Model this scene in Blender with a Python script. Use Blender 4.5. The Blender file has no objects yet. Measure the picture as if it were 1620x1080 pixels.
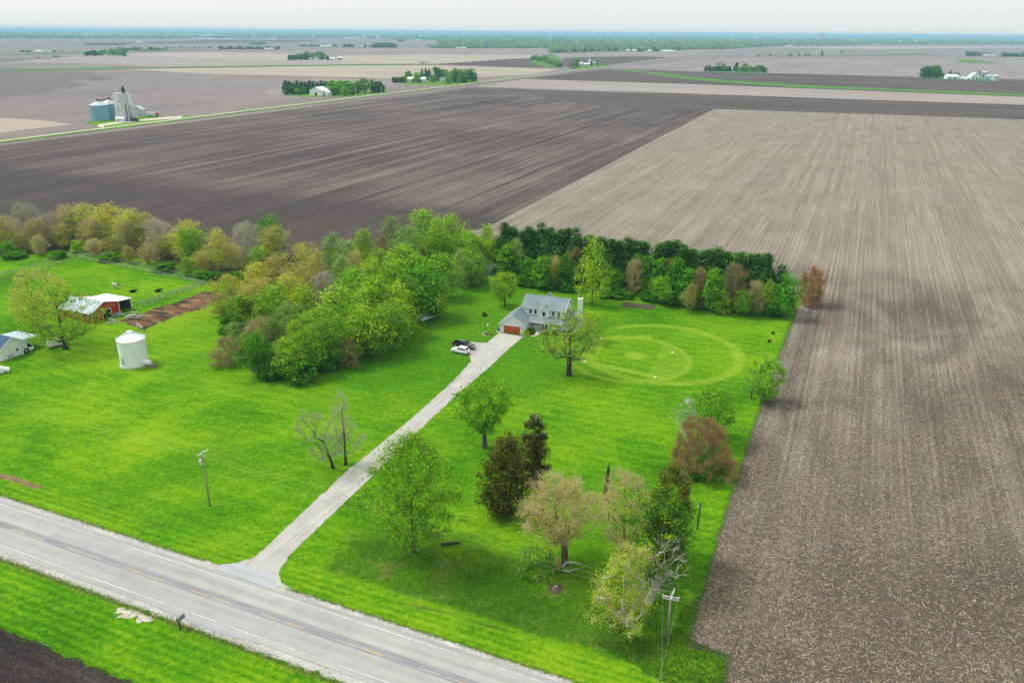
import bpy, math, random
import numpy as np
from mathutils import Matrix, Vector

# ------------------------------------------------------------------ camera
scene = bpy.context.scene
HC = 73.5                       # drone height in metres
HAZE = 0.000085
FPX = 1260.0                    # focal length in photo pixels (1620 wide)
PITCH = math.atan(489 / FPX)
ROLL = math.atan(12 / 1620)
cam_d = bpy.data.cameras.new('camera')
cam_d.sensor_width = 36.0
cam_d.lens = 36.0 * FPX / 1620
cam_d.clip_start = 0.5
cam_d.clip_end = 300000
cam = bpy.data.objects.new('camera', cam_d)
scene.collection.objects.link(cam)
cam.matrix_world = (Matrix.Translation((0, 0, HC)) @ Matrix.Rotation(math.pi / 2 - PITCH, 4, 'X')
                    @ Matrix.Rotation(ROLL, 4, 'Z'))
scene.camera = cam

# ------------------------------------------------------------------ world, sun, exposure
SUN_EL, SUN_AZ = math.radians(56), math.radians(-70)     # azimuth from +Y (view direction), negative is left
world = bpy.data.worlds.new('World')
scene.world = world
world.use_nodes = True
wn = world.node_tree
wn.nodes.clear()
sky = wn.nodes.new('ShaderNodeTexSky')
sky.sky_type = 'NISHITA'
sky.sun_disc = False
sky.sun_elevation = SUN_EL
sky.sun_rotation = SUN_AZ
sky.altitude = 200
sky.air_density = 1.0
sky.dust_density = 4.0
sky.ozone_density = 1.0
hsv = wn.nodes.new('ShaderNodeHueSaturation')
hsv.inputs['Saturation'].default_value = 0.22
# thin even overcast veil over the sky
veil = wn.nodes.new('ShaderNodeMix')
veil.data_type = 'RGBA'
veil.inputs[0].default_value = 0.72
veil.inputs[7].default_value = (5.2, 5.45, 5.33, 1)
bg = wn.nodes.new('ShaderNodeBackground')
bg.inputs[1].default_value = 0.10
wo = wn.nodes.new('ShaderNodeOutputWorld')
wn.links.new(sky.outputs[0], hsv.inputs['Color'])
wn.links.new(hsv.outputs[0], veil.inputs[6])
wn.links.new(veil.outputs[2], bg.inputs[0])
wn.links.new(bg.outputs[0], wo.inputs[0])

sun_d = bpy.data.lights.new('sun', 'SUN')
sun_d.energy = 1.5
sun_d.angle = math.radians(11)
sun_d.color = (1.0, 0.96, 0.9)
sun = bpy.data.objects.new('sun', sun_d)
scene.collection.objects.link(sun)
sdir = Vector((math.sin(SUN_AZ) * math.cos(SUN_EL), math.cos(SUN_AZ) * math.cos(SUN_EL), math.sin(SUN_EL)))
sun.rotation_euler = sdir.to_track_quat('Z', 'Y').to_euler()

scene.view_settings.view_transform = 'Standard'
scene.view_settings.look = 'None'
scene.view_settings.exposure = 1.03
scene.view_settings.gamma = 1.0
scene.view_settings.use_curve_mapping = False

# ------------------------------------------------------------------ pixel helpers (photo pixels -> ground)
_c, _s = math.cos(ROLL), math.sin(ROLL)
_cp, _sp = math.cos(PITCH), math.sin(PITCH)


def G(px, py, z=0.0):
    """Point where the ray through photo pixel (px, py) meets height z."""
    x, y = px - 810.0, 540.0 - py
    X, Y = x * _c - y * _s, x * _s + y * _c
    d = (X, FPX * _cp + Y * _sp, -FPX * _sp + Y * _cp)
    t = (z - HC) / d[2]
    return np.array([d[0] * t, d[1] * t, z])


def PJ(P):
    """Photo pixel of a point."""
    x, y, z = P[0], P[1], P[2] - HC
    zc = y * _cp - z * _sp
    yc = y * _sp + z * _cp
    X, Y = x / zc * FPX, yc / zc * FPX
    return 810 + X * _c + Y * _s, 540 - (-X * _s + Y * _c)


def height_at(px, py, ptop):
    """Height of an upright thing whose foot is at pixel (px, py) and whose top shows at row ptop."""
    g = G(px, py)
    lo, hi = 0.0, 70.0
    for _ in range(40):
        m = (lo + hi) / 2
        if PJ((g[0], g[1], m))[1] > ptop:
            lo = m
        else:
            hi = m
    return lo


RA = math.radians(-23.1)
ER = np.array([math.cos(RA), math.sin(RA), 0.0])          # along the county road
EN = np.array([-ER[1], ER[0], 0.0])                        # away from the road, up the driveway
RO = G(0, 797.6)                                           # a point on the far edge line


def RN(r, n, z=0.0):
    p = RO + ER * r + EN * n
    return np.array([p[0], p[1], z])


rng = np.random.default_rng(7)
random.seed(7)
COL = scene.collection

# ------------------------------------------------------------------ object helpers


def tag(o, label=None, cat=None, group=None, kind=None):
    if label:
        o['label'] = label
    if cat:
        o['category'] = cat
    if group:
        o['group'] = group
    if kind:
        o['kind'] = kind
    return o


def empty(name, loc=(0, 0, 0), rz=0.0, scale=1.0):
    o = bpy.data.objects.new(name, None)
    o.empty_display_size = 0.5
    COL.objects.link(o)
    o.location = Vector([float(a) for a in loc])
    o.rotation_euler = (0, 0, rz)
    o.scale = (scale,) * 3 if not hasattr(scale, '__len__') else scale
    return o


def link(name, me, parent=None):
    o = bpy.data.objects.new(name, me)
    COL.objects.link(o)
    if parent is not None:
        o.parent = parent
    return o


def np_mesh(name, V, F, mats, midx=None, smooth=False):
    """V (n,3); F (m,k) or list of such arrays."""
    V = np.asarray(V, dtype=np.float32)
    Fs = F if isinstance(F, list) else [F]
    Fs = [np.asarray(f, dtype=np.int32) for f in Fs if len(f)]
    me = bpy.data.meshes.new(name)
    me.vertices.add(len(V))
    me.vertices.foreach_set('co', V.ravel())
    loops = np.concatenate([f.ravel() for f in Fs])
    counts = np.concatenate([np.full(len(f), f.shape[1], dtype=np.int32) for f in Fs])
    starts = np.concatenate([[0], np.cumsum(counts)[:-1]]).astype(np.int32)
    me.loops.add(len(loops))
    me.loops.foreach_set('vertex_index', loops)
    me.polygons.add(len(counts))
    me.polygons.foreach_set('loop_start', starts)
    me.polygons.foreach_set('loop_total', counts)
    for m in (mats if isinstance(mats, (list, tuple)) else [mats]):
        me.materials.append(m)
    if midx is not None:
        me.polygons.foreach_set('material_index', np.asarray(midx, dtype=np.int32))
    if smooth:
        me.polygons.foreach_set('use_smooth', np.ones(len(counts), dtype=bool))
    me.update(calc_edges=True)
    return me


class MB:
    """Collects boxes, prisms, tubes, lathes; build() links them as ONE mesh object."""

    def __init__(self):
        self.v, self.f = [], []

    def add(self, vs, fs):
        b = len(self.v)
        self.v += [tuple(float(c) for c in p) for p in vs]
        self.f += [tuple(i + b for i in f) for f in fs]
        return self

    def box(self, x0, x1, y0, y1, z0, z1):
        vs = [(x, y, z) for z in (z0, z1) for y in (y0, y1) for x in (x0, x1)]
        return self.add(vs, [(0, 2, 3, 1), (4, 5, 7, 6), (0, 1, 5, 4), (2, 6, 7, 3), (0, 4, 6, 2), (1, 3, 7, 5)])

    def obox(self, c, ax, ay, az):
        """oriented box: centre c, half-axis vectors."""
        c, ax, ay, az = (np.asarray(a, float) for a in (c, ax, ay, az))
        vs = [c + sx * ax + sy * ay + sz * az for sz in (-1, 1) for sy in (-1, 1) for sx in (-1, 1)]
        return self.add(vs, [(0, 2, 3, 1), (4, 5, 7, 6), (0, 1, 5, 4), (2, 6, 7, 3), (0, 4, 6, 2), (1, 3, 7, 5)])

    def prism(self, poly, d):
        """poly: list of 3-D points; extruded by vector d."""
        n = len(poly)
        p = [np.asarray(q, float) for q in poly]
        d = np.asarray(d, float)
        vs = p + [q + d for q in p]
        fs = [tuple(range(n))[::-1], tuple(range(n, 2 * n))]
        fs += [(i, (i + 1) % n, (i + 1) % n + n, i + n) for i in range(n)]
        return self.add(vs, fs)

    def slab(self, quad, t):
        """a quad (3-D) thickened downwards by t along its normal."""
        p = [np.asarray(q, float) for q in quad]
        nn = np.cross(p[1] - p[0], p[2] - p[0])
        nn /= np.linalg.norm(nn)
        return self.prism(p, -nn * t)

    def tube(self, pts, rad, sides=8, cap=True):
        pts = [np.asarray(p, float) for p in pts]
        if not hasattr(rad, '__len__'):
            rad = [rad] * len(pts)
        vs = []
        for i, p in enumerate(pts):
            t = pts[min(i + 1, len(pts) - 1)] - pts[max(i - 1, 0)]
            t /= (np.linalg.norm(t) + 1e-9)
            a = np.cross(t, (0, 0, 1.0)) if abs(t[2]) < 0.95 else np.cross(t, (1.0, 0, 0))
            a /= np.linalg.norm(a)
            b = np.cross(t, a)
            for k in range(sides):
                w = 2 * math.pi * k / sides
                vs.append(p + rad[i] * (a * math.cos(w) + b * math.sin(w)))
        fs = []
        for i in range(len(pts) - 1):
            for k in range(sides):
                k2 = (k + 1) % sides
                fs.append((i * sides + k, i * sides + k2, (i + 1) * sides + k2, (i + 1) * sides + k))
        if cap:
            fs.append(tuple(range(sides))[::-1])
            fs.append(tuple(range((len(pts) - 1) * sides, len(pts) * sides)))
        return self.add(vs, fs)

    def lathe(self, prof, sides=24, c=(0, 0, 0)):
        """prof: list of (radius, z)."""
        vs, fs = [], []
        for r, z in prof:
            for k in range(sides):
                w = 2 * math.pi * k / sides
                vs.append((c[0] + r * math.cos(w), c[1] + r * math.sin(w), c[2] + z))
        for i in range(len(prof) - 1):
            for k in range(sides):
                k2 = (k + 1) % sides
                fs.append((i * sides + k, i * sides + k2, (i + 1) * sides + k2, (i + 1) * sides + k))
        fs.append(tuple(range(sides))[::-1])
        fs.append(tuple(range((len(prof) - 1) * sides, len(prof) * sides)))
        return self.add(vs, fs)

    def mesh(self, name, mat):
        me = bpy.data.meshes.new(name)
        me.from_pydata(self.v, [], self.f)
        me.materials.append(mat)
        me.update()
        return me

    def build(self, name, mat, parent=None, smooth=False):
        me = self.mesh(name, mat)
        if smooth:
            me.polygons.foreach_set('use_smooth', np.ones(len(me.polygons), dtype=bool))
        return link(name, me, parent)


# ------------------------------------------------------------------ material helpers
class X:
    """a shader socket with arithmetic."""

    def __init__(self, nt, s):
        self.nt, self.s = nt, s

    def _m(self, op, *a):
        n = self.nt.nodes.new('ShaderNodeMath')
        n.operation = op
        for i, v in enumerate((self,) + a):
            if isinstance(v, X):
                self.nt.links.new(v.s, n.inputs[i])
            else:
                n.inputs[i].default_value = float(v)
        return X(self.nt, n.outputs[0])

    def __add__(self, o): return self._m('ADD', o)
    def __radd__(self, o): return self._m('ADD', o)
    def __sub__(self, o): return self._m('SUBTRACT', o)
    def __rsub__(self, o): return (self * -1.0) + o
    def __mul__(self, o): return self._m('MULTIPLY', o)
    def __rmul__(self, o): return self._m('MULTIPLY', o)
    def __truediv__(self, o): return self._m('DIVIDE', o)
    def abs(self): return self._m('ABSOLUTE')
    def sin(self): return self._m('SINE')
    def sqrt(self): return self._m('SQRT')
    def max(self, o): return self._m('MAXIMUM', o)
    def min(self, o): return self._m('MINIMUM', o)

    def step(self, a, b):
        """0 at a, 1 at b, smooth in between (a may be greater than b)."""
        n = self.nt.nodes.new('ShaderNodeMapRange')
        n.interpolation_type = 'SMOOTHSTEP'
        self.nt.links.new(self.s, n.inputs[0])
        n.inputs[1].default_value = min(a, b)
        n.inputs[2].default_value = max(a, b)
        n.inputs[3].default_value = 0.0 if a < b else 1.0
        n.inputs[4].default_value = 1.0 if a < b else 0.0
        return X(self.nt, n.outputs[0])


class Mat:
    def __init__(self, name, rough=0.9, spec=0.2):
        self.m = bpy.data.materials.new(name)
        self.m.use_nodes = True
        self.nt = self.m.node_tree
        self.nt.nodes.clear()
        self.out = self.nt.nodes.new('ShaderNodeOutputMaterial')
        self.b = self.nt.nodes.new('ShaderNodeBsdfPrincipled')
        self.b.inputs['Roughness'].default_value = rough
        self.b.inputs['Specular IOR Level'].default_value = spec
        self.nt.links.new(self.b.outputs[0], self.out.inputs[0])

    def pos(self):
        g = self.nt.nodes.new('ShaderNodeNewGeometry')
        s = self.nt.nodes.new('ShaderNodeSeparateXYZ')
        self.nt.links.new(g.outputs['Position'], s.inputs[0])
        return [X(self.nt, s.outputs[i]) for i in range(3)]

    def obj(self):
        g = self.nt.nodes.new('ShaderNodeTexCoord')
        s = self.nt.nodes.new('ShaderNodeSeparateXYZ')
        self.nt.links.new(g.outputs['Object'], s.inputs[0])
        return [X(self.nt, s.outputs[i]) for i in range(3)]

    def vec(self, x, y, z=0.0):
        n = self.nt.nodes.new('ShaderNodeCombineXYZ')
        for i, v in enumerate((x, y, z)):
            if isinstance(v, X):
                self.nt.links.new(v.s, n.inputs[i])
            else:
                n.inputs[i].default_value = v
        return n.outputs[0]

    def noise(self, vec, scale=1.0, detail=3.0, rough=0.55, dist=0.0):
        n = self.nt.nodes.new('ShaderNodeTexNoise')
        self.nt.links.new(vec, n.inputs['Vector'])
        n.inputs['Scale'].default_value = scale
        n.inputs['Detail'].default_value = detail
        n.inputs['Roughness'].default_value = rough
        n.inputs['Distortion'].default_value = dist
        return X(self.nt, n.outputs[0])

    def vor(self, vec, scale=1.0, feature='F1', rnd=1.0):
        n = self.nt.nodes.new('ShaderNodeTexVoronoi')
        n.feature = feature
        self.nt.links.new(vec, n.inputs['Vector'])
        n.inputs['Scale'].default_value = scale
        n.inputs['Randomness'].default_value = rnd
        return X(self.nt, n.outputs[0])

    def rand_island(self):
        g = self.nt.nodes.new('ShaderNodeNewGeometry')
        return X(self.nt, g.outputs['Random Per Island'])

    def rand_obj(self):
        g = self.nt.nodes.new('ShaderNodeObjectInfo')
        return X(self.nt, g.outputs['Random'])

    def mix(self, f, a, b):
        n = self.nt.nodes.new('ShaderNodeMix')
        n.data_type = 'RGBA'
        if isinstance(f, X):
            self.nt.links.new(f.s, n.inputs[0])
        else:
            n.inputs[0].default_value = f
        for i, v in ((6, a), (7, b)):
            if isinstance(v, (tuple, list)):
                n.inputs[i].default_value = (*v[:3], 1)
            else:
                self.nt.links.new(v, n.inputs[i])
        return n.outputs[2]

    def color(self, c):
        if isinstance(c, (tuple, list)):
            self.b.inputs['Base Color'].default_value = (*c[:3], 1)
        else:
            self.nt.links.new(c, self.b.inputs['Base Color'])
        return self

    def bump(self, h, strength=0.5, dist=0.1):
        n = self.nt.nodes.new('ShaderNodeBump')
        n.inputs['Strength'].default_value = strength
        n.inputs['Distance'].default_value = dist
        self.nt.links.new(h.s, n.inputs['Height'])
        self.nt.links.new(n.outputs[0], self.b.inputs['Normal'])
        return self


def plain(name, col, rough=0.7, spec=0.3, metal=0.0, var=0.12, scale=1.5):
    """one base colour with soft weathering."""
    M = Mat(name, rough, spec)
    x, y, z = M.obj()
    n = M.noise(M.vec(x, y, z), scale, 4, 0.6)
    dark = tuple(c * (1 - var) for c in col)
    lite = tuple(min(1, c * (1 + var * 0.6)) for c in col)
    M.color(M.mix(n.step(0.3, 0.7), dark, lite))
    M.b.inputs['Metallic'].default_value = metal
    return M.m


def along(M, x, y, d):
    return x * float(d[0]) + y * float(d[1])

# ================================================================== SETTING: ground, fields, lawns
def field_mat(name, soil, straw, amount, rowdir, streak=0.0, scale=1.0, straw2=None, big=60.0, near=False):
    """tilled or stubble ground; rows run along rowdir."""
    M = Mat(name, 1.0, 0.05)
    x, y, z = M.pos()
    u = along(M, x, y, rowdir)
    v = along(M, x, y, (-rowdir[1], rowdir[0]))
    p = M.vec(x, y, z)
    fine = M.noise(p, 2.2 * scale, 5, 0.75)
    mid = M.noise(M.vec(u * 0.12, v * 0.9), 1.0 * scale, 4, 0.6)
    bigN = M.noise(M.vec(u * 0.5, v * 1.4), 1.0 / big, 4, 0.55, 0.5)
    stripe = M.noise(M.vec(u * 0.004, v * 0.10), 1.0, 4, 0.72)
    f = fine * 0.55 + mid * 0.3 + bigN * 0.55 + stripe * streak
    f = f - (0.7 + streak * 0.5) + amount
    c = M.mix(f.step(-0.13, 0.13) if near else f.step(-0.2, 0.2), soil, straw)
    if straw2:
        c = M.mix(M.noise(p, 1.0 / 9, 3, 0.6).step(0.42, 0.66) * 0.7, c, M.mix(fine.step(0.35, 0.65), soil, straw2))
    M.color(c)
    if near:
        M.bump(fine + mid, 0.9, 0.25)
    return M.m


SOIL = (0.062, 0.047, 0.041)
M_ground = field_mat('soil_mid', (0.15, 0.125, 0.118), (0.235, 0.20, 0.185), 0.02, EN, 0.35, 0.5, big=200)
M_mauve = field_mat('field_mauve', (0.165, 0.137, 0.13), (0.26, 0.225, 0.205), 0.05, EN, 0.5, 0.5, big=160)
M_dark = field_mat('field_dark', (0.066, 0.050, 0.046), (0.118, 0.094, 0.084), 0.0, ER, 0.9, 0.5, big=120)
M_grey = field_mat('field_grey', (0.20, 0.172, 0.155), (0.30, 0.262, 0.232), 0.08, ER, 0.4, 0.5, big=120)
M_tan = field_mat('field_tan', (0.24, 0.20, 0.165), (0.37, 0.31, 0.25), 0.08, ER, 0.35, 0.5, big=150)


def plough_mat():
    M = Mat('ploughed_soil', 1.0, 0.05)
    x, y, z = M.pos()
    u, v = along(M, x, y, EN), along(M, x, y, ER)
    wob = M.noise(M.vec(x, y), 1 / 60, 2, 0.5)
    v2 = v + (wob - 0.5) * 3.0
    a = M.noise(M.vec(u * 0.0018, v2 * 0.11), 1.0, 5, 0.72)
    b = M.noise(M.vec(u * 0.006, v2 * 0.62), 1.0, 3, 0.62)
    fine = M.noise(M.vec(x, y), 1.4, 4, 0.7)
    bigN = M.noise(M.vec(x, y), 1 / 110, 4, 0.6)
    # thin paler passes of the cultivator
    f = a * 0.95 + b * 0.62 + fine * 0.26 + bigN * 0.45
    c = M.mix(f.step(0.92, 1.52), (0.054, 0.043, 0.039), (0.215, 0.172, 0.146))
    # headland by the trees turned over darker
    far = along(M, x, y, EN)
    e0 = float(np.dot(G(600, 330), EN))
    hn = (far * 1.0 + (M.noise(M.vec(x, y), 1 / 25, 3, 0.6) - 0.5) * 24).step(e0 + 26, e0 - 6) * 0.75
    c = M.mix(hn, c, M.mix(fine, (0.036, 0.029, 0.027), (0.072, 0.058, 0.052)))
    M.color(c)
    M.bump(fine + b, 0.6, 0.3)
    return M.m


def stubble_mat():
    M = Mat('corn_stubble', 1.0, 0.05)
    x, y, z = M.pos()
    u, v = along(M, x, y, EN), along(M, x, y, ER)
    n0 = (x * x + y * y).sqrt()
    fine = M.noise(M.vec(x, y), 1.9, 5, 0.85)
    mid = M.noise(M.vec(u * 0.014, v * 1.25), 1.0, 5, 0.8)
    rows = (v * (2 * math.pi / 1.52) + M.noise(M.vec(x, y), 0.15, 2, 0.5) * 3.0).sin()
    patch = M.noise(M.vec(u * 0.5, v), 1 / 18, 4, 0.6, 0.8)
    wide = M.noise(M.vec(u * 0.0014, v * 0.24), 1.0, 3, 0.65)
    # headlands: the last passes beside the road run along it, and the ground shows more
    un = u + (M.noise(M.vec(x, y), 1 / 14, 3, 0.6) - 0.5) * 14
    head = un.step(float(np.dot(G(1300, 800), EN)) + 14, float(np.dot(G(1300, 950), EN)))
    mids = un.step(float(np.dot(G(1300, 428), EN)) + 22, float(np.dot(G(1300, 470), EN)))
    rowh = (u * (2 * math.pi / 2.6) + M.noise(M.vec(x, y), 0.2, 2, 0.5) * 4.0).sin()
    grit = M.noise(M.vec(x, y), 6.5, 3, 0.8)
    f = (fine - 0.5) * 1.1 + (grit - 0.5) * 0.7 + 0.5 + mid * 0.46 + patch * 0.14 + mids * (patch - 0.5) * 0.38 + wide * 0.20 + rows * (0.022 - head * 0.02) + rowh * head * 0.02 - mids * 0.09 - head * 0.10
    c = M.mix(f.step(0.70, 1.16), (0.093, 0.077, 0.063), (0.415, 0.362, 0.292))
    gold = M.noise(M.vec(x, y), 1 / 7, 3, 0.6).step(0.56, 0.72) * mids * 0.35
    c = M.mix(gold, c, M.mix(fine.step(0.4, 0.65), (0.12, 0.09, 0.07), (0.40, 0.28, 0.17)))
    # tractor tracks
    tr = (v + (M.noise(M.vec(x, y), 1 / 70, 2, 0.5) - 0.5) * 6.0)
    t = M.noise(M.vec(u * 0.006, tr * 0.6), 1.0, 1, 0.5).step(0.70, 0.76)
    c = M.mix(t * 0.55, c, (0.13, 0.10, 0.09))
    M.color(c)
    M.bump(fine + mid * 0.6, 0.8, 0.25)
    return M.m


def grass_mat(name, base=1.0, ball=False, rough=False):
    M = Mat(name, 1.0, 0.02)
    x, y, z = M.pos()
    u, v = along(M, x, y, ER), along(M, x, y, EN)
    p = M.vec(x, y)
    fine = M.noise(p, 1.1, 6, 0.85)
    mid = M.noise(M.vec(u * 0.25, v * 0.8), 1.0, 4, 0.6)
    mid2 = M.noise(M.vec(u * 1.1, v * 0.22), 0.6, 3, 0.6)
    big = M.noise(p, 1 / 16, 4, 0.6, 0.6)
    big2 = M.noise(p, 1 / 55, 3, 0.5)
    # mower passes
    sw = (M.noise(p, 1 / 30, 2, 0.5) - 0.5) * 8
    stripe = ((v + sw) * (2 * math.pi / 3.3)).sin() * 0.022
    d_road = v - float(np.dot(RN(0, 0), EN))
    nearroad = d_road.step(9.0, 5.0)
    stripe = stripe + (((v + sw * 0.12) * (2 * math.pi / 1.25)).sin() * 0.045 + 0.03) * nearroad
    diag = M.noise(M.vec((u + v * 0.8) * 0.10, (v - u * 0.8) * 0.8), 1.0, 3, 0.6)
    spk = M.noise(p, 3.2, 4, 0.9)
    f = (fine - 0.5) * 0.85 + (spk - 0.5) * 0.55 + 0.31 + mid * 0.18 + diag * 0.22 + big * 0.50 + big2 * 0.46 + stripe - 0.10
    lo, md, hi = (0.026, 0.122, 0.003), (0.084, 0.232, 0.004), (0.190, 0.312, 0.009)
    if rough:
        lo, md, hi = (0.018, 0.088, 0.006), (0.048, 0.165, 0.007), (0.14, 0.19, 0.035)
    c = M.mix(f.step(0.68, 0.92), lo, md)
    c = M.mix(f.step(0.86, 1.08), c, hi)
    if not rough:
        # scattered lusher patches; round the house, shade is painted in as deeper green
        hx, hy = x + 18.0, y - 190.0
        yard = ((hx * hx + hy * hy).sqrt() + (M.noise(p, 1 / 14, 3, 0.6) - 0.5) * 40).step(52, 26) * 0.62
        lush_shade = (M.noise(p, 1 / 35, 3, 0.55).step(0.5, 0.68) * 0.6).max(yard)
        c = M.mix(lush_shade, c, M.mix(fine.step(0.35, 0.7), (0.020, 0.112, 0.004), (0.066, 0.215, 0.006)))
    yel = (M.noise(p, 1 / 5.0, 4, 0.65).step(0.60, 0.74)) * 0.38
    c = M.mix(yel, c, (0.25, 0.30, 0.03))
    if ball:
        wob = (M.noise(p, 0.5, 2, 0.5) - 0.5) * 0.9

        def circ(cx, cy):
            a, b = x - cx, y - cy
            return (a * a + b * b).sqrt() + wob
        dirtmow = None
        # worn and close-mown base paths, mound and outfield edge of the back-yard diamond
        keep = (along(M, x, y, ER) - float(np.dot(np.array([20.0, 186.0, 0]), ER))).step(-2.0, 4.0)
        ring = (circ(36.7, 183.0) - 19.2).abs().step(2.0, 0.4) * keep
        mound = circ(30.4, 180.6).step(3.2, 2.2)
        arc = circ(28.3, 179.0)
        band = arc.step(15.0, 14.2)
        lx, ly = 31.9, 170.3
        nx, ny = 0.9395, -0.343
        side = ((x - lx) * nx + (y - ly) * ny).step(-0.3, 0.5)
        infield = band * side * 0.6
        arcline = (arc - 14.4).abs().step(1.2, 0.5) * keep

        def seg(a, b, w):
            a, b = np.array(a), np.array(b)
            L = np.linalg.norm(b - a)
            d = (b - a) / L
            t = (x - float(a[0])) * float(d[0]) + (y - float(a[1])) * float(d[1])
            n = ((x - float(a[0])) * float(-d[1]) + (y - float(a[1])) * float(d[0]) + wob * 0.6).abs()
            return n.step(w, w * 0.5) * t.step(-1.0, 0.5) * t.step(L + 1.0, L - 0.5)
        path = seg((17.4, 176.5), (35.5, 166.0), 1.4).max(seg((22.9, 191.7), (36.0, 193.5), 1.6)).max(seg((17.4, 176.5), (22.9, 191.7), 2.4))
        allm = ring.max(mound).max(infield).max(arcline).max(path)
        light = M.mix(fine.step(0.3, 0.7), (0.21, 0.32, 0.022), (0.32, 0.40, 0.045))
        c = M.mix(allm * (0.24 + mid * 0.42), c, light)
        outer = circ(36.7, 183.0).step(19, 18) * 0.25
        c = M.mix(outer * mid, c, (0.20, 0.36, 0.01))
    if not rough:
        # longer, darker, browner grass left unmown under the roadside trees
        rr_ = u - float(np.dot(RN(0, 0), ER))
        e1 = (M.noise(p, 1 / 6.0, 4, 0.6) - 0.5) * 9
        rg = (rr_ + e1).step(56, 62) * (rr_ + e1).step(110, 106) * (d_road + e1 * 0.25).step(6.6, 8.2) * (d_road + e1).step(24, 15)
        tall = M.mix((fine * 0.6 + big * 0.5).step(0.42, 0.72), (0.026, 0.095, 0.006), M.mix(M.noise(p, 1 / 4, 3, 0.6).step(0.45, 0.7), (0.075, 0.20, 0.006), (0.19, 0.20, 0.055)))
        c = M.mix(rg * 0.85, c, tall)
        # thin brown line of the roadside ditch
        dl = (d_road - 6.2 + (M.noise(M.vec(u * 0.05, 0.0), 1.0, 2, 0.5) - 0.5) * 2.4).abs().step(0.5, 0.1)
        dl = dl * M.noise(M.vec(u * 0.06, v * 0.3), 1.0, 3, 0.6).step(0.46, 0.66) * 0.8
        c = M.mix(dl, c, (0.065, 0.055, 0.022))
    M.color(c)
    M.bump(fine + mid * 0.7, 0.7, 0.12)
    return M.m


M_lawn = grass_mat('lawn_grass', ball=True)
M_rough = grass_mat('rough_grass', rough=True)
M_verge = plain('verge_grass', (0.075, 0.185, 0.026), 0.95, 0.1, var=0.35, scale=0.06)


def sub_edges(pts, step, jit, seed=0):
    r = np.random.default_rng(seed)
    out = []
    n = len(pts)
    for i in range(n):
        a, b = np.asarray(pts[i], float), np.asarray(pts[(i + 1) % n], float)
        L = np.linalg.norm(b - a)
        k = max(1, min(400, int(L / step)))
        d = (b - a) / (L + 1e-9)
        nn = np.array([-d[1], d[0]])
        for j in range(k):
            q = a + (b - a) * j / k
            if j and jit:
                q = q + nn * r.normal(0, jit)
            out.append(q)
    return out


def sheet(name, pts, z, mat, parent=None, step=3.0, jit=0.0, kind='structure', seed=1):
    P = sub_edges([p[:2] for p in pts], step, jit, seed) if jit else [p[:2] for p in pts]
    me = bpy.data.meshes.new(name)
    me.from_pydata([(float(p[0]), float(p[1]), z) for p in P], [], [tuple(range(len(P)))])
    if me.polygons[0].normal.z < 0:
        me.flip_normals()
    me.materials.append(mat)
    me.update()
    o = link(name, me, parent)
    if parent is None:
        o['kind'] = kind
    return o


def px(*pairs):
    return [G(a, b) for a, b in pairs]


BIG = 46000
sheet('ground', [(-BIG, -2000), (BIG, -2000), (BIG, BIG), (-BIG, BIG)], -0.10, M_ground)

# --- fields beyond the section road (left) and to the right; far ones sit in higher steps
M_plough = plough_mat()
M_stub = stubble_mat()
far_a, far_b = G(0, 224), G(960, 105.5)
RD = (far_b - far_a) / np.linalg.norm(far_b - far_a)       # direction of the far gravel road
RDN = np.array([-RD[1], RD[0], 0])
p_l = far_a - RD * 700
sheet('ploughed_field', [p_l, G(745, 138.5), G(1620, 166), G(2100, 181), G(2100, 204), G(1620, 189), G(1130, 172.5),
                         G(770, 360), G(700, 372), G(480, 425), G(300, 385), G(0, 370), G(-500, 360)], -0.04, M_plough)
sheet('stubble_field', [G(1130, 172.5), G(1620, 189), G(2100, 204), G(2300, 500), G(2200, 1090), RN(260, 2.0), RN(116, 2.0), G(1150, 1040), G(1085, 1010),
                        G(1112, 930), G(1150, 800), G(1200, 650), G(1240, 540), G(1258, 497), G(1275, 468), G(1100, 430), G(800, 392), G(770, 360)],
      -0.03, M_stub)
sheet('dark_field', px((800, 141), (1080, 148.3), (1620, 166.3), (2100, 181.5), (2100, 203.5), (1620, 188.5), (1130, 172.2), (1060, 176), (930, 166), (850, 152)), -0.02, M_dark, step=10, jit=1.5)
sheet('grey_field', px((753, 137), (830, 125.5), (1080, 133), (1620, 154), (2100, 172), (2100, 181), (1620, 166), (1080, 148)), 0.0, M_grey)
sheet('dark_field', px((833, 125), (958, 109), (1000, 112), (1080, 122), (1267, 137), (1620, 151), (1620, 153), (1080, 132.5)), 0.05, M_dark)
sheet('dark_field', px((965, 109.5), (1044, 111.5), (1100, 113.5), (1270, 117), (1450, 122), (1620, 126), (2000, 135), (2000, 168), (1620, 152), (1267, 137),
                       (1080, 122), (1000, 111.5)), 0.08, M_dark)
sheet('mauve_field', px((985, 108), (1100, 94), (1620, 91), (2000, 96), (2000, 134), (1620, 126), (1450, 122), (1270, 117), (1100, 113.5), (1044, 111.5)), 0.04, M_mauve)
sheet('drain_strip', px((953, 110.5), (1000, 110.8), (1050, 116), (1090, 121.5), (1180, 129), (1267, 134.5), (1400, 140), (1620, 149.5), (2000, 164), (2000, 168),
                        (1620, 153), (1400, 143.5), (1267, 139), (1150, 131.5), (1075, 124.5), (1000, 113.5)), 0.15, M_verge, jit=1.2, step=14)
sheet('dark_field', px((880, 103), (892, 92), (1000, 89.5), (1062, 91), (1010, 97), (960, 104), (910, 107)), 0.1, M_dark)
sheet('mauve_field', px((866, 91), (880, 86), (960, 83), (1000, 83), (1080, 81), (1170, 77), (1060, 91), (1000, 89), (892, 91.5)), 0.06, M_mauve)
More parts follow.
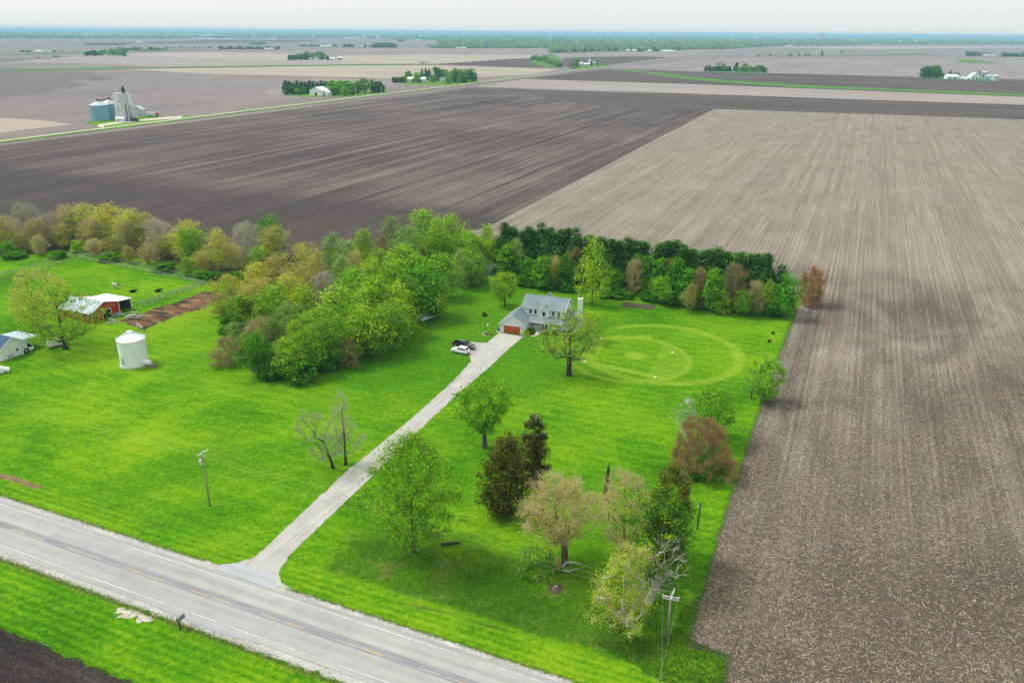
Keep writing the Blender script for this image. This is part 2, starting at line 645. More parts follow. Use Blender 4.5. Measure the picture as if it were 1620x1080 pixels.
sheet('tan_field', px((200, 110), (540, 104), (680, 103.5), (800, 107), (885, 110), (830, 119), (640, 125), (540, 122), (333, 117)), 0.0, M_tan)
sheet('mauve_field', px((500, 124), (640, 125.5), (700, 127), (560, 146), (420, 150), (420, 138)), -0.06, M_mauve)
sheet('dark_field', px((690, 102), (810, 93.5), (868, 92), (880, 100), (860, 107), (800, 106)), 0.1, M_dark)
sheet('tan_field', px((540, 101.5), (540, 88), (690, 86.5), (850, 87), (868, 91), (810, 93), (690, 101.5)), 0.06, M_tan)
sheet('mauve_field', px((540, 87.5), (430, 82), (540, 76.5), (870, 76.5), (880, 85), (850, 86.5), (690, 86)), 0.1, M_mauve)
sheet('grey_field', px((22, 97), (115, 88), (270, 83), (430, 82.5), (540, 88), (540, 102.5), (270, 107), (167, 102)), 0.05, M_grey)
sheet('tan_field', px((200, 84.5), (330, 82.5), (455, 86), (455, 96), (330, 92), (230, 90)), 0.16, M_tan)
sheet('tan_field', px((-60, 183), (0, 186.5), (70, 190.5), (114, 197), (52, 204), (0, 211), (-60, 216)), 0.0, M_tan, jit=1.0, step=6)
sheet('dark_field', px((-60, 104), (60, 110), (150, 114.5), (178, 124), (150, 128), (110, 127), (140, 134), (110, 140), (60, 149), (0, 150), (-60, 152)), -0.02,
      field_mat('damp_soil', (0.125, 0.103, 0.103), (0.175, 0.147, 0.142), 0.0, EN, 0.4, 0.5, big=90), jit=4, step=18)
sheet('dark_field', px((60, 69.5), (130, 69), (300, 68.5), (500, 66), (500, 63), (330, 64), (270, 66)), 0.3, M_dark)
sheet('tan_field', px((1200, 75.5), (1370, 73.5), (1620, 73), (1620, 76), (1400, 78)), 0.3, M_tan)
sheet('tan_field', px((60, 54), (160, 53), (250, 54.5), (160, 55.5)), 1.0, M_tan)
sheet('tan_field', px((280, 55.5), (350, 55), (352, 57), (285, 57.2)), 1.0, M_tan)
# grassy ditches between the fields
sheet('ditch_strip', px((0, 110.5), (67, 108.8), (200, 107), (400, 104.2), (540, 102.3), (690, 101), (690, 102.4), (540, 103.8), (400, 106), (200, 109), (67, 111.2), (0, 112.8),
                        (-200, 116), (-200, 113.5)), 0.2, M_verge, jit=1.0, step=20)
sheet('ditch_strip', px((-100, 87), (0, 86.5), (80, 84), (150, 81.5), (200, 80.5), (330, 80), (330, 80.8), (200, 82), (150, 84), (80, 86), (0, 88), (-100, 88.5)), 0.3, M_verge)
sheet('ditch_strip', px((0, 95.5), (60, 92.5), (110, 89), (112, 90), (60, 94), (0, 97.2)), 0.3, M_verge)
sheet('ditch_strip', px((1200, 88.3), (1390, 86.8), (1470, 85), (1475, 87.6), (1390, 88.2), (1200, 89.4)), 0.4, M_verge)
sheet('ditch_strip', px((1505, 95), (1540, 94), (1580, 101), (1530, 99.5)), 0.3, M_verge, jit=2, step=20)

# --- the far gravel road with its grass verges
M_gravel = plain('pale_gravel', (0.50, 0.46, 0.40), 0.95, 0.1, var=0.2, scale=0.4)


def strip(name, pts, w, z, mat, parent=None, off=0.0, jit=0.0):
    """a band of half width w along a polyline (ground points)."""
    pts = [np.asarray(p[:2], float) for p in pts]
    L, R = [], []
    for i, p in enumerate(pts):
        t = pts[min(i + 1, len(pts) - 1)] - pts[max(i - 1, 0)]
        t /= np.linalg.norm(t)
        n = np.array([-t[1], t[0]])
        L.append(p + n * (off + w))
        R.append(p + n * (off - w))
    return sheet(name, L + R[::-1], z, mat, parent, jit=jit, step=4)


fr = [far_a - RD * 600 + RD * k for k in np.linspace(0, np.linalg.norm(far_b - far_a) + 600, 24)] + px((1010, 98.5), (1080, 90), (1140, 82.5), (1190, 76))
strip('road_verge', fr[:24], 8.0, 0.05, grass_mat('far_verge_grass'))
strip('road_verge', fr[22:], 7.0, 0.25, M_verge)
strip('gravel_road', fr, 2.7, 0.35, M_gravel)

# ================================================================== LAWN AND NEAR GROUND
lawn_pts = [RN(-190, 1.9), RN(43, 2.0), RN(56, 1.8), RN(111, 1.6), RN(116, 2.4), G(1150, 1042), G(1085, 1020), G(1112, 930), G(1150, 800),
            G(1200, 650), G(1240, 540), G(1258, 497), G(1270, 470), G(1100, 430), G(800, 400), G(740, 410), G(600, 430),
            G(480, 450), G(300, 400), G(0, 385), G(-400, 376)]
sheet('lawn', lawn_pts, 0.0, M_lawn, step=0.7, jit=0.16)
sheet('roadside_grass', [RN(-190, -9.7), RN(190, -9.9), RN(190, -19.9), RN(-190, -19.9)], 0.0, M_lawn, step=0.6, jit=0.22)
sheet('ploughed_field', [RN(-190, -19.7), RN(190, -19.7), RN(190, -80), RN(-190, -80)], -0.03,
      field_mat('black_soil', (0.030, 0.024, 0.022), (0.085, 0.068, 0.058), -0.06, ER, 0.1, 1.3, big=25, near=True))
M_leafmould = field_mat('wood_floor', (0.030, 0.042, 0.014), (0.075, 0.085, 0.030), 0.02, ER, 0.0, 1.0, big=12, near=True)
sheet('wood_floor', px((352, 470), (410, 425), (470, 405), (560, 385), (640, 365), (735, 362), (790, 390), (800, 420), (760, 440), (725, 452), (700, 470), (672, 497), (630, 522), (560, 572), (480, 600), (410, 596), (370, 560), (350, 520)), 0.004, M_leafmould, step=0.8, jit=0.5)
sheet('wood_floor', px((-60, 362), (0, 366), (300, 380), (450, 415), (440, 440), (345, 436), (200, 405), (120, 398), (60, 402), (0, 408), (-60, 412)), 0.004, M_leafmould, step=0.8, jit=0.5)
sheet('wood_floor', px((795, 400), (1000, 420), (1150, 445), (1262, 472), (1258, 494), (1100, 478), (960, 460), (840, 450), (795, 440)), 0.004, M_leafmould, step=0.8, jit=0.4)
# garden plot tilled behind the house, bare yard behind the barn
M_till = field_mat('tilled_plot', (0.055, 0.042, 0.034), (0.12, 0.095, 0.07), 0.0, ER, 0.1, 1.5, big=10, near=True)
sheet('garden_plot', px((985, 477), (1038, 484), (1034, 490), (983, 485)), 0.008, M_till, step=0.6, jit=0.15)


def yard_mat():
    M = Mat('barnyard_dirt', 1.0, 0.05)
    x, y, z = M.pos()
    u, v = along(M, x, y, ER), along(M, x, y, EN)
    a = M.noise(M.vec(u * 0.35, v), 0.35, 4, 0.6, 0.6)
    b = M.noise(M.vec(x, y), 1.6, 4, 0.7)
    c = M.mix(a.step(0.40, 0.54), (0.040, 0.030, 0.024), (0.14, 0.080, 0.042))
    c = M.mix((M.noise(M.vec(u * 0.3, v), 0.5, 4, 0.65) * 0.8 + b * 0.4).step(0.62, 0.76), c, (0.36, 0.25, 0.13))
    c = M.mix(M.noise(M.vec(x, y), 0.22, 3, 0.6).step(0.58, 0.72) * 0.7, c, (0.10, 0.16, 0.02))
    M.color(c)
    M.bump(b, 0.8, 0.2)
    return M.m


sheet('barnyard', px((188, 507), (222, 498), (246, 487), (280, 478), (318, 462), (345, 460), (345, 476), (318, 489), (290, 496), (246, 513), (228, 522), (212, 517)), 0.01, yard_mat(),
      step=0.8, jit=0.35)

# ================================================================== COUNTY ROAD
def concrete_mat(name, col, dark, crack=True):
    M = Mat(name, 0.9, 0.2)
    x, y, z = M.pos()
    u, v = along(M, x, y, ER), along(M, x, y, EN)
    grain = M.noise(M.vec(x, y), 6.0, 3, 0.7)
    wear = M.noise(M.vec(u * 0.04, v * 0.9), 1.0, 4, 0.6)
    blot = M.noise(M.vec(x, y), 0.35, 4, 0.6)
    c = M.mix((wear * 0.6 + blot * 0.3 + grain * 0.15).step(0.36, 0.68), dark, col)
    # wheel tracks along each lane
    w0 = float(np.dot(RN(0, 0), EN))
    tr = ((v - w0 + 3.9) * (2 * math.pi / 1.9)).sin().step(-1.0, 1.0) * 0.22
    c = M.mix(tr, c, tuple(a * 0.82 for a in dark))
    ro = M.rand_obj()
    c = M.mix(ro * 0.22, c, tuple(a * 0.86 for a in dark))
    M.color(c)
    M.bump(grain, 0.3, 0.02)
    return M.m


M_conc = concrete_mat('road_concrete', (0.40, 0.395, 0.368), (0.30, 0.30, 0.285))
M_joint = plain('joint_filler', (0.16, 0.158, 0.15), 0.95, 0.1)
M_gs = None


def shoulder_mat():
    M = Mat('gravel_shoulder', 1.0, 0.1)
    x, y, z = M.pos()
    a = M.noise(M.vec(x, y), 4.0, 4, 0.8)
    b = M.noise(M.vec(x, y), 0.3, 3, 0.6)
    c = M.mix((a * 0.8 + b * 0.35).step(0.42, 0.75), (0.27, 0.255, 0.23), (0.56, 0.55, 0.52))
    M.color(c)
    M.bump(a, 1.0, 0.08)
    return M.m


M_gs = shoulder_mat()
sheet('gravel_shoulder', [RN(-190, 2.6), RN(190, 2.3), RN(190, -10.6), RN(-190, -10.4)], -0.015, M_gs, step=1.0, jit=0.18)
road = sheet('county_road', [RN(-190, 0.78), RN(190, 0.78), RN(190, -8.5), RN(-190, -8.5)], 0.002, M_joint)
# cast concrete slabs, one object each, with open joints between them
js = list(np.arange(-190, 190, 8.95))
for k in range(len(js) - 1):
    for (n0, n1, sh) in ((0.8, -3.18, 0.0), (-4.42, -8.55, -0.35)):
        r0, r1 = js[k] + sh, js[k + 1] + sh
        m = MB()
        a = [RN(r0 + 0.012, n0), RN(r0 + 0.012 - 0.25, n1), RN(r1 - 0.012 - 0.25, n1), RN(r1 - 0.012, n0)]
        m.prism([(p[0], p[1], 0.006) for p in a], (0, 0, 0.028 + 0.004 * rng.random()))
        m.build('concrete_slab', M_conc, road)


def asphalt_mat():
    M = Mat('patch_asphalt', 0.95, 0.15)
    x, y, z = M.pos()
    u, v = along(M, x, y, ER), along(M, x, y, EN)
    a = M.noise(M.vec(x, y), 5.0, 4, 0.75)
    e = M.noise(M.vec(u * 0.15, v * 1.5), 1.0, 3, 0.6)
    crack = M.noise(M.vec(u * 0.6, v * 5.0), 1.0, 3, 0.7).step(0.64, 0.72)
    c = M.mix((a * 0.5 + e * 0.5).step(0.35, 0.65), (0.20, 0.20, 0.21), (0.30, 0.30, 0.31))
    c = M.mix(crack * 0.7, c, (0.075, 0.075, 0.08))
    M.color(c)
    M.bump(a, 0.5, 0.03)
    return M.m


m = MB()
m.prism([(p[0], p[1], 0.006) for p in (RN(-190, -3.2), RN(-190, -4.40), RN(190, -4.40), RN(190, -3.2))], (0, 0, 0.03))
m.build('asphalt_centre_strip', asphalt_mat(), road)


def paint_mat(name, col, lo, hi):
    """road paint worn through to the surface below."""
    M = Mat(name, 0.8, 0.2)
    x, y, z = M.pos()
    u, v = along(M, x, y, ER), along(M, x, y, EN)
    w = M.noise(M.vec(u * 1.2, v * 4.0), 1.0, 4, 0.75)
    w2 = M.noise(M.vec(u, v), 0.12, 2, 0.5)
    c = M.mix((w * 0.7 + w2 * 0.5).step(lo, hi), col, (0.36, 0.36, 0.34))
    M.color(c)
    return M.m


M_white = paint_mat('worn_white_paint', (0.66, 0.66, 0.64), 0.52, 0.70)
M_yel = paint_mat('worn_yellow_paint', (0.66, 0.40, 0.09), 0.52, 0.74)
for n0 in (0.0, -7.62):
    m = MB()
    m.prism([(p[0], p[1], 0.0385) for p in (RN(-190, n0 - 0.05), RN(190, n0 - 0.05), RN(190, n0 + 0.05), RN(-190, n0 + 0.05))], (0, 0, 0.004))
    m.build('edge_line', M_white, road)
for k in range(-14, 14):
    for d0 in (8.35, 12.3):
        r0 = d0 + k * 12.19
        m = MB()
        m.prism([(p[0], p[1], 0.0365) for p in (RN(r0, -4.06), RN(r0 + 3.05, -4.06), RN(r0 + 3.05, -3.94), RN(r0, -3.94))], (0, 0, 0.004))
        m.build('centre_dash', M_yel, road)
# rumble grooves cut along the right edge
M_pull = concrete_mat('pull_off_asphalt', (0.36, 0.375, 0.39), (0.29, 0.30, 0.31))
sheet('pull_off', px((175, 921), (240, 943), (300, 966), (392, 1004), (384, 1012), (340, 1000), (298, 984), (262, 968), (215, 945)), 0.02, M_pull, step=0.5, jit=0.08)
sheet('gravel_patch', px((186, 961), (205, 962), (236, 974), (246, 981), (236, 984), (215, 981), (192, 976)), 0.012, plain('pale_dirt_gravel', (0.44, 0.41, 0.34), 0.95, 0.1, var=0.35, scale=1.2), step=0.3, jit=0.34)
sheet('bare_patch', px((-5, 748), (20, 752), (50, 763), (72, 771), (60, 773), (30, 765), (-5, 756)), 0.006, plain('brown_ditch_soil', (0.17, 0.12, 0.055), 0.95, var=0.4, scale=0.8), step=0.4, jit=0.3)
M_groove = plain('groove', (0.20, 0.20, 0.19), 0.95, 0.1)

# ================================================================== DRIVEWAY
def drive_mat():
    M = Mat('driveway_gravel', 0.95, 0.12)
    x, y, z = M.pos()
    u, v = along(M, x, y, EN), along(M, x, y, ER)
    a = M.noise(M.vec(x, y), 3.0, 4, 0.75)
    b = M.noise(M.vec(u * 0.12, v * 1.3), 1.0, 4, 0.6)
    d = M.noise(M.vec(x, y), 0.25, 3, 0.6)
    c = M.mix((a * 0.35 + b * 0.5 + d * 0.3).step(0.38, 0.72), (0.29, 0.276, 0.25), (0.45, 0.436, 0.40))
    M.color(c)
    M.bump(a, 0.5, 0.05)
    return M.m


M_drive = drive_mat()
L = px((345, 897), (372, 890), (398, 883), (418, 868), (452, 835), (545, 748), (640, 671), (700, 618), (727, 592), (745, 571), (742, 560), (728, 556), (738, 541), (750, 541), (775, 543), (790, 527))
R = px((828, 532), (800, 556), (775, 580), (735, 613), (680, 664), (590, 752), (487, 850), (461, 875), (447, 893), (441, 910), (445, 921), (470, 936))
drv = sheet('driveway', L + R, 0.012, M_drive, step=0.8, jit=0.10)
# paved apron where the drive meets the road and the concrete pad at the garage
M_apron = concrete_mat('apron_asphalt', (0.40, 0.425, 0.435), (0.33, 0.35, 0.36))
m = MB()
m.prism([(p[0], p[1], 0.006) for p in px((340, 899.5), (352, 892), (375, 891), (392, 893), (402, 900), (425, 903), (433, 910), (437, 925), (439, 934.5))], (0, 0, 0.03))
m.build('apron', M_apron, drv)
M_pad = plain('pad_concrete', (0.43, 0.415, 0.38), 0.9, 0.2, var=0.12, scale=0.6)
m = MB()
m.prism([(p[0], p[1], 0.008) for p in px((771, 542), (790, 526.3), (828.5, 532.3), (808, 549))], (0, 0, 0.05))
m.build('garage_pad', M_pad, drv)

# ================================================================== TREES
def bark_mat(name, col, var=0.35):
    M = Mat(name, 0.95, 0.1)
    x, y, z = M.obj()
    n = M.noise(M.vec(x * 3.0, y * 3.0, z * 0.6), 2.0, 4, 0.7)
    M.color(M.mix(n.step(0.3, 0.7), tuple(c * (1 - var) for c in col), tuple(c * (1 + var) for c in col)))
    M.bump(n, 0.6, 0.05)
    return M.m


def leaf_mat(name, a, b, c, trans=0.5, hue=0.045):
    """leaves vary one from the next, and a little from tree to tree."""
    M = Mat(name, 0.9, 0.02)
    r = M.rand_island()
    o = M.rand_obj()
    col = M.mix(r.step(0.0, 0.6), a, b)
    col = M.mix(r.step(0.6, 1.0), col, c)
    h = M.nt.nodes.new('ShaderNodeHueSaturation')
    M.nt.links.new(col, h.inputs['Color'])
    M.nt.links.new((0.5 + (o - 0.5) * hue * 0.5).s, h.inputs['Hue'])
    M.nt.links.new((1.0 + (o * 7.31).sin() * 0.16).s, h.inputs['Value'])
    M.color(h.outputs[0])
    t = M.nt.nodes.new('ShaderNodeBsdfTranslucent')
    M.nt.links.new(h.outputs[0], t.inputs[0])
    mx = M.nt.nodes.new('ShaderNodeMixShader')
    mx.inputs[0].default_value = trans
    M.nt.links.new(M.b.outputs[0], mx.inputs[1])
    M.nt.links.new(t.outputs[0], mx.inputs[2])
    M.nt.links.new(mx.outputs[0], M.out.inputs[0])
    return M.m


BARK = bark_mat('bark_grey_brown', (0.105, 0.085, 0.068))
BARK_T = bark_mat('bark_tan', (0.19, 0.155, 0.11))
BARK_D = bark_mat('bark_dark', (0.055, 0.045, 0.038))
BARK_P = bark_mat('bark_pale', (0.40, 0.37, 0.33), 0.25)
LEAF = dict(
    green=leaf_mat('leaf_green', (0.081, 0.235, 0.009), (0.196, 0.489, 0.014), (0.391, 0.705, 0.034)),
    deep=leaf_mat('leaf_deep', (0.039, 0.161, 0.009), (0.094, 0.334, 0.012), (0.196, 0.494, 0.020)),
    lime=leaf_mat('leaf_lime', (0.196, 0.383, 0.010), (0.366, 0.605, 0.019), (0.561, 0.720, 0.038)),
    yellow=leaf_mat('leaf_yellow', (0.339, 0.371, 0.019), (0.574, 0.581, 0.034), (0.743, 0.692, 0.060)),
    olive=leaf_mat('leaf_olive', (0.247, 0.266, 0.034), (0.430, 0.445, 0.053), (0.586, 0.581, 0.085)),
    sage=leaf_mat('leaf_sage', (0.130, 0.247, 0.038), (0.261, 0.427, 0.055), (0.405, 0.581, 0.081)),
    pine=leaf_mat('needle_pine', (0.029, 0.111, 0.017), (0.057, 0.185, 0.024), (0.124, 0.297, 0.038), 0.18),
    cedar=leaf_mat('needle_cedar', (0.039, 0.050, 0.009), (0.081, 0.094, 0.012), (0.156, 0.165, 0.019), 0.15),
    darkivy=leaf_mat('leaf_ivy', (0.029, 0.106, 0.009), (0.071, 0.217, 0.012), (0.156, 0.358, 0.019), 0.25),
)
TWIG = dict(
    tan=leaf_mat('twig_tan', (0.330, 0.275, 0.120), (0.500, 0.430, 0.205), (0.620, 0.550, 0.310), 0.25, 0.04),
    grey=leaf_mat('twig_grey', (0.300, 0.275, 0.205), (0.440, 0.410, 0.320), (0.560, 0.530, 0.430), 0.25, 0.04),
    brown=leaf_mat('twig_brown', (0.215, 0.155, 0.075), (0.330, 0.245, 0.120), (0.430, 0.325, 0.170), 0.25, 0.04),
    russet=leaf_mat('twig_russet', (0.260, 0.155, 0.065), (0.390, 0.240, 0.105), (0.490, 0.320, 0.155), 0.25, 0.03),
    rust=leaf_mat('twig_rust', (0.340, 0.180, 0.062), (0.510, 0.285, 0.105), (0.610, 0.370, 0.165), 0.25, 0.04),
    dead=leaf_mat('twig_dead', (0.450, 0.420, 0.370), (0.580, 0.550, 0.500), (0.690, 0.660, 0.610), 0.05, 0.04),
    dark=leaf_mat('twig_dark', (0.070, 0.058, 0.042), (0.110, 0.092, 0.064), (0.160, 0.136, 0.092), 0.1, 0.04),
)

PROF = dict(
    round=lambda t: np.sqrt(np.clip(1 - (1.9 * t - 0.9) ** 2, 0, 1)),
    dome=lambda t: np.sqrt(np.clip(1 - ((t - 0.28) / 0.72) ** 2, 0, 1)) * np.clip(0.55 + t * 1.8, 0, 1),
    vase=lambda t: np.clip(0.30 + 1.0 * t, 0, 1) * np.sqrt(np.clip(1 - ((t - 0.55) / 0.47).clip(0, 1) ** 2, 0.02, 1)),
    cone=lambda t: np.clip(1.02 - t, 0, 1) ** 0.8 * np.clip(0.5 + 4 * t, 0, 1),
    column=lambda t: np.clip(1.25 - t * 1.1, 0, 1) ** 0.6 * np.clip(0.5 + 2.5 * t, 0, 1),
    shrub=lambda t: np.sqrt(np.clip(1 - (t * 0.98) ** 2.2, 0, 1)),
    pine=lambda t: np.clip(1.05 - t, 0, 1) ** 0.8 * np.clip(0.6 + 1.6 * t, 0, 1) * 1.15,
)


def unit(a):
    return a / (np.linalg.norm(a, axis=-1, keepdims=True) + 1e-9)


def frusta(A, B, ra, rb, sides):
    """tapered segments A->B as an (n*2*sides) vertex soup."""
    n = len(A)
    t = unit(B - A)
    ref = np.where(np.abs(t[:, 2:3]) < 0.9, np.array([[0, 0, 1.0]]), np.array([[1.0, 0, 0]]))
    a = unit(np.cross(t, ref))
    b = np.cross(t, a)
    w = 2 * math.pi * np.arange(sides) / sides
    ring = a[:, None, :] * np.cos(w)[None, :, None] + b[:, None, :] * np.sin(w)[None, :, None]
    V = np.concatenate([A[:, None] + ring * ra[:, None, None], B[:, None] + ring * rb[:, None, None]], 1).reshape(-1, 3)
    k = np.arange(sides)
    k2 = (k + 1) % sides
    f = np.stack([k, k2, k2 + sides, k + sides], 1)
    F = (np.arange(n) * 2 * sides)[:, None, None] + f[None]
    return V, F.reshape(-1, 4)


def make_tree(seed, H=13.0, W=11.0, prof='round', clear=0.22, tips=130, leaves=36, lsize=0.30, spread=0.8, twigs=0, tlen=0.9, twid=0.03,
              trunk=0.28, lean=(0, 0), leaf='green', leaf2=None, twig='tan', bark=None, stems=1, shell=0.55, droop=0.0, lobes=7, lobe_amp=0.45, up=0.5,
              flat=0.6, keep=None, seglen=0.95, zmin=0.0, wob=0.12, bowz=0.10):
    """(trunk mesh, crown mesh): limbs grown from the trunk to points spread through the crown, leaves and twigs at their ends."""
    r = np.random.default_rng(seed)
    zb = H * clear
    ld = unit(r.normal(size=(lobes, 3)) * np.array([1, 1, 0.7]) + np.array([0, 0, 0.25]))
    la = r.uniform(0.5, 1.0, lobes)
    P = []
    k = 0
    while len(P) < tips and k < tips * 30:
        k += 1
        t = r.uniform(0.0, 1.0)
        th = r.uniform(0, 2 * math.pi)
        q = r.uniform(shell, 1.0) if r.random() < 0.8 else r.uniform(0.1, 1.0)
        d = unit(np.array([math.cos(th), math.sin(th), (t - 0.45) * 1.6]))
        amp = 1 - lobe_amp + lobe_amp * np.max(la * np.exp(-(1 - ld @ d) / 0.16)) * 1.5
        R = W / 2 * float(PROF[prof](np.array(t))) * amp
        if r.random() > R / (W / 2) + 0.15:
            continue
        z = zb + t * (H - zb) * (0.93 + 0.07 * amp)
        p = np.array([R * q * math.cos(th), R * q * math.sin(th), z])
        p[:2] += np.array(lean) * (z / H) ** 1.3
        if keep is not None and not keep(p):
            continue
        p[2] -= droop * (q * R)
        P.append(p)
    P = np.array(P)
    axis = np.array(lean)[None] * (P[:, 2:3] / H).clip(0, 2) ** 1.3
    q = np.percentile(np.linalg.norm(P[:, :2] - axis, axis=1), 96)
    P[:, :2] = axis + (P[:, :2] - axis) * (max(W / 2 - spread * 0.6, W * 0.3) / q)
    # trunk(s)
    nodes, par = [], []
    for s in range(stems):
        a0 = r.uniform(0, 6.28)
        base = np.array([math.cos(a0), math.sin(a0), 0]) * (0.0 if stems == 1 else trunk * 0.8)
        topz = H * (0.72 if stems == 1 else r.uniform(0.45, 0.75))
        if prof in ('vase', 'round', 'dome') and stems == 1:
            topz = H * r.uniform(0.42, 0.6)
        off = unit(base) * W * r.uniform(0.06, 0.22) if stems > 1 else np.zeros(3)
        n = max(4, int(topz / seglen))
        prev = -1
        dx = r.normal(0, wob, 2)
        for i in range(n + 1):
            f = i / n
            p = base + off * f + np.array([dx[0] * math.sin(f * 3), dx[1] * math.sin(f * 2.3 + 1), 0]) * topz * 0.12
            p[:2] += np.array(lean) * (f * topz / H) ** 1.3
            p[2] = f * topz - (0.15 if i == 0 else 0)
            nodes.append(p)
            par.append(prev)
            prev = len(nodes) - 1
    nstem = len(nodes)
    base_ok = np.array([1.0 if n[2] > zb * 0.75 or n[2] >= H * 0.4 else 0.0 for n in nodes])
    order = np.argsort(np.linalg.norm(P - np.array([0, 0, zb]), axis=1))
    npos = np.zeros((len(nodes) + tips * 14, 3))
    npos[:nstem] = nodes
    ok = np.zeros(len(npos))
    ok[:nstem] = base_ok
    cnt = nstem
    tipidx = []
    for i in order:
        tp = P[i]
        d = npos[:cnt] - tp
        dist = np.linalg.norm(d, axis=1)
        hor = np.linalg.norm(d[:, :2], axis=1)
        ax0 = np.array([lean[0], lean[1]]) * (max(tp[2], 0) / H) ** 1.3
        rad_t = np.linalg.norm(tp[:2] - ax0)
        src = np.array([ax0[0] * 0.8, ax0[1] * 0.8, max(zb * 0.6, tp[2] - 0.75 * rad_t - 0.5)]) if stems == 1 else None
        cost = dist + 0.8 * np.clip(d[:, 2] + 0.35 * hor, 0, None) + (1 - ok[:cnt]) * 99
        if src is not None:
            want = unit(tp - src)
            cost = cost * (1 + 1.3 * (1 + (unit(d) @ want)))
        j = int(np.argmin(cost))
        a = npos[j].copy()
        L = dist[j]
        m = int(min(12, max(2, round(L / seglen))))
        bow = r.normal(0, 0.05, 3) * L
        bow[2] += bowz * L
        prev = j
        for s in range(1, m + 1):
            f = s / m
            if cnt >= len(npos):
                break
            npos[cnt] = a + (tp - a) * f + bow * math.sin(f * math.pi) + (r.normal(0, 0.05, 3) * L * 0.35 if s < m else 0)
            par.append(prev)
            ok[cnt] = 1
            prev = cnt
            cnt += 1
        tipidx.append(prev)
    npos = npos[:cnt]
    par = np.array(par[:cnt])
    w = np.zeros(cnt)
    w[tipidx] = 1
    for i in range(cnt - 1, -1, -1):
        if par[i] >= 0:
            w[par[i]] += w[i]
    w = np.maximum(w, 1)
    rad = trunk * (w / max(1, len(tipidx) / stems)) ** 0.60
    rad = np.clip(rad, 0.018, trunk * 1.1)
    stemz = npos[:nstem, 2]
    rad[:nstem] *= 1 + 0.45 * np.exp(-stemz / (0.35 + trunk))
    c = np.where(par >= 0)[0]
    thick = rad[c] > 0.09
    V1, F1 = frusta(npos[par[c[thick]]], npos[c[thick]] + (npos[c[thick]] - npos[par[c[thick]]]) * 0.06, rad[par[c[thick]]].clip(0, rad[c[thick]] * 1.6), rad[c[thick]], 7)
    V2, F2 = frusta(npos[par[c[~thick]]], npos[c[~thick]], np.minimum(rad[par[c[~thick]]], rad[c[~thick]] * 1.5), rad[c[~thick]] * 0.85, 3)
    tm = np_mesh('trunk', np.concatenate([V1, V2]), [np.concatenate([F1, F2 + len(V1)])], bark or BARK, smooth=True)
    # crown: leaves and twigs
    Vs, Fs, mi = [], [], []
    nv = 0
    tipP = npos[tipidx]
    mids = npos[par[tipidx]]
    ctr = np.array([lean[0] * 0.6, lean[1] * 0.6, zb + (H - zb) * 0.4])
    if leaves:
        n = len(tipP) * leaves
        f = r.uniform(0, 1, (n, 1)) ** 2
        own = np.repeat(np.arange(len(tipP)), leaves)
        gap = r.uniform(0.45, 1.25, len(tipP))[own][:, None]
        C = tipP[own] * (1 - f) + mids[own] * f + np.clip(r.normal(0, 1, (n, 3)), -1.7, 1.7) * spread * gap * np.array([1, 1, flat])
        C[:, 2] = np.maximum(C[:, 2], 0.12 + zmin)
        out = unit(C - ctr)
        N = unit(out * 0.7 + np.array([0, 0, up]) + r.normal(0, 0.55, (n, 3)))
        A = unit(np.cross(N, r.normal(0, 1, (n, 3))))
        B = np.cross(N, A)
        s = lsize * r.uniform(0.6, 1.35, (n, 1))
        V = np.stack([C - A * s, C - B * s * 0.55 + N * s * 0.12, C + A * s, C + B * s * 0.55 + N * s * 0.12], 1).reshape(-1, 3)
        Vs.append(V)
        Fs.append(np.arange(n * 4).reshape(-1, 4))
        m2 = np.zeros(n, int)
        if leaf2:
            m2[(r.random(len(tipP)) < 0.25)[own]] = 2
        mi.append(m2)
        nv += n * 4
    if twigs:
        n = len(tipP) * twigs
        own = np.repeat(np.arange(len(tipP)), twigs)
        f = r.uniform(0, 1, (n, 1))
        S = tipP[own] * (1 - f) + mids[own] * f + r.normal(0, 0.25, (n, 3)) * spread
        out = unit(S - ctr)
        D = unit(out * 0.8 + np.array([0, 0, up * 0.8]) + r.normal(0, 0.7, (n, 3)))
        Lh = tlen * r.uniform(0.5, 1.3, (n, 1))
        Sd = unit(np.cross(D, r.normal(0, 1, (n, 3)))) * twid
        V = np.stack([S - Sd, S + Sd, S + D * Lh], 1).reshape(-1, 3)
        V[:, 2] = np.maximum(V[:, 2], 0.05)
        Vs.append(V)
        T = np.arange(n * 3).reshape(-1, 3) + nv
        Fs.append(T)
        mi.append(np.ones(n, int))
    cm = np_mesh('crown', np.concatenate(Vs), Fs, [LEAF.get(leaf) or LEAF['green'], TWIG[twig], LEAF.get(leaf2) or LEAF['lime']], np.concatenate(mi))
    return tm, cm, H, W


def plant(proto, pos, H=None, W=None, rz=None, name='tree', label=None, group=None, cat='tree', tr=rng):
    tm, cm, h0, w0 = proto
    sz = (H or h0) / h0
    sx = (W or w0) / w0
    o = empty(name, (pos[0], pos[1], 0.0), tr.uniform(0, 6.28) if rz is None else rz, (sx, sx, sz))
    link('trunk', tm, o)
    link('crown', cm, o)
    tag(o, label, cat, group)
    return o


# ---- kinds that stand many times in the woods
PR = {}


def kind(key, n, **kw):
    PR[key] = [make_tree(100 + len(PR) * 17 + i, **kw) for i in range(n)]


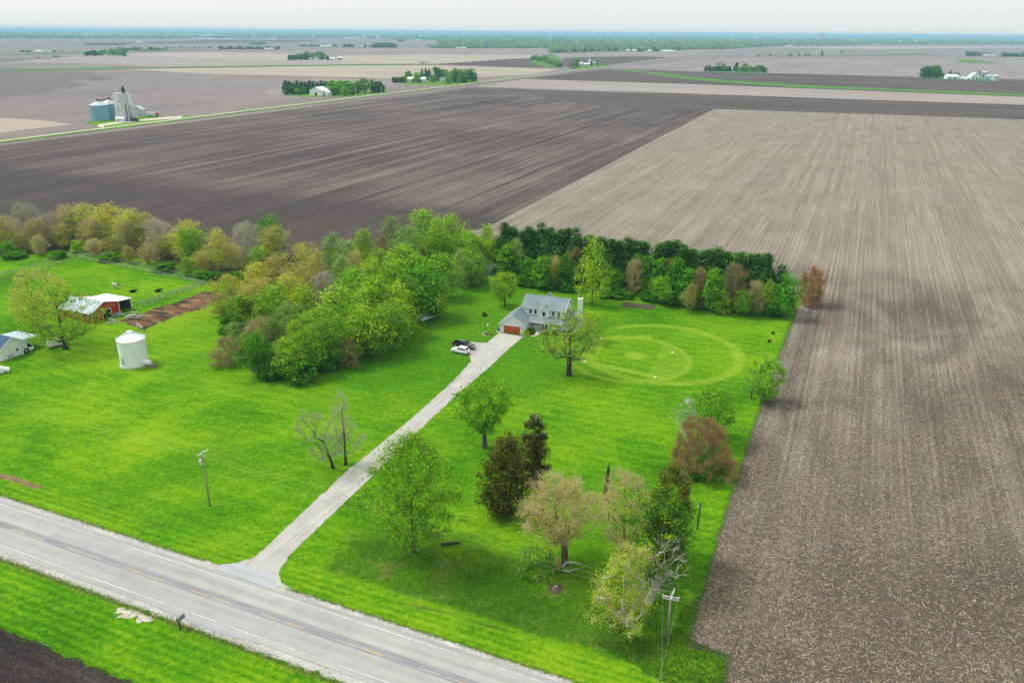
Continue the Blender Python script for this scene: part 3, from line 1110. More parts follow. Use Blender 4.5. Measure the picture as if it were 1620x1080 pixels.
kind('green', 4, H=14, W=12, prof='round', clear=0.12, tips=210, leaves=18, lsize=0.27, spread=0.95, leaf='green', leaf2='lime', twigs=6, twig='dark', lobe_amp=0.75, lobes=9, shell=0.35)
kind('deep', 2, H=14, W=11, prof='round', clear=0.12, tips=190, leaves=22, lsize=0.27, spread=0.9, leaf='deep', leaf2='green', lobe_amp=0.55, lobes=9, shell=0.35)
kind('lime', 2, H=13, W=11, prof='dome', clear=0.15, tips=180, leaves=17, lsize=0.26, spread=0.95, leaf='lime', leaf2='green', twigs=4, twig='dark', lobe_amp=0.75, lobes=9, shell=0.35)
kind('yellow', 2, H=12, W=11, prof='dome', clear=0.15, tips=190, leaves=14, lsize=0.24, spread=0.95, leaf='yellow', leaf2='lime', twigs=10, twig='tan', lobe_amp=0.6, lobes=9, shell=0.35)
kind('olive', 3, H=13, W=11, prof='round', clear=0.10, tips=200, leaves=11, lsize=0.24, spread=1.0, leaf='olive', leaf2='yellow', twigs=16, twig='tan', tlen=1.1, twid=0.028, bark=BARK_T, lobe_amp=0.7, lobes=9, shell=0.35)
kind('sage', 2, H=13, W=11, prof='round', clear=0.12, tips=180, leaves=15, lsize=0.25, spread=0.95, leaf='sage', leaf2='green', twigs=8, twig='grey', lobe_amp=0.75, lobes=9, shell=0.35)
kind('tan', 2, H=12, W=11, prof='round', clear=0.10, tips=240, leaves=3, lsize=0.20, spread=1.1, leaf='olive', twigs=26, twig='tan', tlen=1.2, twid=0.028, bark=BARK_T, shell=0.4, lobe_amp=0.6)
kind('grey', 2, H=13, W=12, prof='dome', clear=0.12, tips=240, leaves=1, lsize=0.2, spread=1.1, leaf='olive', twigs=26, twig='grey', tlen=1.2, twid=0.026, bark=BARK_T, shell=0.4, lobe_amp=0.6)
kind('brown', 2, H=11, W=9, prof='shrub', clear=0.06, tips=200, leaves=1, lsize=0.2, spread=1.0, leaf='olive', twigs=28, twig='brown', tlen=1.2, twid=0.028, stems=4, trunk=0.10, bark=BARK_T, shell=0.35)
kind('pine', 4, H=16, W=8.0, prof='pine', clear=0.12, tips=170, leaves=44, lsize=0.3, spread=0.85, flat=0.5, leaf='pine', bark=BARK_D, lobes=10, lobe_amp=0.5, droop=0.05, trunk=0.24, shell=0.35, up=0.9)
kind('shrub', 3, H=3.2, W=4.2, prof='shrub', clear=0.05, tips=50, leaves=40, lsize=0.22, spread=0.42, leaf='deep', leaf2='darkivy', stems=4, trunk=0.07, seglen=0.5)
kind('bush', 2, H=4.5, W=4.5, prof='shrub', clear=0.05, tips=70, leaves=34, lsize=0.22, spread=0.45, leaf='lime', leaf2='green', stems=3, trunk=0.08, seglen=0.6)
kind('slim', 3, H=11, W=6.0, prof='column', clear=0.08, tips=130, leaves=26, lsize=0.26, spread=0.7, leaf='deep', leaf2='green', stems=2, trunk=0.14, lobe_amp=0.5)
# coarse ones for the farmsteads half a mile and more away
kind('far_green', 3, H=14, W=12, prof='dome', clear=0.08, tips=46, leaves=24, lsize=0.85, spread=1.5, leaf='green', leaf2='deep', seglen=2.5)
kind('far_deep', 2, H=14, W=11, prof='round', clear=0.06, tips=46, leaves=24, lsize=0.85, spread=1.5, leaf='deep', leaf2='pine', seglen=2.5)
kind('far_pine', 3, H=14, W=6, prof='cone', clear=0.05, tips=44, leaves=24, lsize=0.75, spread=0.95, leaf='pine', bark=BARK_D, seglen=2.5, shell=0.3)
kind('far_bare', 2, H=13, W=11, prof='dome', clear=0.1, tips=60, leaves=5, lsize=0.6, spread=1.4, leaf='olive', twigs=26, twig='grey', tlen=2.0, twid=0.09, seglen=2.0)

DESC = dict(green='fresh green leafy', deep='deep green full-crowned', lime='bright yellow-green leafy', yellow='pale yellow budding', olive='thinly leafed olive-yellow',
            sage='grey-green lightly leafed', tan='leafless tan twiggy', grey='bare grey twiggy', brown='bare reddish-brown twiggy', pine='tall dark green pine',
            slim='narrow green', shrub='low dark green', bush='small yellow-green')


def SIZE(k, h, W):
    if k in ('pine', 'shrub', 'bush'):
        return 'broad' if W > (5.9 if k == 'pine' else 6.0) else 'slender'
    return ('tall' if h >= 13 else 'mid-sized' if h >= 9 else 'low') + (' wide' if W > 0.95 * h else '')


def z_hedge(x, y, h):
    return ('in the hedgerow past the paddock corner' if x < 90 else 'in the hedgerow behind the paddock corner' if x < 190 else 'in the hedgerow behind the long paddock fence' if x < 300 else 'at the hedgerow end by the wood')


def z_wood(x, y, h):
    b = PJ((*G(x, y, h)[:2], 0))[1]
    if b > 555:
        return 'on the roadward edge of the wood'
    if x < 420:
        return 'on the barnyard side of the wood'
    if b < 430:
        return 'at the back of the wood by the ploughed field'
    if x > 640:
        return 'on the driveway side of the wood'
    return 'in the middle of the wood'


def z_wind(x, y, h):
    return ('in the windbreak beside the garden shed' if x < 850 else 'in the windbreak behind the house and poplar' if x < 960 else 'in the windbreak behind the tilled garden plot' if x < 1060 else
            'in the windbreak behind the outfield' if x < 1170 else 'in the windbreak beside the bare willow')


DESC['pine'] = 'dark green pine'


def stand(lst, where, grp, hdef=13.0, seedr=3, zone=None):
    """trees listed by the pixel of their crown top; the tree's height sets where it stands on the ground."""
    r = np.random.default_rng(seedr)
    for it in lst:
        X0, Y0, wpx, k = it[:4]
        h = it[4] if len(it) > 4 else hdef
        g = G(X0, Y0, h)
        d = math.sqrt(g[0] ** 2 + g[1] ** 2 + (HC - h) ** 2)
        W = wpx * d / FPX * (1.12 if h > 7 and k != 'pine' else 1.25 if k == 'pine' else 1.0)
        nm = {'pine': 'pine_tree', 'shrub': 'shrub', 'bush': 'shrub'}.get(k, 'tree')
        sz, wh = SIZE(k, h, W), (zone(X0, Y0, h) if zone else where)
        noun = '' if k == 'pine' else (' shrub' if nm == 'shrub' else ' tree')
        plant(PR[k][r.integers(len(PR[k]))], g, h, W, r.uniform(0, 6.28), nm, f'{sz} {DESC[k]}{noun} {wh}', f'{grp}: {sz} {DESC[k]} {wh}', 'shrub' if nm == 'shrub' else 'tree')


# hedgerow of trees behind the paddock
stand([(31, 320, 58, 'grey', 15), (-12, 335, 50, 'olive', 14), (52, 345, 44, 'tan', 11), (8, 381, 30, 'deep', 5.5), (75, 338, 40, 'grey', 12), (98, 325, 34, 'tan', 14), (123, 324, 50, 'yellow', 14),
       (109, 337, 28, 'lime', 11), (92, 354, 32, 'olive', 9), (163, 323, 60, 'yellow', 14.5), (145, 345, 36, 'tan', 11), (157, 349, 32, 'olive', 10), (197, 349, 42, 'tan', 11), (203, 331, 50, 'yellow', 14),
       (122, 381, 22, 'bush', 4), (147, 379, 34, 'tan', 5.5), (175, 373, 34, 'olive', 7), (222, 336, 46, 'olive', 13.5), (240, 345, 46, 'grey', 13), (262, 372, 42, 'olive', 8), (289, 350, 52, 'yellow', 13.5),
       (296, 362, 44, 'green', 12), (340, 362, 38, 'yellow', 13.5), (316, 397, 36, 'olive', 7), (292, 405, 30, 'green', 6.5), (362, 385, 36, 'olive', 9), (385, 352, 54, 'grey', 14), (423, 338, 46, 'deep', 15.5),
       (430, 358, 48, 'olive', 13), (408, 390, 34, 'green', 7.5), (58, 372, 30, 'tan', 7), (30, 368, 34, 'olive', 7), (230, 385, 36, 'tan', 7), (200, 388, 30, 'olive', 6)],
      'in the hedgerow behind the fenced paddock', 'hedgerow trees behind the paddock', seedr=11, zone=z_hedge)
stand([(a, b, 26 + (i % 3) * 5, 'shrub', 2.6) for i, (a, b) in enumerate([(90, 397), (108, 398), (20, 397), (60, 396), (262, 416), (300, 423), (335, 430), (355, 432), (375, 430), (200, 404), (175, 401), (235, 411), (320, 428), (160, 398)][::2])],
      'at the foot of the paddock hedgerow', 'undergrowth below the hedgerow', seedr=12)
# the wood between the paddock and the driveway
stand([(482, 383, 34, 'yellow', 11), (525, 366, 52, 'sage', 14), (575, 361, 46, 'lime', 14), (604, 374, 30, 'brown', 9), (620, 342, 40, 'sage', 14), (668, 330, 66, 'lime', 16), (712, 338, 48, 'lime', 14.5),
       (640, 388, 84, 'green', 16), (690, 362, 62, 'green', 14.5), (738, 362, 54, 'lime', 13.5), (770, 354, 44, 'lime', 14), (562, 396, 40, 'olive', 12), (437, 402, 58, 'olive', 12.5), (402, 417, 56, 'yellow', 11),
       (362, 437, 54, 'yellow', 9.5), (345, 462, 40, 'olive', 7), (472, 417, 58, 'olive', 13), (432, 450, 68, 'green', 12), (377, 466, 62, 'green', 8.5), (530, 452, 82, 'lime', 14), (497, 488, 70, 'green', 11),
       (592, 436, 80, 'green', 15), (668, 418, 88, 'deep', 15), (628, 446, 70, 'lime', 14), (403, 505, 60, 'tan', 9.5), (352, 535, 54, 'brown', 6.5), (400, 522, 60, 'deep', 11), (486, 518, 62, 'green', 11),
       (452, 536, 60, 'green', 9), (548, 538, 42, 'brown', 6.5), (566, 480, 74, 'lime', 13.5), (612, 482, 70, 'green', 12), (700, 398, 60, 'green', 14), (728, 392, 46, 'sage', 12.5), (540, 402, 50, 'sage', 13),
       (510, 430, 50, 'grey', 12), (632, 470, 60, 'lime', 11), (745, 392, 44, 'green', 12), (455, 480, 56, 'sage', 11), (520, 500, 66, 'green', 12),
       (500, 396, 44, 'olive', 12), (548, 380, 44, 'sage', 13), (600, 392, 50, 'lime', 13), (585, 408, 54, 'lime', 13.5), (645, 358, 50, 'sage', 14), (690, 345, 44, 'lime', 14.5), (655, 400, 54, 'green', 14), (720, 372, 50, 'green', 13),
       (618, 412, 60, 'lime', 14), (555, 424, 56, 'green', 13), (455, 432, 54, 'yellow', 12), (412, 440, 48, 'olive', 11), (390, 452, 48, 'olive', 9.5), (415, 478, 56, 'green', 10), (480, 452, 60, 'lime', 12.5), (430, 500, 50, 'sage', 9.5),
       (580, 455, 60, 'green', 13), (545, 475, 60, 'green', 12.5), (465, 505, 56, 'lime', 10.5), (640, 432, 60, 'green', 14), (590, 500, 56, 'green', 10.5), (560, 515, 50, 'lime', 8.5), (622, 486, 50, 'green', 10), (692, 440, 54, 'green', 11.5),
       (370, 510, 44, 'sage', 6.5), (780, 372, 40, 'lime', 12), (755, 374, 40, 'green', 12), (760, 400, 36, 'sage', 9)],
      'in the wood beside the driveway lawn', 'trees of the wood beside the driveway', seedr=21, zone=z_wood)
stand([(630, 508, 40, 'bush', 4.5), (674, 459, 34, 'bush', 4.0), (476, 570, 52, 'shrub', 5.0), (365, 500, 44, 'shrub', 4.5), (520, 565, 34, 'shrub', 3), (430, 575, 40, 'shrub', 3.5), (752, 425, 34, 'brown', 5.0)],
      'on the edge of the wood', 'shrubs on the edge of the wood', seedr=22)
# windbreak behind the house: a row of pines with broadleaves in front
stand([(798, 353, 30, 'pine', 16), (811, 356, 32, 'pine', 15.5), (837, 355, 34, 'pine', 16), (858, 353, 36, 'pine', 16.5), (872, 357, 32, 'pine', 16), (887, 359, 34, 'pine', 16), (900, 361, 30, 'pine', 15.5),
       (913, 361, 34, 'pine', 16), (931, 371, 32, 'pine', 15), (951, 375, 34, 'pine', 15), (969, 379, 32, 'pine', 15), (981, 378, 30, 'pine', 15), (993, 376, 34, 'pine', 15.5), (1005, 377, 30, 'pine', 15.5),
       (1018, 379, 32, 'pine', 15), (1046, 385, 36, 'pine', 15), (1057, 382, 34, 'pine', 15.5), (1071, 380, 34, 'pine', 16), (1082, 387, 30, 'pine', 15), (1097, 390, 34, 'pine', 14.5), (1113, 394, 34, 'pine', 14.5),
       (1124, 392, 34, 'pine', 15), (1136, 392, 36, 'pine', 15), (1152, 394, 34, 'pine', 15), (1164, 397, 32, 'pine', 15), (1175, 399, 30, 'pine', 15), (1187, 402, 34, 'pine', 15), (1201, 402, 32, 'pine', 15.5),
       (1215, 402, 36, 'pine', 16), (1240, 420, 34, 'pine', 13)] + [(805 + i * 21.5, 357 + i * 2.55 + (i % 3) * 2, 36, 'pine', 13.5 + (i % 2)) for i in range(20)],
      'in the windbreak row behind the house', 'pines of the windbreak', seedr=31, zone=z_wind)
stand([(805, 386, 40, 'slim', 11), (817, 378, 36, 'sage', 12.5), (837, 407, 34, 'deep', 9), (860, 407, 32, 'slim', 10), (877, 404, 30, 'olive', 10), (896, 403, 32, 'slim', 11), (911, 394, 30, 'brown', 11),
       (973, 426, 36, 'deep', 8), (1005, 410, 34, 'tan', 11), (1010, 402, 22, 'slim', 12), (1028, 407, 30, 'slim', 12), (1046, 410, 32, 'slim', 12), (1057, 412, 26, 'brown', 11.5), (1050, 437, 38, 'green', 8.5),
       (1072, 410, 30, 'slim', 13), (1092, 424, 32, 'slim', 11.5), (1110, 426, 28, 'brown', 11.5), (1097, 449, 34, 'olive', 8), (1131, 426, 32, 'slim', 12.5), (1143, 459, 30, 'bush', 6.5), (1163, 421, 46, 'brown', 13),
       (1180, 459, 34, 'green', 7.5), (1199, 444, 38, 'tan', 10), (1221, 442, 28, 'lime', 10.5), (1251, 431, 46, 'deep', 13), (1240, 455, 34, 'deep', 8.5)],
      'in front of the windbreak pines', 'broadleaf trees in front of the pines', seedr=32, zone=z_wind)
stand([(a, b, 34, 'shrub', 2.8) for a, b in [(845, 438), (870, 443), (898, 446), (960, 455), (985, 456), (1030, 460), (1065, 466), (1100, 470), (1135, 474), (1170, 478), (1195, 481), (1225, 483), (1150, 476), (825, 436)]],
      'at the foot of the windbreak', 'undergrowth below the windbreak', seedr=33)

# ---- single trees on the lawns, each grown for its own outline
def solo(px0, py0, ptop, wpx, label, name='tree', cat='tree', rz=0.0, **kw):
    g = G(px0, py0)
    h = height_at(px0, py0, ptop)
    d = math.sqrt(g[0] ** 2 + g[1] ** 2 + HC ** 2)
    W = wpx * d / FPX
    t = make_tree(kw.pop('seed'), H=h, W=W, **kw)
    return plant(t, g, h, W, rz, name, label, None, cat)


solo(655, 872, 690, 142, 'big fresh green tree with open layered crown beside the driveway mouth', seed=501, prof='dome', clear=0.10, tips=320, leaves=36, lsize=0.19, spread=0.8, leaf='green', leaf2='lime',
     twigs=6, twig='dark', trunk=0.30, shell=0.4, lobe_amp=0.35, lobes=12)
solo(767, 708, 602, 108, 'green flat-topped tree with hollow flared trunk on the driveway edge', seed=502, prof='vase', clear=0.24, tips=150, leaves=62, lsize=0.20, spread=0.65, leaf='green', leaf2='deep', trunk=0.42,
     lobes=9, lobe_amp=0.5, twigs=3, twig='dark')
solo(527, 740, 655, 84, 'small leaning budding tree with crooked dark limbs beside the driveway', seed=503, prof='round', clear=0.22, tips=130, leaves=4, lsize=0.12, spread=0.6, leaf='lime', twigs=24, twig='grey',
     tlen=1.0, twid=0.013, trunk=0.24, lean=(-3.6, 0.6), bark=BARK_D, lobe_amp=0.55)
solo(547, 735, 612, 66, 'upright sparse budding tree with bare dark limbs beside the leaning one', seed=504, prof='cone', clear=0.15, tips=130, leaves=4, lsize=0.12, spread=0.6, leaf='lime', twigs=24, twig='grey', tlen=1.0,
     twid=0.013, trunk=0.22, bark=BARK_D, lobe_amp=0.6)
solo(800, 812, 690, 78, 'dense dark brown-green cedar on the lawn', 'cedar_tree', seed=505, prof='column', clear=0.04, tips=220, leaves=60, lsize=0.20, spread=0.6, flat=0.8, leaf='cedar', trunk=0.26, bark=BARK_D, lobes=9,
     lobe_amp=0.35, shell=0.5)
solo(846, 776, 656, 56, 'dark cedar with a broken dead limb, behind the dense brown-green cedar', 'cedar_tree', seed=506, prof='column', clear=0.06, tips=100, leaves=80, lsize=0.19, spread=0.5, flat=0.8, leaf='cedar', trunk=0.22, bark=BARK_D,
     lobe_amp=0.6, twigs=6, twig='dead', tlen=1.2, twid=0.03)
solo(893, 893, 765, 138, 'wide leafless tan tree with thick trunk above a fallen limb', seed=507, prof='vase', clear=0.30, tips=380, leaves=7, lsize=0.14, spread=0.9, leaf='olive', twigs=30, twig='tan', tlen=1.05, twid=0.018, trunk=0.48,
     lobes=10, lobe_amp=0.5, shell=0.4, lean=(-1.6, 0), bark=BARK)
solo(985, 872, 750, 112, 'leafless pinkish-tan tree behind the dark ivy-clad trees', seed=508, prof='round', clear=0.15, tips=240, leaves=7, lsize=0.14, spread=0.8, leaf='olive', twigs=30, twig='tan', tlen=1.0, twid=0.018, trunk=0.25, bark=BARK)
solo(1050, 884, 741, 78, 'narrow dark cedar rising out of the roadside thicket', 'cedar_tree', seed=509, prof='column', clear=0.05, tips=110, leaves=80, lsize=0.19, spread=0.5, flat=0.8, leaf='cedar', trunk=0.22, bark=BARK_D, lobe_amp=0.4)
solo(1034, 922, 770, 128, 'ivy-covered green tree in the middle of the roadside thicket', seed=510, prof='round', clear=0.05, tips=200, leaves=36, lsize=0.18, spread=0.65, leaf='darkivy', leaf2='lime', trunk=0.25, lobe_amp=0.5, lobes=9)
solo(987, 984, 862, 122, 'yellow-green feathery tree with pale split trunk near the utility pole', seed=511, prof='column', clear=0.10, tips=150, leaves=44, lsize=0.13, spread=0.7, leaf='lime', leaf2='olive', twigs=16, twig='tan', trunk=0.36,
     stems=2, lobe_amp=0.8, lobes=11, droop=0.2, bark=BARK_P)
solo(1026, 952, 850, 92, 'dead bleached white tree with curling bare branches by the utility pole', 'dead_tree', seed=512, prof='round', clear=0.25, tips=110, leaves=0, spread=0.4, twigs=6, twig='dead', tlen=0.8, twid=0.018, trunk=0.46,
     lean=(2.6, 0.3), bark=BARK_P, wob=0.3, shell=0.25, bowz=0.02, lobe_amp=0.6)
solo(1110, 738, 672, 128, 'broad reddish-brown bare thicket bush at the field edge', 'bush', 'bush', seed=513, prof='shrub', clear=0.03, tips=380, leaves=2, lsize=0.16, spread=0.8, leaf='green', twigs=58, twig='russet', tlen=1.0, twid=0.02, bark=BARK_T,
     stems=7, trunk=0.10)
solo(1122, 694, 614, 92, 'rounded green tree behind the brown thicket bush', seed=514, prof='round', clear=0.1, tips=140, leaves=34, lsize=0.20, spread=0.65, leaf='deep', leaf2='green', trunk=0.2)
solo(1092, 705, 630, 50, 'dead pale snag with curling limbs behind the brown thicket bush', 'dead_tree', seed=515, prof='round', clear=0.2, tips=90, leaves=0, spread=0.4, twigs=10, twig='dead', tlen=0.9, twid=0.018, trunk=0.16, bark=BARK_P,
     lean=(-1.4, 0), wob=0.3, shell=0.2, bowz=0.02, lobe_amp=0.6)
solo(1120, 752, 726, 70, 'dark green weeds at the foot of the brown thicket bush', 'shrub', 'shrub', seed=516, prof='shrub', clear=0.02, tips=60, leaves=44, lsize=0.17, spread=0.4, leaf='darkivy', stems=5, trunk=0.05, seglen=0.5)
solo(1212, 634, 566, 58, 'small airy green tree on the edge of the stubble field', seed=517, prof='round', clear=0.05, tips=110, leaves=34, lsize=0.19, spread=0.55, leaf='green', leaf2='sage', twigs=6, twig='dark', stems=4, trunk=0.10)
solo(1188, 630, 572, 26, 'thin bare sapling beside the airy tree at the field edge', 'dead_tree', seed=518, prof='cone', clear=0.1, tips=40, leaves=0, spread=0.4, twigs=14, twig='dark', tlen=0.8, twid=0.02, trunk=0.09, bark=BARK_D)
solo(900, 594, 492, 112, 'spreading half-leafed oak with crooked limbs in front of the house', 'oak_tree', seed=519, prof='round', clear=0.28, tips=200, leaves=20, lsize=0.19, spread=0.8, leaf='sage', leaf2='lime', twigs=10, twig='dark',
     tlen=0.9, twid=0.025, trunk=0.55, lobe_amp=0.5, lobes=9, bark=BARK_D, shell=0.4)
solo(799, 484, 431, 50, 'round yellow-green tree on the lawn behind the garage', seed=520, prof='round', clear=0.2, tips=140, leaves=30, lsize=0.21, spread=0.62, leaf='lime', leaf2='green', trunk=0.24)
solo(936, 481, 377, 66, 'tall lime-green poplar with upswept branches behind the chimney', 'poplar_tree', seed=531, prof='column', clear=0.05, tips=190, leaves=24, lsize=0.21, spread=0.6, flat=1.2, leaf='lime', leaf2='green',
     trunk=0.22, lobe_amp=0.4, up=0.9, lobes=10)
solo(926, 538, 490, 52, 'low yellow-green tree beside the chimney', seed=522, prof='round', clear=0.1, tips=80, leaves=26, lsize=0.2, spread=0.55, leaf='lime', leaf2='olive', stems=3, trunk=0.09)
solo(104, 552, 448, 112, 'big spreading green tree over the parked white van', seed=523, prof='round', clear=0.16, tips=300, leaves=22, lsize=0.20, spread=0.8, leaf='lime', leaf2='green', twigs=12, twig='dark', tlen=0.8, twid=0.024,
     trunk=0.5, lobe_amp=0.45, lobes=11, bark=BARK_D)
solo(62, 520, 425, 92, 'golden-yellow budding tree behind the big spreading green tree', seed=524, prof='round', clear=0.14, tips=260, leaves=22, lsize=0.20, spread=0.8, leaf='olive', leaf2='yellow', twigs=12, twig='tan', trunk=0.36, lobe_amp=0.5,
     lobes=10)
solo(856, 905, 874, 78, 'fallen green branch top lying under the tan tree', 'fallen_branch', 'branch', seed=525, prof='shrub', clear=0.02, tips=80, leaves=26, lsize=0.14, spread=0.45, leaf='darkivy', leaf2='deep', twigs=3, twig='tan', stems=4, trunk=0.07,
     seglen=0.5)
solo(1282, 482, 424, 44, 'orange-brown bare willow at the end of the windbreak', 'willow_tree', seed=526, prof='shrub', clear=0.06, tips=200, leaves=1, lsize=0.2, spread=0.9, leaf='olive', twigs=50, twig='rust', tlen=1.3, twid=0.024, stems=5, trunk=0.07, bark=BARK_T)

# ================================================================== BUILDINGS
def siding_mat(name, col, step=0.22, var=0.08):
    M = Mat(name, 0.75, 0.25)
    x, y, z = M.obj()
    s = (z * (2 * math.pi / step)).sin()
    n = M.noise(M.vec(x, y, z), 1.2, 4, 0.6)
    f = n * 0.8 + s.step(0.6, 1.0) * -0.25 + 0.1
    M.color(M.mix(f.step(0.1, 0.8), tuple(c * (1 - var * 2.2) for c in col), col))
    M.bump(s, 0.25, 0.02)
    return M.m


def shingle_mat(name, a, b, metal=False):
    M = Mat(name, 0.6 if metal else 0.95, 0.3 if metal else 0.1)
    x, y, z = M.obj()
    n = M.noise(M.vec(x, y, z), 2.5, 4, 0.75)
    n2 = M.noise(M.vec(x, y, z), 0.35, 3, 0.6)
    M.color(M.mix((n * 0.6 + n2 * 0.5).step(0.35, 0.75), a, b))
    M.bump(n, 0.4, 0.03)
    return M.m


def ribbed_mat(name, col, step=0.25, rough=0.45):
    """corrugated sheet metal: bands up a bin wall."""
    M = Mat(name, rough, 0.4)
    x, y, z = M.obj()
    s = (z * (2 * math.pi / step)).sin()
    n = M.noise(M.vec(x, y, z * 0.4), 0.9, 4, 0.6)
    M.color(M.mix((n + s * 0.06).step(0.25, 0.75), tuple(c * 0.84 for c in col), col))
    M.bump(s, 0.35, 0.03)
    return M.m


S_house = siding_mat('pale_grey_siding', (0.75, 0.77, 0.78))
S_white = siding_mat('white_siding', (0.80, 0.82, 0.82))
S_red = siding_mat('red_barn_boards', (0.50, 0.030, 0.028), 0.4, 0.14)
R_grey = shingle_mat('grey_shingles', (0.150, 0.200, 0.214), (0.235, 0.294, 0.310))
R_blue = shingle_mat('blue_shingles', (0.045, 0.085, 0.15), (0.075, 0.13, 0.21))
R_pale = shingle_mat('pale_blue_metal_roof', (0.36, 0.45, 0.50), (0.47, 0.56, 0.61), True)
R_white = shingle_mat('white_metal_roof', (0.70, 0.72, 0.74), (0.82, 0.83, 0.84), True)
TRIM = plain('white_trim', (0.80, 0.80, 0.79), 0.6, 0.3, var=0.05)
GLASS = plain('window_glass', (0.012, 0.014, 0.018), 0.12, 0.5, var=0.0)
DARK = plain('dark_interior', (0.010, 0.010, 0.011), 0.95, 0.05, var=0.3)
ORANGE = siding_mat('orange_garage_door', (0.46, 0.105, 0.022), 0.55, 0.10)
WOOD = plain('weathered_wood', (0.22, 0.18, 0.14), 0.95, 0.1, var=0.35, scale=3)
STEEL = ribbed_mat('galvanised_steel', (0.55, 0.60, 0.63))
BLACK = plain('black_metal', (0.015, 0.015, 0.017), 0.5, 0.3)
RUBBER = plain('tyre_rubber', (0.012, 0.012, 0.012), 0.9, 0.1)


def gable(root, x0, x1, y0, y1, ze, zr, wall, roof, ridge='x', oh=0.35, th=0.16, name='wall', zb=-0.2, trim=TRIM, yr=None):
    """walls and two roof slabs of a gabled block; ridge along x or y."""
    m = MB()
    if ridge == 'x':
        ym = (y0 + y1) / 2 if yr is None else yr
        m.prism([(x0, y0, zb), (x0, y1, zb), (x0, y1, ze), (x0, ym, zr), (x0, y0, ze)], (x1 - x0, 0, 0))
        m.build(name, wall, root)
        k0, k1 = (zr - ze) / (ym - y0), (zr - ze) / (y1 - ym)
        m = MB()
        m.slab([(x0 - oh, y0 - oh, ze - oh * k0 + th), (x1 + oh, y0 - oh, ze - oh * k0 + th), (x1 + oh, ym, zr + th), (x0 - oh, ym, zr + th)], th * 0.9)
        m.slab([(x1 + oh, y1 + oh, ze - oh * k1 + th), (x0 - oh, y1 + oh, ze - oh * k1 + th), (x0 - oh, ym, zr + th), (x1 + oh, ym, zr + th)], th * 0.9)
        r = m.build('roof', roof, root)
        if trim:
            for xx in (x0 - oh - 0.03, x1 + oh + 0.03):
                m = MB()
                for ya, k in ((y0 - oh, k0), (y1 + oh, k1)):
                    a, b = np.array([xx, ya, ze - oh * k + th * 0.55]), np.array([xx, ym, zr + th * 0.55])
                    d = (b - a) / 2
                    n = np.cross(d / np.linalg.norm(d), (1, 0, 0))
                    m.obox((a + b) / 2, d, n * 0.13, (0.025, 0, 0))
                m.build('rake_trim', trim, r)
    else:
        xm = (x0 + x1) / 2
        m.prism([(x0, y0, zb), (x1, y0, zb), (x1, y0, ze), (xm, y0, zr), (x0, y0, ze)], (0, y1 - y0, 0))
        m.build(name, wall, root)
        k = (zr - ze) / (x1 - xm)
        m = MB()
        m.slab([(x1 + oh, y0 - oh, ze - oh * k + th), (x1 + oh, y1 + oh, ze - oh * k + th), (xm, y1 + oh, zr + th), (xm, y0 - oh, zr + th)], th * 0.9)
        m.slab([(x0 - oh, y1 + oh, ze - oh * k + th), (x0 - oh, y0 - oh, ze - oh * k + th), (xm, y0 - oh, zr + th), (xm, y1 + oh, zr + th)], th * 0.9)
        r = m.build('roof', roof, root)
        if trim:
            for yy in (y0 - oh - 0.03, y1 + oh + 0.03):
                m = MB()
                for xa in (x0 - oh, x1 + oh):
                    a, b = np.array([xa, yy, ze - oh * k + th * 0.55]), np.array([xm, yy, zr + th * 0.55])
                    d = (b - a) / 2
                    n = np.cross(d / np.linalg.norm(d), (0, 1, 0))
                    m.obox((a + b) / 2, d, n * 0.13, (0, 0.025, 0))
                m.build('rake_trim', trim, r)
    return r


def window(root, x, y, z, w, h, face='-y', name='window'):
    """framed window standing 3 cm off the wall; face is the outward axis."""
    s = -1 if face[0] == '-' else 1
    ax = face[1]

    def bx(a0, a1, z0, z1, d0, d1):
        lo, hi = sorted((s * d0, s * d1))
        return (a0, a1, y + lo, y + hi, z0, z1) if ax == 'y' else (x + lo, x + hi, a0, a1, z0, z1)
    c = x if ax == 'y' else y
    f = MB()
    t = 0.10
    f.box(*bx(c - w / 2 - t, c - w / 2, z - h / 2 - t, z + h / 2 + t, -0.02, 0.05))
    f.box(*bx(c + w / 2, c + w / 2 + t, z - h / 2 - t, z + h / 2 + t, -0.02, 0.05))
    f.box(*bx(c - w / 2, c + w / 2, z + h / 2, z + h / 2 + t, -0.02, 0.047))
    f.box(*bx(c - w / 2, c + w / 2, z - h / 2 - t, z - h / 2, -0.02, 0.047))
    o = f.build(name, TRIM, root)
    g = MB().box(*bx(c - w / 2, c + w / 2, z - h / 2, z + h / 2, -0.01, 0.02))
    g.build('pane', GLASS, o)
    return o


# ---- the house (local x along the front, y towards the back)
hp = G(790.9, 525.2)
house = empty('house', hp, math.radians(-19))
tag(house, 'pale grey two-storey house with orange garage door and grey shingle roof', 'house')
gable(house, 0.0, 6.7, 0.0, 8.6, 2.55, 5.0, S_house, R_grey, 'y')
gable(house, 4.2, 15.6, 6.3, 13.9, 5.35, 7.85, S_house, R_grey, 'x')
gable(house, 15.6, 18.4, 7.0, 13.0, 2.7, 4.7, S_house, R_grey, 'x', oh=0.25)
gable(house, 7.4, 10.4, 12.0, 15.0, 5.4, 7.3, S_house, R_grey, 'y', oh=0.25)
gable(house, 8.9, 11.5, 5.75, 8.0, 5.1, 6.35, S_house, R_grey, 'y', oh=0.25, zb=3.0)
m = MB()
m.slab([(6.3, 3.9, 2.62), (15.9, 3.9, 2.62), (15.9, 6.4, 3.65), (6.3, 6.4, 3.65)], 0.14)
pr = m.build('porch_roof', R_grey, house)
MB().box(6.72, 15.9, 3.82, 3.9, 2.36, 2.62).build('fascia', TRIM, pr)
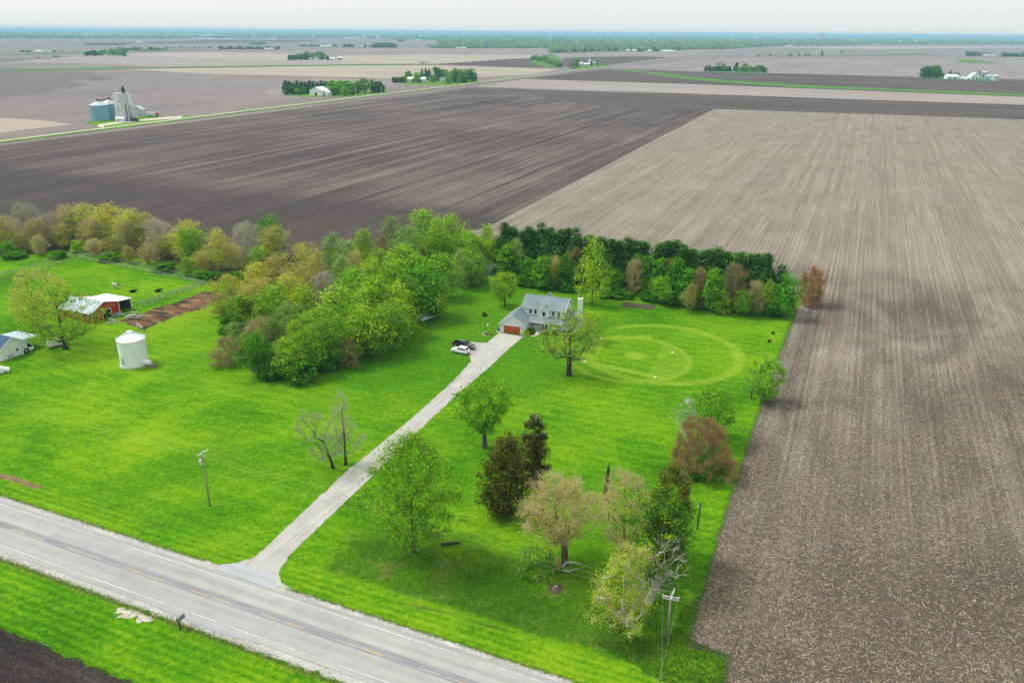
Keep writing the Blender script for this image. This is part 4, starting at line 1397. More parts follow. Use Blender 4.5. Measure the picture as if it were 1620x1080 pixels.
for xx in (8.6, 10.9, 13.2, 15.6):
    MB().box(xx - 0.08, xx + 0.08, 4.05, 4.21, 0.1, 2.45).build('porch_post', TRIM, house)
MB().box(6.71, 15.7, 3.95, 6.29, -0.1, 0.14).build('porch_floor', M_pad, house)
m = MB()
for zz in (0.55, 1.0):
    m.box(6.8, 9.6, 4.08, 4.14, zz, zz + 0.07)
for xx in np.arange(6.9, 9.6, 0.28):
    m.box(xx, xx + 0.04, 4.09, 4.13, 0.14, 1.0)
m.build('railing', TRIM, house)
MB().box(9.9, 10.9, 6.22, 6.30, 0.14, 2.25).build('front_door', plain('front_door', (0.10, 0.03, 0.02)), house)
for xx in (7.9, 12.4, 14.4):
    window(house, xx, 6.3, 1.45, 0.95, 1.3)
for xx in (6.35, 7.75, 12.6, 14.2):
    window(house, xx, 6.3, 4.5, 0.62, 1.15)
window(house, 10.2, 5.75, 4.35, 0.8, 1.2)
for yy in (9.0, 11.2):
    window(house, 15.6, yy, 4.6, 0.8, 1.1, '+x')
# garage door of four sections in a white frame
m = MB()
m.box(0.98, 1.12, -0.06, 0.02, 0.0, 2.28)
m.box(5.62, 5.76, -0.06, 0.02, 0.0, 2.28)
m.box(1.12, 5.62, -0.058, 0.02, 2.14, 2.28)
m.build('garage_door_frame', TRIM, house)
for i in range(4):
    MB().box(1.12, 5.62, -0.045, 0.01, 0.02 + i * 0.53, 0.02 + i * 0.53 + 0.515).build('garage_door_panel', ORANGE, house)
m = MB()
m.tube([(3.35, -0.05, 3.72), (3.35, 0.02, 3.72)], 0.36, 16)
m.build('gable_vent', TRIM, house)
for xx in (0.02, 6.68):
    MB().box(xx - 0.07, xx + 0.07, -0.05, 0.03, 0.0, 2.5).build('corner_board', TRIM, house)
for xx in (0.55, 6.2):
    MB().box(xx - 0.09, xx + 0.09, -0.18, 0.0, 1.75, 2.05).build('wall_lamp', BLACK, house)
# white sided chimney with shoulders and a flue cap
m = MB()
m.box(18.42, 19.75, 8.3, 10.4, -0.2, 4.3)
m.prism([(18.42, 8.3, 4.302), (19.75, 8.3, 4.302), (19.55, 8.7, 4.9), (18.62, 8.7, 4.9)], (0, 1.7, 0))
m.box(18.52, 19.6, 8.72, 9.98, 4.6, 8.5)
ch = m.build('chimney', S_white, house)
MB().box(18.45, 19.67, 8.65, 10.05, 8.5, 8.62).build('chimney_cap', TRIM, ch)
m = MB()
m.lathe([(0.16, 8.62), (0.16, 8.95), (0.26, 8.96), (0.26, 9.1)], 10, (19.05, 9.35, 0))
m.build('flue', BLACK, ch)
# front walk
M_walk = plain('walk_concrete', (0.52, 0.49, 0.43), 0.9, 0.2)


def hpt(x, y, z=0.0):
    a = math.radians(-19)
    return np.array([hp[0] + x * math.cos(a) - y * math.sin(a), hp[1] + x * math.sin(a) + y * math.cos(a), z])


sheet('front_walk', [hpt(*p) for p in ((6.3, -0.6), (8.6, -0.5), (9.6, 0.4), (10.0, 1.6), (10.1, 3.9), (8.9, 3.9), (8.8, 1.9), (8.2, 0.9), (6.3, 0.5))], 0.022, M_walk)
sheet('side_walk', [hpt(*p) for p in ((-1.0, -0.2), (-0.05, -0.2), (-0.05, 3.5), (-1.0, 3.5))], 0.022, M_walk)
sheet('planting_bed', [hpt(*p) for p in ((-4.0, -3.4), (-2.5, -4.2), (-1.6, -3.0), (-1.4, -1.0), (-2.6, -0.6), (-3.8, -1.4))], 0.018, plain('pale_mulch', (0.36, 0.27, 0.18), 0.95, var=0.3), jit=0.1, step=0.5)


def small_bush(x, y, h, w, leaf, label, seed, name='bush'):
    t = make_tree(seed, H=h, W=w, prof='shrub', clear=0.02, tips=46, leaves=60, lsize=0.10, spread=0.22, leaf=leaf, stems=4, trunk=0.03, seglen=0.3, lobe_amp=0.15)
    p = hpt(x, y)
    return plant(t, p, h, w, 0, name, label, None, 'bush')


small_bush(-2.3, -2.2, 1.1, 1.7, 'lime', 'clipped golden bush in the pale bed beside the garage', 601)
small_bush(7.3, 0.25, 1.3, 2.1, 'lime', 'clipped golden bush at the garage corner by the front walk', 602)
small_bush(7.7, 2.6, 1.2, 2.2, 'deep', 'dark green bush along the garage wall by the porch', 603)
small_bush(8.35, 1.35, 0.8, 1.1, 'cedar', 'small dark red-brown bush beside the front walk', 604)
small_bush(11.6, 3.0, 1.0, 1.6, 'olive', 'olive bush in front of the porch', 605)
small_bush(13.6, 3.0, 1.2, 1.8, 'green', 'green bush in front of the porch end', 606)
t = MB()
t.lathe([(0.28, 0), (0.30, 0.9), (0.31, 0.92), (0.31, 1.0), (0.05, 1.04)], 12)
bin_o = t.build('rubbish_bin', plain('blue_plastic', (0.02, 0.10, 0.42), 0.5), None)
bin_o.location = Vector(hpt(-0.55, 0.5, 0.02))
tag(bin_o, 'blue rubbish bin beside the garage wall', 'bin')
# garden pole with a hanging white ornament
o = empty('garden_pole', hpt(-3.4, -1.7, 0.018))
MB().tube([(0, 0, -0.1), (0, 0, 2.3), (0.15, 0, 2.6), (0.5, 0, 2.65)], 0.05, 8).build('pole', BLACK, o)
MB().lathe([(0.02, 1.9), (0.24, 2.0), (0.26, 2.3), (0.03, 2.55)], 10, (0.55, 0, 0)).build('lantern', TRIM, o)
tag(o, 'dark garden pole with white lantern in the bed by the garage', 'garden pole')
o = empty('garden_statue', hpt(-2.9, -3.3, 0.018))
m = MB()
m.lathe([(0.42, -0.05), (0.40, 0.15), (0.2, 0.2), (0.14, 0.7), (0.36, 0.8), (0.40, 0.9), (0.1, 0.86)], 14)
m.build('basin', plain('grey_stone', (0.22, 0.24, 0.27)), o)
tag(o, 'grey stone bird bath in the bed by the driveway', 'bird bath')
# ring bed and stump on the lawn
for (a, b, lb, kk) in ((868, 552, 'small shrub in a stone ring on the front lawn', 607), (766, 500, 'low dark shrub alone on the side lawn', 608), (1223, 528, 'dark tuft of weeds on the mown outfield', 609), (1217, 541, 'small dark seedling on the mown outfield', 610)):
    t = make_tree(kk, H=1.0, W=1.5, prof='shrub', clear=0.02, tips=30, leaves=36, lsize=0.11, spread=0.25, leaf='olive' if kk == 607 else 'cedar', stems=3, trunk=0.03, seglen=0.3)
    plant(t, G(a, b), 1.0 if kk < 609 else 0.7, 1.5 if kk < 609 else 0.9, 0, 'shrub', lb, None, 'shrub')
# bases of the diamond
for (bx_, by_), lb in (((17.4, 176.5), 'white home plate under the spreading oak branches'), ((32.9, 167.5), 'white base on the diamond beyond the mound, roadside corner'),
                       ((39.7, 182.7), 'white base in the mown infield arc'), ((22.9, 191.7), 'white base on the diamond beside the house')):
    o = MB().box(-0.26, 0.26, -0.26, 0.26, 0.0, 0.09).build('base_plate', TRIM)
    o.location = (bx_, by_, 0.0)
    o.rotation_euler = (0, 0, 0.5)
    md = o.modifiers.new('b', 'BEVEL')
    md.width = 0.03
    tag(o, lb, 'base')
# blue-grey garden shed among the trees
o = empty('garden_shed', G(770, 433), math.radians(-20))
gable(o, -2.2, 2.2, -1.6, 1.6, 2.2, 3.2, siding_mat('blue_grey_boards', (0.28, 0.34, 0.38)), R_grey, 'x', oh=0.15)
MB().box(-0.5, 0.5, -1.66, -1.6, 0, 1.9).build('door', TRIM, o)
tag(o, 'small blue-grey shed under the trees behind the house', 'shed')

# ================================================================== VEHICLES
def paint(name, col, rough=0.25):
    M = Mat(name, rough, 0.5)
    x, y, z = M.obj()
    n = M.noise(M.vec(x, y, z), 3, 3, 0.6)
    M.color(M.mix(n, tuple(c * 0.94 for c in col), col))
    M.b.inputs['Coat Weight'].default_value = 0.4
    M.b.inputs['Coat Roughness'].default_value = 0.08
    return M.m


RED_L = plain('tail_lamp', (0.45, 0.01, 0.01), 0.3, 0.5, var=0)
CLEAR = plain('head_lamp', (0.75, 0.78, 0.8), 0.2, 0.5, var=0)
RIM = plain('alloy_rim', (0.45, 0.46, 0.48), 0.35, 0.5)


def loft(secs):
    """closed surface through cross sections [(x, [(y, z)...])] of equal point count."""
    vs, fs = [], []
    n = len(secs[0][1])
    for x, ring in secs:
        vs += [(x, y, z) for y, z in ring]
    for i in range(len(secs) - 1):
        for k in range(n):
            k2 = (k + 1) % n
            fs.append((i * n + k, (i + 1) * n + k, (i + 1) * n + k2, i * n + k2))
    fs.append(tuple(range(n)))
    fs.append(tuple(range((len(secs) - 1) * n, len(secs) * n))[::-1])
    return vs, fs


def sec(x, w, z0, z1, r=0.12):
    return (x, [(-w, z0 + r), (-w + r, z0), (w - r, z0), (w, z0 + r), (w * 1.0, z0 + (z1 - z0) * 0.6), (w - r * 0.9, z1), (-w + r * 0.9, z1), (-w, z0 + (z1 - z0) * 0.6)])


def wheels(root, xs, half, R, wd=0.24):
    for x in xs:
        for s in (-1, 1):
            w = MB()
            w.tube([(x, s * (half - wd), R), (x, s * (half - wd * 0.9), R), (x, s * half, R)], [R * 0.94, R, R * 0.94], 18)
            t = w.build('tyre', RUBBER, root)
            MB().tube([(x, s * (half - 0.02), R), (x, s * (half + 0.015), R)], R * 0.6, 14).build('rim', RIM, t)


def cabin(root, base, top, zb, zt, wb, wt, pm, split, name='cab'):
    """greenhouse: roof and pillars in paint, glass set just proud. base/top = (rear x, front x)."""
    b0, b1 = base
    t0, t1 = top
    m = MB()
    vs = [(b0, -wb, zb), (b1, -wb, zb), (b1, wb, zb), (b0, wb, zb), (t0, -wt, zt), (t1, -wt, zt), (t1, wt, zt), (t0, wt, zt)]
    m.add(vs, [(0, 3, 2, 1), (4, 5, 6, 7), (0, 1, 5, 4), (1, 2, 6, 5), (2, 3, 7, 6), (3, 0, 4, 7)])
    o = m.build(name, pm, root)
    bv = o.modifiers.new('b', 'BEVEL')
    bv.width, bv.segments = 0.07, 2
    V = [np.array(v) for v in vs]

    def pane(a, b, c, d, u0, u1, v0, v1, nm, e=0.018):
        def P(u, v):
            lo, hi = a + (b - a) * u, d + (c - d) * u
            return lo + (hi - lo) * v
        q = [P(u0, v0), P(u1, v0), P(u1, v1), P(u0, v1)]
        n = np.cross(q[1] - q[0], q[3] - q[0])
        n /= np.linalg.norm(n)
        if np.dot(n, q[0] - np.array([(b0 + b1) / 2, 0, (zb + zt) / 2])) < 0:
            n = -n
        mm = MB()
        mm.prism([p + n * e for p in q], -n * 0.03)
        mm.build(nm, GLASS, root)
    pane(V[1], V[2], V[6], V[5], 0.06, 0.94, 0.10, 0.92, 'windscreen')
    pane(V[3], V[0], V[4], V[7], 0.10, 0.90, 0.22, 0.88, 'rear_window')
    for (a, b, c, d) in ((V[0], V[1], V[5], V[4]), (V[3], V[2], V[6], V[7])):
        for (u0, u1) in split:
            pane(a, b, c, d, u0, u1, 0.16, 0.86, 'side_window')


def mirrors(root, x, w, z, pm):
    for s in (-1, 1):
        MB().box(x - 0.07, x + 0.07, min(s * w, s * (w + 0.2)), max(s * w, s * (w + 0.2)), z, z + 0.17).build('mirror', pm, root)


# white SUV, nose towards the left of the picture
sv = (G(718.5, 559.5) + G(733, 562.5)) / 2
a, b = G(717.0, 558.0), G(733.5, 561.6)
ang = math.atan2(a[1] - b[1], a[0] - b[0])
mid = (a + b) / 2 + np.array([math.cos(ang + 1.5708), math.sin(ang + 1.5708), 0]) * -0.95
suv = empty('parked_suv', (mid[0], mid[1], 0.012), ang)
tag(suv, 'white sport utility vehicle parked on the grass beside the driveway', 'car')
PW = paint('white_car_paint', (0.80, 0.81, 0.82))
vs, fs = loft([sec(-2.36, 0.80, 0.42, 0.98), sec(-2.2, 0.92, 0.32, 1.08), sec(-0.6, 0.95, 0.28, 1.08), sec(0.9, 0.95, 0.28, 1.06), sec(1.9, 0.92, 0.30, 0.98), sec(2.25, 0.84, 0.36, 0.86), sec(2.38, 0.66, 0.45, 0.72)])
MB().add(vs, fs).build('body', PW, suv)
cabin(suv, (-2.22, 1.15), (-1.75, 0.25), 1.04, 1.72, 0.90, 0.70, PW, ((0.06, 0.22), (0.26, 0.52), (0.56, 0.80)))
wheels(suv, (-1.42, 1.40), 0.96, 0.36)
for s in (-1, 1):
    MB().box(-2.40, -2.16, s * 0.78 - 0.10, s * 0.78 + 0.10, 0.86, 1.10).build('tail_light', RED_L, suv)
    MB().box(2.05, 2.30, s * 0.68 - 0.13, s * 0.68 + 0.13, 0.70, 0.84).build('headlight', CLEAR, suv)
mirrors(suv, 0.85, 0.93, 1.08, PW)
MB().box(-2.42, -2.30, -0.72, 0.72, 0.36, 0.56).build('rear_bumper', BLACK, suv)

# black pickup, nose towards the right
a, b = G(720, 552.0), G(745, 556.5)
ang2 = math.atan2(b[1] - a[1], b[0] - a[0])
mid = (G(718, 547.3) + G(750, 551.3)) / 2
pk = empty('parked_pickup', (mid[0], mid[1], 0.012), ang)
pk.rotation_euler[2] = ang + math.pi + math.radians(-3)
tag(pk, 'black pickup truck parked beside the white car', 'pickup')
PB = paint('black_car_paint', (0.018, 0.019, 0.022), 0.2)
vs, fs = loft([sec(-0.9, 0.97, 0.42, 1.18), sec(1.2, 0.97, 0.40, 1.18), sec(2.4, 0.96, 0.42, 1.14), sec(2.8, 0.90, 0.45, 1.08), sec(2.95, 0.80, 0.5, 0.98)])
MB().add(vs, fs).build('body', PB, pk)
m = MB()
m.box(-2.95, -0.88, -0.96, -0.86, 0.45, 1.16).box(-2.95, -0.88, 0.86, 0.96, 0.45, 1.16).box(-2.95, -2.86, -0.86, 0.86, 0.45, 1.15).box(-2.86, -0.9, -0.86, 0.86, 0.5, 0.62)
m.build('cargo_bed', PB, pk)
cabin(pk, (-1.0, 1.35), (-0.80, 0.55), 1.14, 1.86, 0.92, 0.74, PB, ((0.10, 0.40), (0.44, 0.74)))
wheels(pk, (-1.85, 1.95), 0.98, 0.41, 0.28)
for s in (-1, 1):
    MB().box(-2.98, -2.90, s * 0.88 - 0.07, s * 0.88 + 0.07, 0.75, 1.08).build('tail_light', RED_L, pk)
    MB().box(2.80, 2.96, s * 0.66 - 0.16, s * 0.66 + 0.16, 0.78, 0.96).build('headlight', CLEAR, pk)
mirrors(pk, 0.95, 0.95, 1.2, PB)
MB().box(2.9, 3.02, -0.45, 0.45, 0.66, 0.98).build('grille', RIM, pk)
MB().box(2.88, 3.06, -0.85, 0.85, 0.42, 0.60).build('front_bumper', BLACK, pk)
MB().box(-3.1, -2.95, -0.85, 0.85, 0.42, 0.58).build('rear_bumper', RIM, pk)

# pontoon boat hull half under the trees
a, b = G(668, 509), G(687, 502)
ang3 = math.atan2(b[1] - a[1], b[0] - a[0])
pb = empty('pontoon_boat', (a[0], a[1], 0), ang3)
tag(pb, 'white pontoon boat parked at the edge of the wood', 'boat')
for yy in (0.15, 2.1):
    MB().tube([(-0.3, yy, 0.5), (-0.15, yy, 0.5), (0.15, yy, 0.5), (5.6, yy, 0.5), (6.2, yy, 0.6), (6.6, yy, 0.72)], [0.08, 0.30, 0.42, 0.42, 0.3, 0.06], 12).build('pontoon', R_white, pb, True)
MB().box(1.5, 5.6, -0.1, 2.35, 0.92, 1.02).build('deck', STEEL, pb)

# ================================================================== LEFT FARM
# grain bin
gb = empty('grain_bin', G(204, 579.5) + EN * 1.8, 0)
tag(gb, 'white corrugated grain bin with conical roof on the lawn', 'grain bin')
BR = 3.05
prof = [(BR, 0.15)]
for i in range(1, 29):
    prof.append((BR + (0.035 if i % 2 else 0.0), 0.15 + i * 0.225))
BH = prof[-1][1]
bw = MB().lathe(prof, 48).build('wall', ribbed_mat('white_bin_steel', (0.82, 0.85, 0.87), 0.47), gb)
MB().lathe([(BR + 0.35, -0.15), (BR + 0.32, 0.16)], 40).build('foundation', M_pad, gb)
rf = MB().lathe([(BR + 0.16, BH - 0.04), (BR + 0.14, BH + 0.04), (0.62, BH + 1.55), (0.58, BH + 1.59)], 32).build('roof', plain('white_roof_steel', (0.82, 0.84, 0.86), 0.45), gb)
for k in range(32):
    w = 2 * math.pi * k / 32
    c, s = math.cos(w), math.sin(w)
    MB().tube([(c * (BR + 0.14), s * (BR + 0.14), BH + 0.07), (c * 0.62, s * 0.62, BH + 1.58)], 0.035, 4).build('roof_rib', STEEL, rf)
MB().lathe([(0.72, BH + 1.5), (0.7, BH + 1.72), (0.25, BH + 1.88)], 20).build('roof_cap', TRIM, rf)
a0 = math.radians(-115)
d0 = np.array([math.cos(a0), math.sin(a0), 0]) * BR
tn = np.array([-math.sin(a0), math.cos(a0), 0])
MB().obox(d0 * 1.012 + np.array([0, 0, 1.7]), tn * 0.42, unit(d0) * 0.05, (0, 0, 0.75)).build('access_door', plain('grey_hatch', (0.36, 0.45, 0.45)), gb)
ld = math.radians(190)
dv = np.array([math.cos(ld), math.sin(ld), 0])
tv = np.array([-dv[1], dv[0], 0])
m = MB()
for s in (-0.2, 0.2):
    m.tube([dv * (BR + 0.2) + tv * s + np.array([0, 0, 0.8]), dv * (BR + 0.2) + tv * s + np.array([0, 0, BH + 0.7])], 0.03, 5)
for zz in np.arange(1, BH + 0.5, 0.35):
    m.tube([dv * (BR + 0.2) - tv * 0.2 + np.array([0, 0, zz]), dv * (BR + 0.2) + tv * 0.2 + np.array([0, 0, zz])], 0.02, 4)
m.build('ladder', STEEL, gb)
m = MB()
e0 = math.radians(-22)
ev = np.array([math.cos(e0), math.sin(e0), 0])
m.tube([ev * (BR - 0.2) + np.array([0, 0, 0.9]), ev * (BR + 1.2) + np.array([0, 0, 1.15])], [0.62, 0.38], 12)
m.tube([ev * (BR + 1.1) + np.array([0, 0, 1.15]), ev * (BR + 1.9) + np.array([0, 0, 1.15])], 0.55, 14)
m.build('dryer_fan', TRIM, gb)
MB().obox(ev * (BR + 2.2) + np.array([0, 0, 0.35]), ev * 1.0, np.cross(ev, (0, 0, 1)) * 0.5, (0, 0, 0.36)).build('fan_base', WOOD, gb)

# red barn with open lean-to
bo = G(80 + 560 / 9, 450 + 540 / 9) + ER * 1.0
barn = empty('barn', bo, RA)
tag(barn, 'red barn with white and blue metal roofs and an open lean-to', 'barn')
m = MB()
m.prism([(-12, 0, -0.2), (-12, 9.0, -0.2), (-12, 9.0, 3.35), (-12, 4.3, 4.6), (-12, 0, 2.6)], (11.95, 0, 0))
m.build('wall', S_red, barn)
m = MB()
m.slab([(-12.3, -0.4, 2.55), (0.4, -0.4, 2.55), (0.4, 4.3, 4.8), (-12.3, 4.3, 4.8)], 0.12)
r1 = m.build('front_roof', R_pale, barn)
r1['label'] = 'pale blue metal roof slope'
m = MB()
m.slab([(0.42, 13.4, 3.15), (-9.5, 13.4, 3.15), (-9.5, 9.0, 3.57), (0.42, 9.0, 3.57)], 0.12)
m.slab([(0.42, 8.99, 3.58), (-9.5, 8.99, 3.58), (-9.5, 4.31, 4.81), (0.42, 4.31, 4.81)], 0.12)
r2 = m.build('rear_roof', R_white, barn)
r2['label'] = 'white metal roof slope over the lean-to'
for yy in (9.1, 13.2):
    MB().box(-0.18, 0.0, yy - 0.1, yy + 0.1, -0.1, 3.05 if yy > 10 else 3.4).build('post', TRIM, barn)
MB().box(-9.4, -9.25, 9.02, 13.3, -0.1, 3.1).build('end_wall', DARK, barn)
MB().box(-9.24, -0.2, 13.2, 13.3, -0.1, 3.0).build('back_wall', plain('teal_grey_boards', (0.07, 0.10, 0.11)), barn)
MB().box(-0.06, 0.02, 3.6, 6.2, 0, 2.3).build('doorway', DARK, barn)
m = MB()
m.box(-0.05, 0.06, 3.46, 3.60, 0, 2.45).box(-0.05, 0.06, 6.2, 6.34, 0, 2.45).box(-0.05, 0.062, 3.60, 6.2, 2.3, 2.45)
m.build('door_trim', TRIM, barn)
MB().box(-0.05, 0.05, -0.02, 0.12, 0, 2.6).build('corner_board', TRIM, barn)
for xx in (-1.6, -3.4, -6.5):
    window(barn, xx, 0.0, 1.4, 0.7, 0.7)
# scrap and gates round the barn
def junk(name, p, rz, label, cat, seed, n, size, mats):
    r = np.random.default_rng(seed)
    o = empty(name, p, rz)
    for i in range(n):
        m = MB()
        L = size * r.uniform(0.5, 1.0)
        a = r.uniform(-0.35, 0.35)
        c = np.array([r.uniform(-0.3, 0.3) * size, r.uniform(-0.35, 0.35) * size, 0.08 + 0.16 * i * 0.7])
        m.obox(c, (L / 2 * math.cos(a), L / 2 * math.sin(a), r.uniform(-0.05, 0.12) * L), (-0.14 * math.sin(a), 0.14 * math.cos(a), 0), (0, 0, 0.04))
        m.build('board', mats[i % len(mats)], o)
    return tag(o, label, cat)


W_GREY = plain('bleached_boards', (0.50, 0.48, 0.45), 0.9, 0.1, var=0.3, scale=2)
junk('board_pile', G(212, 502), 0.2, 'pile of bleached boards beside the barn lean-to', 'board pile', 5, 11, 4.0, [W_GREY, W_GREY, WOOD])
junk('scrap_pile', G(190, 500), 0.9, 'heap of blue-grey scrap in front of the red barn door', 'scrap', 6, 8, 2.6, [STEEL, plain('teal_scrap', (0.12, 0.35, 0.38)), W_GREY])
junk('board_pile', G(172, 512), 0.5, 'pale wooden stack below the barn by the gate', 'board pile', 7, 6, 1.8, [W_GREY, WOOD])


def fence(pts, label, spacing=4.0, h=1.25, rails=3, closed=False, mat=WOOD, name='fence', group=None, thick=0.055):
    P = [np.asarray(p, float) for p in pts]
    o = empty(name, P[0])
    posts = []
    for i in range(len(P) - 1):
        L = np.linalg.norm(P[i + 1] - P[i])
        n = max(1, int(round(L / spacing)))
        for k in range(n):
            posts.append(P[i] + (P[i + 1] - P[i]) * k / n)
    posts.append(P[-1])
    pm = MB().box(-0.07, 0.07, -0.07, 0.07, -0.2, h).mesh('post', mat)
    for q in posts:
        c = link('post', pm, o)
        c.location = Vector(q - P[0])
    for i in range(len(P) - 1):
        for k in range(rails):
            z = h * (0.35 + 0.58 * k / max(1, rails - 1))
            m = MB()
            m.tube([P[i] - P[0] + np.array([0, 0, z]), P[i + 1] - P[0] + np.array([0, 0, z])], thick, 4)
            m.build('rail', mat, o)
    return tag(o, label, 'fence', group)


W_FEN = plain('grey_fence_wood', (0.30, 0.29, 0.25), 0.95, 0.1, var=0.3)
fence(px((-60, 462), (0, 448), (55, 436), (123, 406)), 'grey rail fence along the near side of the paddock hedgerow')
fence(px((-60, 449), (0, 437), (55, 424), (118, 401)), 'second rail fence running beside the paddock lane', mat=W_FEN)
fence(px((125, 403), (230, 423), (336, 446)), 'pale rail fence along the back of the paddock under the trees', mat=W_FEN)
fence(px((122, 409), (228, 430), (326, 450)), 'grey inner fence along the back of the paddock', mat=W_FEN)
fence(px((336, 448), (280, 466), (226, 486)), 'grey rail fence between the paddock and the barnyard', mat=W_FEN)
fence(px((324, 449), (270, 466), (216, 484)), 'inner paddock fence ending at the barn lean-to', mat=W_FEN)
fence(px((228, 523), (286, 500), (342, 484)), 'low wire fence along the edge of the barnyard', spacing=6, rails=2, thick=0.02)
fence(px((174, 510), (185, 513)), 'short pale plank fence panel by the wooden stack', spacing=1.3, rails=4, mat=W_GREY, thick=0.07, h=1.4)
fence(px((216, 517), (226, 522.5)), 'weathered plank gate panel at the barnyard corner', spacing=1.3, rails=4, mat=W_GREY, thick=0.07, h=1.4)

# white cottage with blue roof at the left
wa, wb_ = G(3, 571.5), G(45, 556)
cw = np.linalg.norm(wb_ - wa)
ca = math.atan2(wb_[1] - wa[1], wb_[0] - wa[0])
cot = empty('cottage', wa, ca)
tag(cot, 'white cottage with dark blue roof and pale carport', 'house')
gable(cot, 0.0, cw, 0.0, 12.0, 2.7, 4.9, S_white, R_blue, 'y', oh=0.3)
m = MB()
m.slab([(cw - 1.2, 0.6, 3.3), (cw + 4.0, 0.6, 2.75), (cw + 4.0, 8.5, 2.75), (cw - 1.2, 8.5, 3.3)], 0.12)
m.build('carport_roof', R_pale, cot)
for yy in (0.8, 4.5, 8.3):
    MB().box(cw + 3.8, cw + 3.92, yy - 0.06, yy + 0.06, -0.1, 2.7).build('carport_post', TRIM, cot)
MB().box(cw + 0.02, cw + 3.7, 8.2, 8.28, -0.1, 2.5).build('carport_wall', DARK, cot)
window(cot, cw * 0.62, 0.0, 1.45, 0.5, 0.8)
MB().box(cw * 0.22, cw * 0.45, -0.04, 0.01, 0.05, 1.0).build('wall_panel', plain('beige_panel', (0.55, 0.52, 0.45)), cot)
MB().box(cw * 0.38, cw * 0.5, -0.035, 0.01, 2.4, 3.4).build('loft_hatch', TRIM, cot)
MB().lathe([(0.12, 4.2), (0.12, 5.6), (0.2, 5.62), (0.2, 5.75)], 10, (cw * 0.3, 9.0, 0)).build('flue_pipe', STEEL, cot)
ud, vd = np.array([math.cos(ca), math.sin(ca), 0]), np.array([-math.sin(ca), math.cos(ca), 0])


def cpt(x, y, z=0):
    return wa + ud * x + vd * y + np.array([0, 0, z])


t = MB()
ring = [(0.55 * math.cos(w), 0, 0.62 + 0.55 * math.sin(w)) for w in np.linspace(0, 2 * math.pi, 19)[:-1]]
t.tube(ring + [ring[0]], 0.17, 8, cap=False)
ty = t.build('tractor_tyre', RUBBER, None, True)
ty.location = Vector(cpt(cw * 0.88, -0.42))
ty.rotation_euler = (0.25, 0, ca)
tag(ty, 'old black tyre leaning on the white cottage wall', 'tyre')
for i, (xx, lb) in enumerate(((0.75, 'white bucket at the cottage wall beside the tyre'), (0.28, 'pale blue barrel at the cottage wall'))):
    b_ = MB().lathe([(0.2, 0), (0.24, 0.6), (0.25, 0.62), (0.2, 0.6)], 12).build('bucket' if i == 0 else 'barrel', TRIM if i == 0 else R_pale)
    b_.location = Vector(cpt(cw * xx, -0.4))
    b_.scale = (1, 1, 0.7 + i * 0.6)
    tag(b_, lb, 'bucket' if i == 0 else 'barrel')
# boat bow propped under the carport
o = empty('parked_boat', cpt(cw + 0.5, -0.3), ca + 1.1)
vs, fs = loft([(0, [(-0.7, 0.5), (0, 0.25), (0.7, 0.5), (0.75, 1.0), (-0.75, 1.0)]), (2.5, [(-0.7, 0.55), (0, 0.3), (0.7, 0.55), (0.72, 1.05), (-0.72, 1.05)]), (4.0, [(-0.1, 0.9), (0, 0.8), (0.1, 0.9), (0.12, 1.2), (-0.12, 1.2)])])
MB().add(vs, fs).build('hull', TRIM, o)
MB().box(0.3, 2.4, -0.5, 0.5, 1.06, 1.12).build('seat', DARK, o)
MB().box(0.6, 2.2, -0.55, 0.55, 0.0, 0.32).build('trailer_frame', BLACK, o)
tag(o, 'small white boat on a trailer in front of the carport', 'boat')
# white van under the big tree
a, b = G(83, 551), G(103, 546.5)
va = math.atan2(b[1] - a[1], b[0] - a[0])
van = empty('parked_van', ((a + b) / 2) + np.array([-math.sin(va), math.cos(va), 0]) * 1.0, va)
tag(van, 'white van with rusty sills parked under the big spreading tree', 'van')
vs, fs = loft([sec(-2.2, 0.9, 0.45, 1.5), sec(-2.0, 0.98, 0.40, 1.95), sec(0.8, 0.98, 0.40, 1.98), sec(1.5, 0.95, 0.42, 1.5), sec(2.2, 0.92, 0.45, 1.15), sec(2.4, 0.8, 0.5, 0.9)])
MB().add(vs, fs).build('body', PW, van)
wheels(van, (-1.4, 1.55), 0.97, 0.36)
MB().box(-2.1, 2.1, -0.985, -0.93, 0.36, 0.46).build('sill', plain('rust', (0.22, 0.07, 0.03)), van)
for s in (-1, 1):
    MB().box(-0.2, 0.8, s * 0.985 - 0.02, s * 0.985 + 0.02, 1.25, 1.7).build('side_window', GLASS, van)
MB().obox((1.22, 0, 1.76), (0.30, 0, -0.20), (0, 0.75, 0), (0.02, 0, 0.03)).build('windscreen', GLASS, van)
for s in (-1, 1):
    MB().box(2.30, 2.44, s * 0.6 - 0.12, s * 0.6 + 0.12, 0.75, 0.9).build('headlight', CLEAR, van)
# covered car cut by the left edge
o = empty('covered_car', G(-2, 590), 0.6)
vs, fs = loft([sec(-2.0, 0.7, 0.1, 0.7), sec(-1.7, 0.9, 0.06, 1.0), sec(-0.6, 0.92, 0.06, 1.5), sec(0.6, 0.92, 0.06, 1.5), sec(1.4, 0.9, 0.06, 1.0), sec(2.2, 0.75, 0.1, 0.8)])
MB().add(vs, fs).build('body', PW, o)
wheels(o, (-1.3, 1.3), 0.94, 0.32)
tag(o, 'white car parked on the grass in front of the cottage', 'car')
# small hive boxes at the hedgerow corner
o = empty('beehive', G(343, 440), 0.2)
MB().box(-0.6, 0.6, -0.5, 0.5, 0.1, 1.3).build('box', TRIM, o)
MB().box(-0.7, 0.7, -0.6, 0.6, 1.3, 1.4).build('lid', W_GREY, o)
MB().box(-0.2, 0.2, -0.53, -0.5, 0.3, 0.9).build('entrance', DARK, o)
tag(o, 'small white box hive at the corner of the paddock fence', 'beehive')


